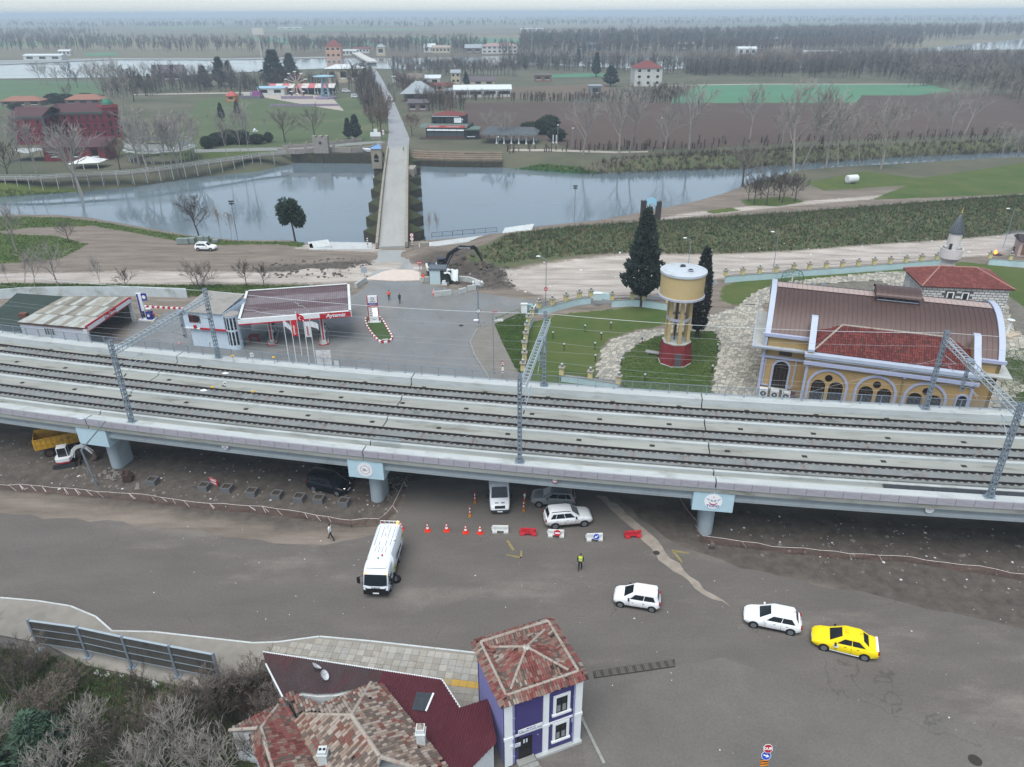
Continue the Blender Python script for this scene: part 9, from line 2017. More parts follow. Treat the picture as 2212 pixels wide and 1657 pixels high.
a=hq[3];d=Vc((.75,.66,0));n_=Vc((d.y,-d.x,0));b=a+d*5.5;m=MB();m.aO([(v.x,v.y)for v in(a,b,b-n_*7,a-n_*7)],0,hh+2.2);m.bw('tower',fI,et);c=(a+b)/2-n_*3;m=MB();m.aq([(2.2,hh+2.2),(2.0,hh+3.0),(1.2,hh+4.0),(.1,hh+4.5)],14,c.x,c.y);m.bw('green_dome',ac('dome_green','#2f6b55',.6,ae=.1),et);m=MB();m.aO([(v.x,v.y)for v in(a-d*.3+n_*.3,b+d*.3+n_*.3,b+d*.3-n_*7.3,a-d*.3-n_*7.3)],hh+1.2,hh+2.0);m.bw('tower_band',ac('hotel_light_red','#8d4148',.8,ae=.05),et)
for r_ in ai(3):
 for k in(.28,.72):p=a.lerp(b,k);m=MB();m.aj((p.x+n_.x*.03,p.y+n_.y*.03,hh*(.25+.3*r_)),(.9,.1,2.0),rz=atan2(d.y,d.x));m.bw('tower_window',aE,et)
p=P(165,345);t=au(165,348,20,8,4.5,.05,'low dark red annexe with a maroon roof in front of the hotel',fI,d9,2.,1,3,'hotel_annexe','building','shed',.8,.3)
rp=P(332,352);rg=ad('ring_pavilion','large ruined ring pavilion with torn grey-white covering on thin posts','pavilion',rp);e4=ac('torn_cover','#9da2a1',.85,ae=.25,scale=1.2,at='#6c6f6d',ah=.8,az=.7);Rw,fY=10.5,9.5;rg.location.y+=7
for i in ai(26):
 a=2*PI*i/26;m=MB();m.ao((Rw*cos(a),fY*sin(a),0),(Rw*cos(a),fY*sin(a),6.2),.2);m.ab('post',eb,rg)
 b=2*PI*(i+1)/26
 for k,(r0,r1,z0,z1)in bf(((1.12,.72,3.6,4.4),(1.05,1.0,4.8,6.2))):
  if k==1 and not(0<i<25 and rnd.random()<.75):continue
  m=MB();j=rnd.uniform(-.25,.25);m.aA([(Rw*r0*cos(a),fY*r0*sin(a),z0+j),(Rw*r0*cos(b),fY*r0*sin(b),z0),(Rw*r1*cos(b),fY*r1*sin(b),z1),(Rw*r1*cos(a),fY*r1*sin(a),z1+j)],(0,0,.08));m.ab('cover_panel',e4,rg)
 m=MB();m.ao((Rw*cos(a),fY*sin(a),6.2),(Rw*cos(b),fY*sin(b),6.2+rnd.uniform(-.2,.2)),.15);m.ab('ring_beam',eb,rg)
for px,py,w_,d_,h,aF in((F1(240,1050)[0],F1(240,1050)[1],19,8,3.2,'long low grey torn canopy before the red hotel'),):
 t=ad('torn_canopy',aF,'canopy',P(px,py));m=MB();g=10;m.add([(-w_/2+w_*i/g,d_*j/4,h+.5*sin(i*1.3)*cos(j*1.1))for j in ai(5)for i in ai(g+1)],[(j*(g+1)+i,j*(g+1)+i+1,(j+1)*(g+1)+i+1,(j+1)*(g+1)+i)for j in ai(4)for i in ai(g)]);m.ab('cover',e4,t)
 for i in ai(6):m=MB();m.am([(-w_/2+.5+i*(w_-1)/5,.3,0),(-w_/2+.5+i*(w_-1)/5,.3,h)],.08,5);m.ab('post',av,t)
p=P(*F1(545,1100));t=ad('white_tent','collapsed white pyramid tent by the boardwalk','tent',p);m=MB();m.add([(-5,0,1.6),(5,.5,2.0),(5,7,2.0),(-5,7,1.6),(0,3,3.6)],[(0,1,4),(1,2,4),(2,3,4),(3,0,4)]);m.ab('cover',ag,t)
for x in(-4.6,0,4.6):m=MB();m.am([(x,.2,0),(x,.2,1.7)],.1,5);m.ab('pole',af,t)
fw=P(*F1(1935,640));t=ad('ferris_wheel','pale pink ferris wheel with lamp-tipped spokes at the fairground','ferris wheel',fw);fc=ac('pale_pink','#c2a9a6',.6,ae=.05);Hh=HG(*F1(1935,640),F1(1935,537)[1]);Rf=HG(*F1(1935,640),F1(1925,465)[1])-Hh
for a in(-1,1):m=MB();m.ao((a*4.2,0,0),(0,0,Hh),.45);m.ao((a*2.,3,0),(0,0,Hh),.35);m.ab('support',fc,t)
for i in ai(10):a=2*PI*i/10+PI/2;m=MB();m.ao((0,-.4,Hh),(Rf*cos(a),-.4,Hh+Rf*sin(a)),.34);o=m.ab('spoke',fc,t);m=MB();m.aq([(1.1,0),(.8,.3),(.1,.4)],8);m.v=[(x+Rf*cos(a),y-.4,z+Hh+Rf*sin(a))for x,y,z in m.v];bb('gondola_roof',m.mesh('gondola_roof',aI),o);m=MB();m.aq([(.5,-1.9),(.8,-1.3)],8);m.v=[(x+Rf*cos(a),y-.4,z+Hh+Rf*sin(a))for x,y,z in m.v];bb('gondola',m.mesh('gondola',ac(('gondola_red','gondola_blue','gondola_orange')[i%3],('#a5504a','#4a639c','#b0764a')[i%3],.6)),o)
m=MB(Tr((0,-.6,Hh))@bL(PI/2));m.bH((0,0,0),(0,0,1),.9,.5,14,up=(0,1,0));m.ab('hub',ac('hub_green','#7c8a62',.6),t);m=MB();m.ak(-9,-3,0,9,-2,1.6);m.ab('front_fence',ac('fair_mauve','#857a8d',.7,ae=.3,scale=1),t)
p=P(*F1(2115,640));t=ad('swing_ride','pale blue chain swing tower with a wide scalloped top at the fairground','swing ride',p);Hs=HG(*F1(2115,640),F1(2115,487)[1]);fF=ac('fair_blue','#8fb2c2',.6,ae=.05)
for i in ai(4):a=PI/4+i*PI/2;m=MB();m.ao((3.2*cos(a),3.2*sin(a),1),(1.0*cos(a),1.0*sin(a),Hs-1),.4);m.ab('leg',fF,t)
m=MB()
for k in ai(6):
 z0,z1=1+k*(Hs-2)/6,1+(k+1)*(Hs-2)/6;r0,r1=3.2-2.2*k/6,3.2-2.2*(k+1)/6
 for i in ai(4):a,b=PI/4+i*PI/2,PI/4+(i+1)*PI/2;m.ao((r0*cos(a),r0*sin(a),z0),(r1*cos(b),r1*sin(b),z1),.2)
m.ab('bracing',fF,t)['kind']='stuff';m=MB();m.aq([(5.6,Hs-1),(6.2,Hs-.5),(2,Hs)],24);m.ab('top',fF,t);m=MB();m.aq([(6,0),(6,1.0),(5,1.2)],24);m.ab('base',ac('fair_mauve','#8b6f97'),t)
for i in ai(12):a=2*PI*i/12;m=MB();m.am([(5.6*cos(a),5.6*sin(a),Hs-1),(5.9*cos(a),5.9*sin(a),3.5)],.05,3);m.aj((5.9*cos(a),5.9*sin(a),3.3),(.6,.6,.5));m.ab('seat',aI,t)
p=P(*F1(1940,620));t=ad('striped_hall','bumper-car hall under a red and white striped awning at the fairground','hall',p+Vc((0,6,0)));W2=20
for i in ai(10):m=MB();x0=-W2+i*W2/5;m.aA([(x0,0,3.6),(x0,6,5.6),(x0,6,5.7),(x0,0,3.7)],(W2/5,0,0));m.ab('awning_stripe',ac('awning_red','#b5656a',.7,ae=.05)if i%2==0 else aI,t);m=MB();m.am([(x0,.2,0),(x0,.2,3.6)],.12,5);m.ab('post',aI,t)
m=MB();m.ak(-W2,5,0,W2,6,4.5);m.ab('rear_wall',av,t)
au(*F1(1760,620),16,6,4,0,'white ticket stall with a pale blue roof at the fairground',aI,fF,.8,1,2,'ticket_stall','stall','shed');au(*F1(1500,660),5,5,3,0,'small orange and red striped fairground stall standing alone',ac('stall_orange','#b5763a',.7,ae=.2,scale=1),ac('stall_red','#a5504a',.7,ae=.3,scale=1.5),2.5,1,1,'stall','stall','hip')
p=P(*F1(1620,640));t=ad('pendulum_ride','dark A-framed pendulum ride with a purple deck at the fairground','ride',p);Hp=HG(*F1(1620,640),F1(1615,525)[1])
for x in(-5.5,5.5):m=MB();m.ao((x,0,0),(x*.72,1,Hp),.5);m.ao((x*1.3,4,0),(x*.72,1,Hp),.5);m.ab('frame',av,t)
m=MB();m.ak(-6,-2,0,7,3,1.6);m.ab('deck',ac('fair_grey','#6b6a70',.8,ae=.1),t);m=MB();m.ak(2,-1,1.6,6.5,2,4);m.ab('gate',ac('fair_purple','#8a4f86',.7,ae=.1),t);m=MB();m.aj((-1,0,2.4),(4,2,1.4));m.ab('gondola',aI,t)
p=P(*F1(2000,690));m=MB();m.ak(p.x-20,p.y,0,p.x+16,p.y+.4,1.2);db(m.ab('fair_fence',ac('fair_mauve','#8b6f97')),'long mauve fence panels along the front of the fairground','fence')
pf=P(*F1(1712,470));t=ad('floodlight_mast','tall white floodlight mast with a square lamp panel on the left','floodlight',pf);hF=HG(*F1(1712,470),F1(1690,212)[1]);m=MB();m.am([(0,0,0),(0,0,hF)],[.55,.35],8);m.ab('mast',aI,t);m=MB();m.aj((0,-.5,hF+1),(9,.6,5));m.ab('lamp_panel',aI,t)
a,b=P(*c5(1955,195)),P(*c5(2052,200));t=ad('arch_gate','gateway of two dark lattice pillars joined by a pale blue arch near the river','gate',(a+b)/2);hA=HG(*c5(2052,200),c5(2052,60)[1]);ik=ac('lattice_dark','#3d3a38',.8,ae=.1)
for p in(a,b):
 m=MB()
 for e in(-.5,.5):
  for f in(-.5,.5):m.ao((p.x+e,p.y+f,0),(p.x+e,p.y+f,hA),.16)
 for k in ai(7):
  for e in(-.5,.5):m.ao((p.x+e,p.y-.5,k*hA/7),(p.x+e,p.y+.5,(k+1)*hA/7),.1);m.ao((p.x-.5,p.y+e,k*hA/7),(p.x+.5,p.y+e,(k+1)*hA/7),.1)
 m.ak(p.x-.45,p.y-.45,0,p.x+.45,p.y+.45,hA-.1);m.bw('pillar',ik,t)
d=b-a;m=MB();aB=[a+d*(i/12)+Vc((0,-.3,hA-1.0+1.3*sin(PI*i/12)))for i in ai(13)];m.aQ([[p-Vc((0,0,.8)),p+Vc((0,0,.5)),p+Vc((0,.15,.5)),p+Vc((0,.15,-.8))]for p in aB]);m.bw('arch_board',ac('pale_cyan_board','#8fc0d8',.6,ae=.05),t)
p=P(*F3(1095,1185));t=ad('white_tank','white horizontal cylindrical tank lying on the grass by the river','tank',p,.3);m=MB(Tr((0,0,1.2))@RoY(PI/2));m.aq([(.9,-1.7),(1.15,-1.5),(1.15,1.5),(.9,1.7)],20);m.ab('shell',ag,t,aw=30);m=MB();m.ak(-1.3,-.8,0,-1,.8,.5);m.ak(1,-.8,0,1.3,.8,.5);m.aS('saddle',aL,t)
def c4(x,y):return(x*.333,414.3+y*.333)
for i,(x,y,aF)in bf(((1172,338,'leftmost grey paver pallet behind the white SUV'),(1210,338,'second grey paver pallet behind the white SUV'),(1250,335,'third grey paver pallet behind the white SUV'),(1308,326,'fourth grey paver pallet, before the bare tree'),(1342,324,'rightmost tall grey paver pallet behind the white SUV'),(1400,328,'small low stack of grey pavers right of the pallets'))):
 t=ad('paver_pallet',aF,'pallet',P(*c4(x,y)),0,'pallets of grey pavers')
 for k in ai(4 if i<5 else 2):m=MB();m.ak(-.6+rnd.uniform(-.03,.03),-.5,.12+k*.28,.6,.5,.38+k*.28);m.ab('paver_layer',ac('paver_grey','#7d8987',.85,ae=.12,scale=3),t)
 m=MB();m.ak(-.65,-.55,0,.65,.55,.11);m.ab('pallet_base',a7,t)
for q,d5,aF in((F1(1370,560),'#d5dadd','white van parked by the trees before the second river'),(F2(35,600),'#d5dadd','white van parked at the fairground by the road'),(F2(95,635),'#cfd4d8','silver car parked at the fairground next to the road trees')):
 c_=fy('mpv',P(*q),.1,aF,bv('far_'+d5[1:4]+aF[-3:].strip(),d5),1.15,'far_car')
p=PY(*F1(1655,850),150);t=ad('gull','white gull gliding over the far bank on the left','bird',p,.3);m=MB();m.aQ([[(x,-r_*.6,z-r_),(x,r_*.6,z-r_),(x,r_*.6,z+r_),(x,-r_*.6,z+r_)]for x,r_,z in((-.55,.02,0),(-.25,.1,0),(.1,.13,0),(.4,.08,.02),(.6,.02,0))]);m.ab('body',af,t)
for sd in(-1,1):m=MB();q=[(.2,sd*.1,.05),(-.15,sd*.1,.05),(-.2,sd*.7,.35),(-.35,sd*1.3,.15),(.0,sd*.75,.38)];m.aA(q,(0,0,.02));m.ab('wing',af,t)
aM(*br(690,1560),3.2,[('round_w',2.9,.42),('round_w',2.1,.42),('striped',1.2,1.1)],'two round weight-limit signs over a striped board, right of the bridge');aM(*br(80,1560),2.4,[('striped',1.6,1.3)],'striped marker board left of the near bridge end');aM(829,300,3.4,[('round_w',3.0,.5),('round_w',2.0,.5)],'round signs on a post at the far left bridge corner')
t=ad('low_monument','white notice boards on a small stone plinth at the far left bridge corner','sign',P(*F2(228,905)));m=MB();m.ak(-2,-.5,0,2,.5,1.2);m.ab('plinth',cv,t);m=MB();m.ak(-2,-.55,1.2,2,-.4,2.8);m.ak(-.6,-.5,2.8,.8,-.35,4.0);m.aS('board',af,t)
m=MB();m.ak(-.9,-.6,0,.9,.6,1.3);o=m.ab('stone_block',dw);o.location=P(*br(855,1555));db(o,'grey stone block beside the round signs right of the bridge','block')
for x,y,aF in((c5(1513,190)[0],c5(1513,190)[1],'slim double floodlight post on the quay wall right of the bridge'),(c4(1540,300)[0],c4(1540,300)[1],'slim double floodlight post beside the thin bare trees on the left bank')):
 t=ad('floodlight_post',aF,'street lamp',gp(x,y));h_=8.6;m=MB();m.am([(0,0,0),(0,0,h_)],.09,6);m.ab('pole',aC,t);m=MB();m.aj((0,0,h_),(1.0,.5,.25));m.aj((0,0,h_-.5),(.9,.5,.25));m.ab('lamp_head',av,t)
aV('far_road',[(836,322),(882,319),(885,300),(872,268),(862,245),(845,205),(822,165),(805,140),(788,126),(770,118),(764,120),(776,128),(792,150),(812,178),(830,215),(838,250),(840,285)],.08,ac('far_wet_road','#8f9294',.45,ae=.12,scale=.2,at='#74716b',ah=.15,az=.6),bE=.15,a1=6)
p0,p1=P(805,140,0),P(768,119,0);t=ad('white_bridge','second white bridge crossing the wide river far behind','bridge',(p0+p1)/2);m=MB();m.ao(Vc((p0 .x,p0 .y,2.5)),Vc((p1 .x,p1 .y,2.5)),9,1.2);m.bw('deck',aI,t)
for k in ai(6):q=p0 .lerp(p1,(k+.5)/6);m=MB();m.ak(q.x-5,q.y-3,-1,q.x+5,q.y+3,2);m.bw('pier',dw,t)
aV('path',[F1(*q)for q in((870,610),(1560,598),(1800,600),(2150,625),(2230,720),(2100,700),(1560,606),(870,617))],.09,ac('pale_path','#a39c92'),bE=.3)
# trees and other plants
hf={'pale':ac('bark_pale','#8c8781',.9,ae=.25,scale=2),'grey':ac('bark_grey','#6a645e',.9,ae=.2,scale=2),'dark':ac('bark_dark','#463f3a',.9,ae=.2,scale=2),'brown':ac('bark_brown','#66564b',.9,ae=.2,scale=2),'twig':ac('twig_grey','#6e675f',.9,ae=.2,scale=1)}
def dM(aP,h=10.,dC=.5,c8=.4,n1=7,n2=5,n3=5,r0=.16,cc=0.,dc=1,jr='grey',iR='grey',cV=0,tw=.014,up=.35):
 """(trunk mesh, crown mesh) of a leafless tree"""
 R=random.Random(aP);T,W=MB(),MB();L=MB()
 def fr(d,a):
  p=Vc((R.gauss(0,1),R.gauss(0,1),R.gauss(0,1)));p=(p-d*p.dot(d)).normalized();return(d*cos(a)+p*sin(a)).normalized()
 def en(mb,p,d,l,r,r2,n,k,gK=.25,i1=.15):
  aB=[p];
  for i in ai(k):d=(d+Vc((R.gauss(0,gK),R.gauss(0,gK),R.gauss(0,gK)*.5+i1))).normalized();aB.append(aB[-1]+d*(l/k))
  mb.am(aB,[r+(r2-r)*i/k for i in ai(k+1)],n,a8=False);return aB,d
 for s_ in ai(dc):
  a=2*PI*s_/max(1,dc)+R.uniform(0,1);d=Vc((cc+(.35*cos(a)if dc>1 else 0),.35*sin(a)if dc>1 else R.uniform(-.08,.08),1)).normalized()
  tp,td=en(T,Vc((0,0,-.1))if dc==1 else Vc((.2*cos(a),.2*sin(a),-.1)),d,h*(c8+.35),r0,r0*.35,7,6,.07,.08)
  for i in ai(n1):
   f=c8/(c8+.35)+(1-c8/(c8+.35))*(i/(n1-1))**.9 if n1>1 else 1;f=min(.995,f*.98+.02*R.random());q=f*6;j=min(5,int(q));p=tp[j].lerp(tp[j+1],q-j);gO=2.4*i+R.uniform(-.5,.5);gc=dC*(1.15-.6*(i/n1))
   dd=Vc((cos(gO)*sin(gc)+cc*.5,sin(gO)*sin(gc),cos(gc))).normalized();l1=h*(.55-.18*(i/n1))*R.uniform(.8,1.15);bp,bd=en(W,p,dd,l1,r0*.42,r0*.12,5,4,.12,up*.3)
   for k in ai(n2):
    g=.25+.75*(k+R.random())/n2;q2=min(3.99,g*4);jj=int(q2);p2=bp[jj].lerp(bp[jj+1],q2-jj);d2=fr((bp[jj+1]-bp[jj]).normalized(),R.uniform(.4,.95));d2 .z=abs(d2 .z)*.6+d2 .z*.4;l2=l1*R.uniform(.3,.55)*(1.2-.5*g);cp,cd=en(W,p2,d2,l2,r0*.15,tw*1.2,4,3,.15,up*.3)
    for m_ in ai(n3):
     e=.15+.85*(m_+R.random())/n3;q3=min(2.99,e*3);j3=int(q3);p3=cp[j3].lerp(cp[j3+1],q3-j3);d3=fr((cp[j3+1]-cp[j3]).normalized(),R.uniform(.3,.9));l3=l2*R.uniform(.35,.7);p4=p3+d3*l3+Vc((0,0,l3*.12));W.am([p3,p3 .lerp(p4,.5)+Vc((R.uniform(-.04,.04),R.uniform(-.04,.04),0))*l3,p4],[tw*1.3,tw,tw*.6],3,a8=False)
     for _ in ai(cV):c=p3 .lerp(p4,R.uniform(.3,1))+Vc((R.gauss(0,.1),R.gauss(0,.1),R.gauss(0,.1)));u=fr(Vc((0,0,1)),1.2)*h*.009;v=fr(u.normalized(),1.5)*h*.007;L.add([c-u-v,c+u-v,c+u+v,c-u+v],[(0,1,2,3)])
 bD=[('trunk',T.mesh('trunk',hf[jr])),('crown',W.mesh('crown',hf[iR]))]
 if cV:bD.append(('dead_leaves',L.mesh('dead_leaves',ac('dead_leaf','#70615a',.9,ae=.3,scale=2))))
 return bD
def aY(aP,h,fi,kind,d5,n=2600,jc=.22):
 R=random.Random(aP);T,L=MB(),MB();T.am([(0,0,-.1),(0,0,h*.5),(0,0,h*.9)],[h*.018+.05,h*.012+.03,.02],7,a8=False);cl=[]
 if kind=='pine':
  T=MB();p=[Vc((0,0,-.1)),Vc((-.15,0,h*.35)),Vc((-.45,.1,h*.62)),Vc((-.7,.1,h*.8))];T.am(p,[.2,.16,.12,.06],7,a8=False);cl=[(Vc((-.9,0,h*.84)),fi*.62),(Vc((-1.3,.3,h*.68)),fi*.5),(Vc((.5,.2,h*.66)),fi*.55),(Vc((1.1,-.2,h*.58)),fi*.45),(Vc((.1,.3,h*.8)),fi*.5),(Vc((1.0,.2,h*.45)),fi*.33),(Vc((-1.5,0,h*.52)),fi*.3)]
  for c,r_ in cl:T.am([p[2],c],[.07,.03],5,a8=False)
 def gi(t):
  if kind=='cone':return fi*(min(1,(t+.02)*6)*(1-t)**.75*1.05+.03)*(1+.12*sin(t*37+aP))
  if kind=='column':return fi*sin(PI*min(1,(t*.93+.07)))**.55*(1-.35*t)
  return fi*math.sqrt(max(.02,1-(2*t-1)**2))
 for i in ai(n):
  if kind=='pine':c0,r_=cl[i%len(cl)];v=Vc((R.gauss(0,1),R.gauss(0,1),R.gauss(0,.75))).normalized()*r_*R.random()**.35;c=c0+v;bD=v.normalized()
  else:
   z0=h*(.14 if kind=='cone' else.10 if kind=='column' else.06);t=R.random()**(1.25 if kind=='cone' else 1);a=R.uniform(0,2*PI);lob=1+.14*sin(a*5+t*20+aP)+.10*sin(a*9-t*33);r_=gi(t)*lob*(.62+.38*R.random()**.5);c=Vc((r_*cos(a),r_*sin(a),z0+(h-z0)*t));bD=Vc((cos(a),sin(a),.35))
  d=(bD+Vc((R.gauss(0,.5),R.gauss(0,.5),R.gauss(.25,.5)))).normalized();s_=jc*R.uniform(.6,1.35);u=d.cross(Vc((R.gauss(0,1),R.gauss(0,1),R.gauss(0,1)))).normalized()*s_*.5;w=d.cross(u).normalized()*s_*.5;cF=c+d*s_*1.3;L.add([c-u-w*.4,c+u-w*.4,c+w,cF],[(0,1,3),(1,2,3),(2,0,3)])
 return[('trunk',T.mesh('trunk',hf['dark'])),('crown',L.mesh('crown',ac('needle_'+d5[1:],d5,.9,ae=.35,scale=1.2)))]
def cL(dj,fU,label,group=None,sc=1.,rz=None,name='bare_tree',dB='tree'):
 t=ad(name,label,dB,fU,rnd.uniform(0,6.3)if rz is None else rz,group);t.scale=(sc,)*3 if not isinstance(sc,tuple)else sc
 for nm,me in dj:bb(nm,me,t)
 return t
def bo(dj,q,bZ,label,h0=10.,jf=None,wid=1.,name='bare_tree',rz=None,base=None):
 p=gp(*q)if base is None else base;h=HG(q[0],q[1],bZ,p.z);s_=h/h0;return cL(dj,p,label,jf,(s_*wid,s_*wid,s_),rz,name)
V_=[dM(s,10,.62,.28,8,6,6,.2,0,1,'pale','pale',tw=.025)for s in(1,2,3)];VL=[dM(s,10,.5,.35,7,5,5,.15,.35,1,'pale','pale',tw=.032)for s in(4,5)];RD=[dM(s,10,.95,.22,10,7,7,.22,0,1,'dark','grey',tw=.026)for s in(6,7)];SL=[dM(s,10,.35,.3,9,5,4,.09,0,1,'pale','pale',tw=.026,up=.6)for s in(8,9)];es=[dM(s,10,.8,.25,9,7,7,.2,0,1,'dark','dark',tw=.026)for s in(10,11)];fN=[dM(s,10,.85,.22,9,7,6,.2,0,1,'dark','brown',cV=2,tw=.026)for s in(12,13)];SH=[dM(s,4,.8,.2,5,5,5,.05,0,5,'twig',('dark','twig','pale')[s-14],tw=.011,cV=lv)for s,lv in((14,0),(15,1),(16,0))]
ix='bare riverside trees before the ring pavilion'
for i,(q,bZ,aF,k)in bf(((F3(45,970),540,'tall pale bare tree at the left end of the right-hand field edge',V_[0]),(F3(435,905),560,'broad pale bare tree with drooping branches before the green field',V_[1]),(F3(725,1090),560,'large dark-trunked tree on the bank, biggest of the middle riverside group',V_[2]),(F3(770,1085),600,'white-trunked tree leaning right beside the biggest riverside tree',VL[0]),(F3(930,1080),600,'bare tree with spreading crown right of the biggest riverside tree',V_[0]),(F3(1160,1060),730,'slender leaning pale tree on the narrow river bend',VL[1]),(F3(1285,1092),650,'whitish dense bare tree standing on the near bank of the narrow river',V_[1]),(F3(1455,905),700,'thin twisted pale tree left of the white birch',SL[0]),(F3(1575,892),605,'straight white birch-like tree at the field edge',SL[1]),(F3(1640,912),700,'thin pale trunk leaning right, nearly branchless',SL[0]),(F3(1735,890),570,'tall spreading pale tree near the right edge, left of two',V_[2]),(F3(1825,870),560,'tall spreading pale tree near the right edge, right of two',VL[0]),(F3(1775,900),790,'small pale bare tree between the two tall ones at the right',SL[1]),(F3(2072,1005),790,'grey-green bare tree by the river at the right edge',V_[0]),(F3(2165,1000),830,'small bare tree at the far right river bank',V_[1]),(F3(395,1178),885,'dense grey bare tree on the near bank at the end of the wide water',RD[0]),(F3(640,960),700,'bare tree among shrubs left of the biggest riverside tree',V_[1]),(F3(1010,1070),760,'low bare tree leaning over the narrow river',VL[0]),(F2(1570,1003),655,'bare tree with pale twisted trunk on the path left of two tall ones',V_[2]),(F2(1803,992),590,'bare tree with few heavy limbs beside the tallest pale tree',V_[0]),(F2(1872,990),565,'tallest pale tree leaning right at the field path',VL[0]),(F2(2100,980),690,'pale bare tree with broken limbs by the field lamp',V_[1]),(F2(960,905),725,'bare pale tree at the left end of the open pavilion',V_[0]),(F2(1062,930),735,'whitish bare tree growing through the open pavilion front',V_[1]),(F2(212,872),670,'brown-leaved tree at the far bridge end, left of the road',fN[0]),(F2(258,862),690,'second brown-leaved tree left of the road at the far bridge end',fN[1]),(F2(462,885),720,'brown-leaved tree right of the road by the restaurant',fN[0]),(F2(155,705),430,'large dark bare tree left of the far road',es[0]),(F2(100,600),400,'large dark bare tree beside the fairground villa',es[1]),(F2(290,800),600,'brown bare tree leaning over the far road, left side',fN[1]),(F2(350,660),520,'bare tree right of the far road before the pyramid pavilion',RD[1]),(F2(420,640),540,'bare brown tree at the left corner of the pyramid pavilion',fN[0]),(F2(600,760),610,'dark bare tree behind the restaurant',es[0]),(F2(700,770),640,'brownish bare tree behind the restaurant, right one',fN[1]),(F2(340,500),400,'bare tree left of the cream hall',es[1]),(F2(450,490),400,'brown bare tree behind the cream hall',fN[0]),(F2(705,620),520,'reddish bare tree before the grey-white annexe',fN[1]),(F1(1850,925),690,'round-crowned bare tree on the meadow, left of the pair',RD[0]),(F1(2043,908),690,'round-crowned bare tree on the meadow, right of the pair',RD[1]),(F1(800,745),450,'big bare tree on the meadow edge behind the hotel tower',V_[2]),(F1(870,660),430,'dark bare tree behind the hotel tower',es[0]),(F1(650,640),400,'large pale grey bare tree left of the big dark ones by the wide river',V_[1]),(F1(730,600),390,'tall grey bare tree by the wide river',V_[0]),(F1(450,650),545,'grey round bare tree on the green field behind the hotel',RD[1]),(F1(150,1140),760,'pale leaning tree before the left end of the red hotel',SL[0]),(F1(240,1170),790,'pale straight tree before the red hotel corner',SL[1]),(F1(520,1190),770,'pale forked tree leaning left before the red hotel',VL[1]),(F1(500,1180),780,'pale tree behind the forked one at the boardwalk',V_[0]),(F1(780,1105),870,'brownish bare tree between the hotel and the ring pavilion',fN[0]),(F1(60,1170),900,'brown bare tree at the far left bank before the hotel',es[1]),(F1(1480,1035),760,'pale slender tree right of the ring pavilion, left of three',SL[0]),(F1(1570,1030),720,'pale slender tree right of the ring pavilion, middle of three',SL[1]),(F1(1615,1025),700,'pale slender tree right of the ring pavilion, right of three',SL[0]),(F1(1720,850),770,'thin small bare tree on the meadow',SL[1]),(F1(1350,790),740,'tiny bare sapling on the meadow',SL[0]),(c4(1290,288),20,'gnarled bare tree with heavy limbs on the near left bank',es[0]),(c4(1432,300),110,'thin bare tree right of the gnarled one on the near left bank',SL[0]),(c4(1500,302),130,'thin bare sapling beside the floodlight post on the left bank',SL[1]),(c4(110,385),80,'grey bare tree at the far left on the near bank',V_[1]),(c4(450,330),180,'small bare tree beside the dark heap on the left dirt',RD[0]),(c4(160,605),400,'slanting bare tree on the grass strip at the left, first of three',VL[0]),(c4(222,628),410,'white-footed bare tree on the grass strip, second of three',VL[1]),(c4(377,618),350,'white-footed forked bare tree on the grass strip, third of three',V_[0]),(c4(662,632),430,'slender white-footed bare tree on the grass strip behind the car wash',SL[1]),(c4(826,642),500,'small twisted bare tree on the grass strip',es[1]),(c4(1600,612),450,'dark dense bare tree behind the kiosk roof',es[0]),(c4(1712,612),470,'small dark leaning bare tree behind the canopy',es[1]),(c4(60,600),470,'thin bare sapling at the left end of the grass strip',SL[0]))):
 bo(k,q,F1(0,bZ)[1]if q[1]<414 else c4(0,bZ)[1],aF)
for i,(x,y)in bf(((960,1110),(1000,1100),(1060,1105),(1110,1095),(1150,1090),(900,1080),(1180,1060),(1040,1030),(1230,1020),(1290,1030),(1120,1010))):
 bo((VL+SL+V_)[i%7],F1(x,y),F1(0,735+(i*37)%70)[1],gP[i]+' leaning pale bare tree from the left in the thicket before the ring pavilion',10.,ix)
for i,(x,y)in bf(((430,60),(465,82),(510,45),(548,86),(597,25),(630,52),(648,72),(712,25),(732,62))):
 bo(es[i%2],c6(x,y),c6(0,-60-(i*29)%50)[1]-10,gP[i]+' small dark-trunked tree from the left on the round grass patch',10.,'clump of small trees on the grass patch')
for i in ai(26):
 x=560+i*23+rnd.uniform(-6,6);bo((es+RD)[i%4],F2(x,492+rnd.uniform(-6,10)),F2(0,365+rnd.uniform(0,40))[1],(gP[i]if i<13 else gP[25-i])+' dark bare tree from the '+('left' if i<13 else 'right')+' in the long row before the second river',10.,'row of dark trees before the second river')
for i in ai(22):
 x=260+i*62+rnd.uniform(-15,15);bo((V_+es)[i%5],F1(x,560+rnd.uniform(-20,20)),F1(0,400+rnd.uniform(0,60))[1],(gP[i]if i<11 else gP[21-i])+' bare tree from the '+('left' if i<11 else 'right')+' in the belt before the wide river',10.,'belt of trees along the wide river')
CY_=aY(1,10,2.45,'cone','#23302a',3400,.36);CL_=aY(2,10,1.05,'column','#1d2521',2600,.22);PN=aY(3,8,2.9,'pine','#28392c',2600,.34);BU=aY(4,4,2.2,'round','#2a3829',1500,.32);FC=aY(5,10,2.0,'cone','#25332f',900,.55)
bo(CY_,c5(1945,745),c5(0,118)[1],'tall broad dark conifer behind the pale garden wall left of the water tower',10.,None,.78,'conifer');bo(CL_,wt(708,1245),wt(0,440)[1],'narrow columnar cypress behind the water tank',10.,None,.98,'cypress');bo(PN,c4(1915,312),c4(0,40)[1],'rounded dark pine on the near river bank left of the bridge',8.,None,1.,'pine_tree',.2)
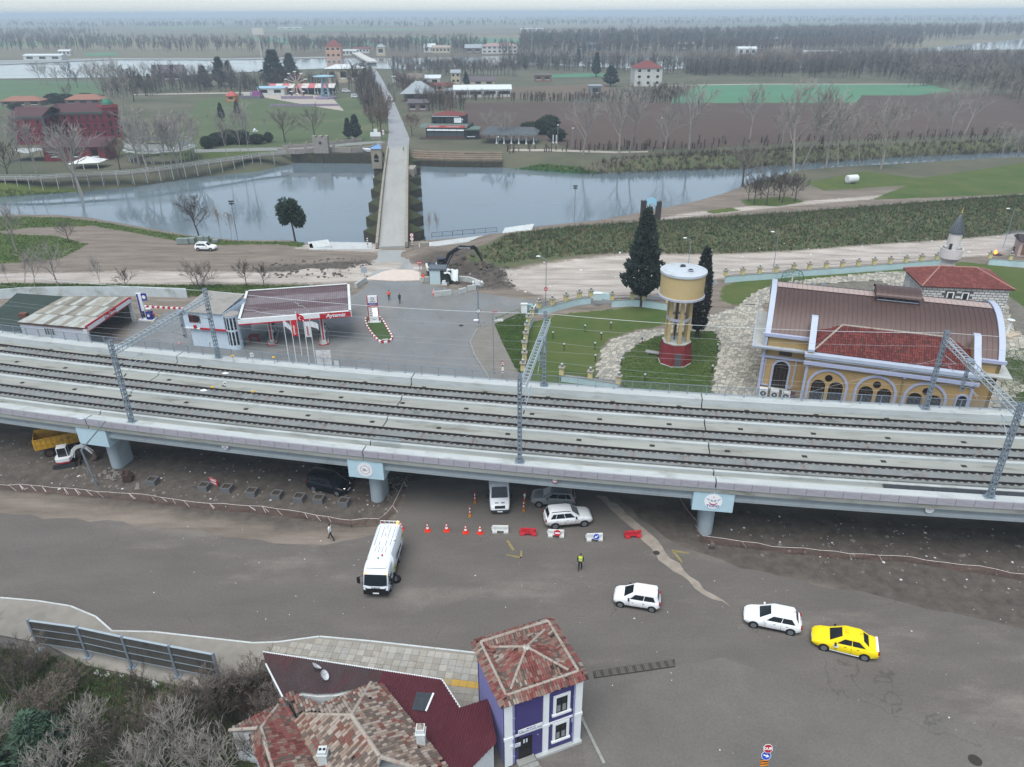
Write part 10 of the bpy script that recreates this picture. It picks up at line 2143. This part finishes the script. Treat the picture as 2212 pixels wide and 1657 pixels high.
for q,bZ,w_,aF,hJ in((F2(50,905),770,1.1,'left one of two dark cypresses by the far bridge end',FC),(F2(97,908),748,1.25,'right, taller one of two dark cypresses by the far bridge end',FC),(F1(1440,785),670,1.,'small dark conifer on the meadow, left of two',FC),(F1(1545,755),655,1.1,'small dark conifer on the meadow, right of two',FC),(F1(920,585),480,1.,'pointed dark conifer behind the meadow, left of two',FC),(F1(978,580),480,1.,'pointed dark conifer behind the meadow, right of two',FC),(F1(1330,565),430,1.7,'broad dark evergreen before the wide river',FC),(F1(1440,560),375,1.4,'dark evergreen before the wide river, left of two close ones',FC),(F1(1497,562),400,1.2,'dark evergreen before the wide river, right of two close ones',FC),(F1(1790,570),330,1.7,'large blackish evergreen beside the floodlight mast',FC),(F1(1890,520),350,1.5,'large dark evergreen right of the floodlight mast',FC),(F2(812,556),468,1.2,'dark conifer just left of the white hall roof',FC),(F2(1195,450),370,1.2,'dark conifer by the second river behind the dry field',FC),(F2(1280,440),372,1.,'slim dark conifer by the second river',FC),(F2(1655,500),345,1.,'tall slim dark cypress left of the white villa',FC),(F2(1540,420),320,1.,'slim conifer among the poplars before the forest',FC),(F2(1750,560),430,2.,'broad dark evergreen left of the white villa',FC),(F1(1745,925),860,1.5,'small round clipped tree on the meadow behind the wall',BU)):
 if hJ is BU:bo(hJ,q,F1(0,bZ)[1],aF,4.,None,.8,'round_tree')
 else:bo(hJ,q,F1(0,bZ)[1],aF,10.,None,w_,'conifer')
for q,w_,h,aF in((F1(1420,945),3.,4.5,'large dark evergreen bush behind the riverside path, left'),(F1(1490,935),3.2,5.,'large dark evergreen bush behind the riverside path, middle'),(F1(1570,935),3.2,4.8,'large dark evergreen bush behind the riverside path, right'),(F1(1670,935),2.6,3.6,'rounded dark evergreen bush at the right end of the bush row'),(F1(1350,965),2.2,4.2,'dark upright bush left of the evergreen row'),(F2(1230,860),4.,4.,'dark hedge bush behind the open pavilion, left'),(F2(1310,870),4.,5.5,'dark hedge bush behind the open pavilion, middle'),(F2(1350,850),4.,6.,'dark tall hedge bush behind the open pavilion, right'),(F2(1400,915),3.2,4.5,'rounded dark bush at the right end of the pavilion'),(F1(360,670),4.5,5.,'dark conifer hedge behind the red hotel roof, left part'),(F1(430,668),4.5,4.6,'dark conifer hedge behind the red hotel roof, middle part'),(F1(560,655),4.5,4.,'dark conifer hedge behind the small hip-roofed house'),(F1(640,660),3.5,3.6,'dark bush left of the green hotel dome'),(F1(520,1010),3.,3.6,'green bush at the front of the red hotel'),(F1(100,715),3.,3.2,'dark bush at the far left behind the hotel')):
 cL(BU,gp(*q),aF,None,(w_/2.2*1.0,w_/2.2,h/4),None,'evergreen_bush','bush')
for i,(x,y,h,k,aF)in bf(((-75,1440,8.5,0,'bare twiggy tree reaching in at the left edge above the pavement'),(40,1500,4.6,0,'grey twiggy shrub at the left edge below the pavement'),(120,1560,4.2,1,'brown seedy shrub left of the juniper'),(20,1640,4.6,2,'pale branched shrub in the lower left corner'),(205,1610,4.,2,'pale branched shrub beside the juniper'),(270,1660,4.6,0,'pale many-stemmed shrub at the lower edge'),(330,1590,3.8,1,'brown seedy shrub in the middle of the thicket'),(400,1640,5.,2,'large pale fan-shaped shrub in front of the small tiled house'),(455,1600,4.6,0,'pale upright shrub left of the small tiled house'),(470,1690,5.,2,'pale fan-shaped shrub at the lower edge by the small tiled house'),(400,1530,3.2,1,'brown seedy shrub below the roadside screen, middle'),(470,1515,3.4,1,'dark brown bramble shrub right of the roadside screen'),(540,1500,3.4,1,'dark tangled bramble at the corner of the corrugated roof'),(585,1560,3.2,1,'dark tangled bramble against the corrugated shed'),(300,1500,2.6,0,'low grey shrub under the roadside screen'),(90,1450,3.2,1,'brown shrub at the left end of the roadside screen'),(160,1490,2.8,1,'brown shrub under the left half of the roadside screen'),(560,1640,3.6,0,'grey shrub beside the small tiled house wall'),(340,1700,5.,2,'pale shrub at the very lower edge'),(140,1700,4.6,2,'pale shrub at the lower edge left of the middle'),(600,1465,2.6,1,'thin dark shrub before the corrugated roof corner'))):
 p=P(x,y);cL(SH[k]if i else RD[0],p,aF,None,h/(4.2 if i else 10.),None,'shrub' if i else 'bare_tree','shrub' if i else 'tree')
JU=aY(6,4,1.5,'cone','#3c5242',2200,.26)
cL(JU,P(95,1640),'green juniper in the lower left thicket',None,(1.2,1.2,1.05),None,'juniper','tree');cL(JU,P(-10,1690),'green juniper at the lower left corner',None,1.,None,'juniper','tree');cL(SH[1],gp(*c4(1290,618)),'wide grey-brown dense shrub on the grass strip behind the yard wall',None,(1.9,1.6,1.2),None,'shrub','shrub')
for x,y,aF in((570,325,'thin bare sapling by the quay railing, left of two'),(630,320,'thin bare sapling by the quay railing, right of two')):bo(SL[0],c5(x,y),c5(0,150)[1],aF,10.,None,.6)
for x,y,aF in((1290,780,'thin bare sapling inside the corner of the garden wall'),):bo(SL[1],c5(x,y),c5(0,690)[1],aF,10.,None,.6)
def bB(name,bU,n,gr,gt,m_,aP,dL=5,w=.05,dC=.3,zf=True):
 R=np.random.RandomState(aP);q=[(p.x,p.y)for p in pl(bU)];xs=np.array([p[0]for p in q]);ys=np.array([p[1]for p in q]);X=R.uniform(xs.min(),xs.max(),n*3);Y=R.uniform(ys.min(),ys.max(),n*3);h2=hS(X,Y,q)>0;X,Y=X[h2][:n],Y[h2][:n];n=len(X);Z=cg(X,Y)if zf else np.zeros(n)
 k=dL;a=R.uniform(0,6.28,(n,k));hh=R.uniform(gr,gt,(n,1))*R.uniform(.6,1.2,(n,k));rr=R.uniform(.2,1,(n,k))*dC;bx=X[:,None]+rr*.5*np.cos(a);by=Y[:,None]+rr*.5*np.sin(a);tx=X[:,None]+rr*1.6*np.cos(a);ty=Y[:,None]+rr*1.6*np.sin(a);z=Z[:,None]+np.zeros((n,k));ww=w*R.uniform(.6,1.4,(n,k))
 v=np.stack([np.stack([bx-ww*np.sin(a),by+ww*np.cos(a),z],-1),np.stack([bx+ww*np.sin(a),by-ww*np.cos(a),z],-1),np.stack([tx,ty,z+hh],-1)],2).reshape(-1,3).astype(np.float32);o=dW(name,v,np.arange(len(v),dtype=np.int32),m_);o['kind']='stuff';return o
def dW(name,v,eo,m_):
 me=bpy.data.meshes.new(name);me.vertices.add(len(v));me.vertices.foreach_set('co',v.ravel());nf=len(eo)//3;me.loops.add(nf*3);me.loops.foreach_set('vertex_index',eo);me.polygons.add(nf);me.polygons.foreach_set('loop_start',np.arange(0,nf*3,3,dtype=np.int32));me.update(calc_edges=True);me.materials.append(m_);return bb(name,me)
ip=ac('grass_blade','#455d2b',.9,ae=.3,scale=.6);jB=ac('dry_grass_blade','#71674f',.9,ae=.25,scale=.5);g8=ac('scrub_twig','#463e36',.9,ae=.3,scale=.4);io=ac('dark_grass_blade','#3b5330',.9,ae=.3,scale=.5)
DY=[(1030,570),(1100,575),(1350,562),(1540,556),(1707,547),(1907,531),(2058,520),(2212,505),(2500,480),(2500,424),(2212,442),(1774,477),(1473,497),(1356,504),(1236,515),(1103,530)]
bB('dyke_grass',DY,14000,.25,.6,io,1,5,.05,.35);bB('dyke_dry_grass',DY,2600,.4,1.1,jB,2,6,.035,.35);bB('dyke_scrub',DY,3200,.4,1.2,g8,3,6,.03,.5)
for i,q in bf(du['grass'][:3]):bB('bank_grass',q,5000,.15,.4,ip,10+i,5,.04,.3)
for i,q in bf(du['grass'][9:12]):bB('lawn_grass',q,7000,.08,.18,ip,20+i,4,.035,.2)
bB('bank_grass',du['grass'][3],3500,.4,.9,ac('bright_bank_grass','#3f6a3a',.9,ae=.3,scale=.4),30,6,.07,.5);bB('bank_scrub',[(1240,350),(1300,345),(1500,330),(2212,300),(2500,290),(2500,306),(2212,324),(1907,338),(1707,352),(1603,360),(1473,364),(1300,374)],6000,.6,2.2,g8,31,7,.06,.9);bB('bank_scrub',[(-100,398),(283,388),(420,374),(600,346),(640,350),(500,374),(283,403),(-100,424)],4000,.3,1.0,io,32,6,.05,.5)
TH=[(-80,1400),(100,1412),(285,1470),(470,1500),(560,1462),(600,1490),(650,1600),(540,1660),(540,1740),(-300,1800)]
eH('undergrowth_soil',[(p.x,p.y)for p in pl(TH)],.05,ac('undergrowth_soil','#463f33',.95,ae=.3,scale=.8,at='#43572e',ah=.4,az=.9,bO=.6,bi=5),bE=.3,a1=1.5)
bB('undergrowth',TH,7000,.2,.6,ac('undergrowth_green','#44592f',.9,ae=.35,scale=.5),40,6,.035,.3);bB('dry_undergrowth',TH,1500,.3,.9,ac('dry_undergrowth','#584f44',.9,ae=.25,scale=.6),41,7,.016,.5);bB('bramble',[(450,1490),(600,1470),(650,1560),(600,1600),(500,1560)],2200,.5,1.6,g8,42,8,.016,.7)
def bR(name,fq,n,gr,gt,m_,aP,dL=26,w=.16):
 R=np.random.RandomState(aP);Xs,Ys=[],[]
 for reg in fq:
  q=[(p.x,p.y)for p in pl(reg)];xs=np.array([p[0]for p in q]);ys=np.array([p[1]for p in q]);X=R.uniform(xs.min(),xs.max(),n*8);Y=R.uniform(ys.min(),ys.max(),n*8);k=hS(X,Y,q)>0;Xs.append(X[k][:n]);Ys.append(Y[k][:n])
 X,Y=np.concatenate(Xs),np.concatenate(Ys);n=len(X);H=R.uniform(gr,gt,(n,1));k=dL;t=R.uniform(.18,.72,(n,k));a=R.uniform(0,6.28,(n,k));ln=H*R.uniform(.18,.42,(n,k));el=R.uniform(.25,1.25,(n,k));bz=H*t;dx=np.cos(a)*np.cos(el)*ln;dy=np.sin(a)*np.cos(el)*ln;dz=np.sin(el)*ln;ww=w*R.uniform(.5,1.5,(n,k));bx,by=X[:,None]+0*a,Y[:,None]+0*a
 v=np.stack([np.stack([bx-ww*np.sin(a),by+ww*np.cos(a),bz],-1),np.stack([bx+ww*np.sin(a),by-ww*np.cos(a),bz+ww],-1),np.stack([bx+dx,by+dy,bz+dz],-1)],2)
 b2=np.stack([np.stack([bx+dx*.5,by+dy*.5,bz+dz*.5],-1),np.stack([bx+dx*.55+ww,by+dy*.55,bz+dz*.55],-1),np.stack([bx+dx*.8-dy*.5,by+dy*.8+dx*.5,bz+dz*1.15],-1)],2);b3=np.stack([np.stack([bx+dx*.4,by+dy*.4,bz+dz*.4],-1),np.stack([bx+dx*.45,by+dy*.45+ww,bz+dz*.45],-1),np.stack([bx+dx*.7+dy*.5,by+dy*.7-dx*.5,bz+dz*1.1],-1)],2)
 tr=np.stack([np.stack([X-.2,Y,0*X],-1),np.stack([X+.2,Y,0*X],-1),np.stack([X,Y,H[:,0]*.85],-1)],1)[:,None];tr2=np.stack([np.stack([X,Y-.2,0*X],-1),np.stack([X,Y+.2,0*X],-1),np.stack([X,Y,H[:,0]*.85],-1)],1)[:,None]
 vv=np.concatenate([v,b2,b3,tr,tr2],1).reshape(-1,3).astype(np.float32);o=dW(name,vv,np.arange(len(vv),dtype=np.int32),m_);o['kind']='stuff'
e1=ac('wood_grey','#4f4943',.95,ae=.25,scale=.03);eZ=ac('wood_brown','#4c423b',.95,ae=.2,scale=.03);jy=ac('wood_dark_green','#35423a',.95,ae=.3,scale=.03);jx=ac('wood_pale','#6a645c',.95,ae=.2,scale=.05)
bR('far_forest',[[(1120,104),(1400,102),(1700,96),(1990,92),(1990,72),(1700,76),(1130,92)]],1300,16,24,e1,1,22,.5);bR('far_forest',[[(1990,92),(2212,82),(2700,62),(2700,52),(2212,66),(1990,74)]],700,18,26,e1,2,22,.5);bR('far_evergreens',[[(1120,105),(1500,104),(1800,98),(1800,94),(1120,98)]],110,14,20,jy,3,40,.8)
bR('river_wood',[[(1080,150),(1430,162),(1900,172),(2080,185),(2212,196),(2212,140),(1900,135),(1430,152),(1080,140)]],1150,9,17,e1,4,24,.18);bR('river_wood',[[(1080,120),(1430,119),(1990,106),(1990,98),(1430,107),(1080,110)]],600,12,18,eZ,5,22,.25);bR('poplar_plantation',[[(1480,163),(1800,158),(1800,140),(1480,148)],[(1960,190),(2120,196),(2212,240),(2300,250),(2300,150),(1980,140)]],480,11,16,jx,6,22,.14)
bR('left_wood',[[(-300,112),(250,112),(620,116),(780,116),(780,104),(620,92),(300,90),(-300,84)]],1000,9,17,eZ,7,22,.25);bR('left_wood',[[(-300,80),(180,72),(230,84),(-300,92)],[(620,112),(1000,116),(1080,112),(1000,98),(640,98)]],260,12,20,e1,8,22,.3);bR('road_thicket',[[(820,200),(850,250),(835,290),(800,280),(770,215),(770,150),(800,160)],[(870,160),(1010,165),(1060,150),(900,140),(830,140)],[(890,230),(1000,250),(1010,235),(900,190),(850,180)]],110,6,11,eZ,9,44,.07)
bR('left_thicket',[[(225,215),(420,200),(760,196),(760,186),(420,186),(225,190)]],220,7,13,e1,10,30,.09);bR('field_hedge',[[(1000,217),(1240,222),(1480,224),(1480,219),(1240,215),(1000,210)],[(1180,216),(1480,213),(1500,196),(1430,190),(1380,205)]],140,3,6,eZ,11,30,.08);bR('far_hedges',[[(-300,62),(900,60),(2212,48),(2212,44),(900,53),(-300,55)],[(-300,50),(1100,46),(2212,40),(2212,38),(1100,43.5),(-300,47)]],700,12,22,ac('hedge_dark','#48493f',.95,ae=.2),12,12,2.2);bR('fence_scrub',[[(1090,324),(2212,288),(2212,298),(1860,308),(1500,324),(1240,330),(1090,332)]],160,1.5,4,eZ,13,24,.06)
# the air
hm=bpy.data.materials.new('haze_air');hm.use_nodes=True;hn=hm.node_tree
hn.nodes.clear();ho=hn.nodes.new('ShaderNodeOutputMaterial');hv=hn.nodes.new('ShaderNodeVolumePrincipled')
SV(hv,'Color',(.72,.87,1.0,1));SV(hv,'Density',jG);SV(hv,'Anisotropy',.0)
hn.links.new(hv.outputs[0],ho.inputs['Volume'])
hz=MB().ak(-15000,-300,-7.5,15000,15000,50.0).ab('haze',hm);hz['kind']='stuff'
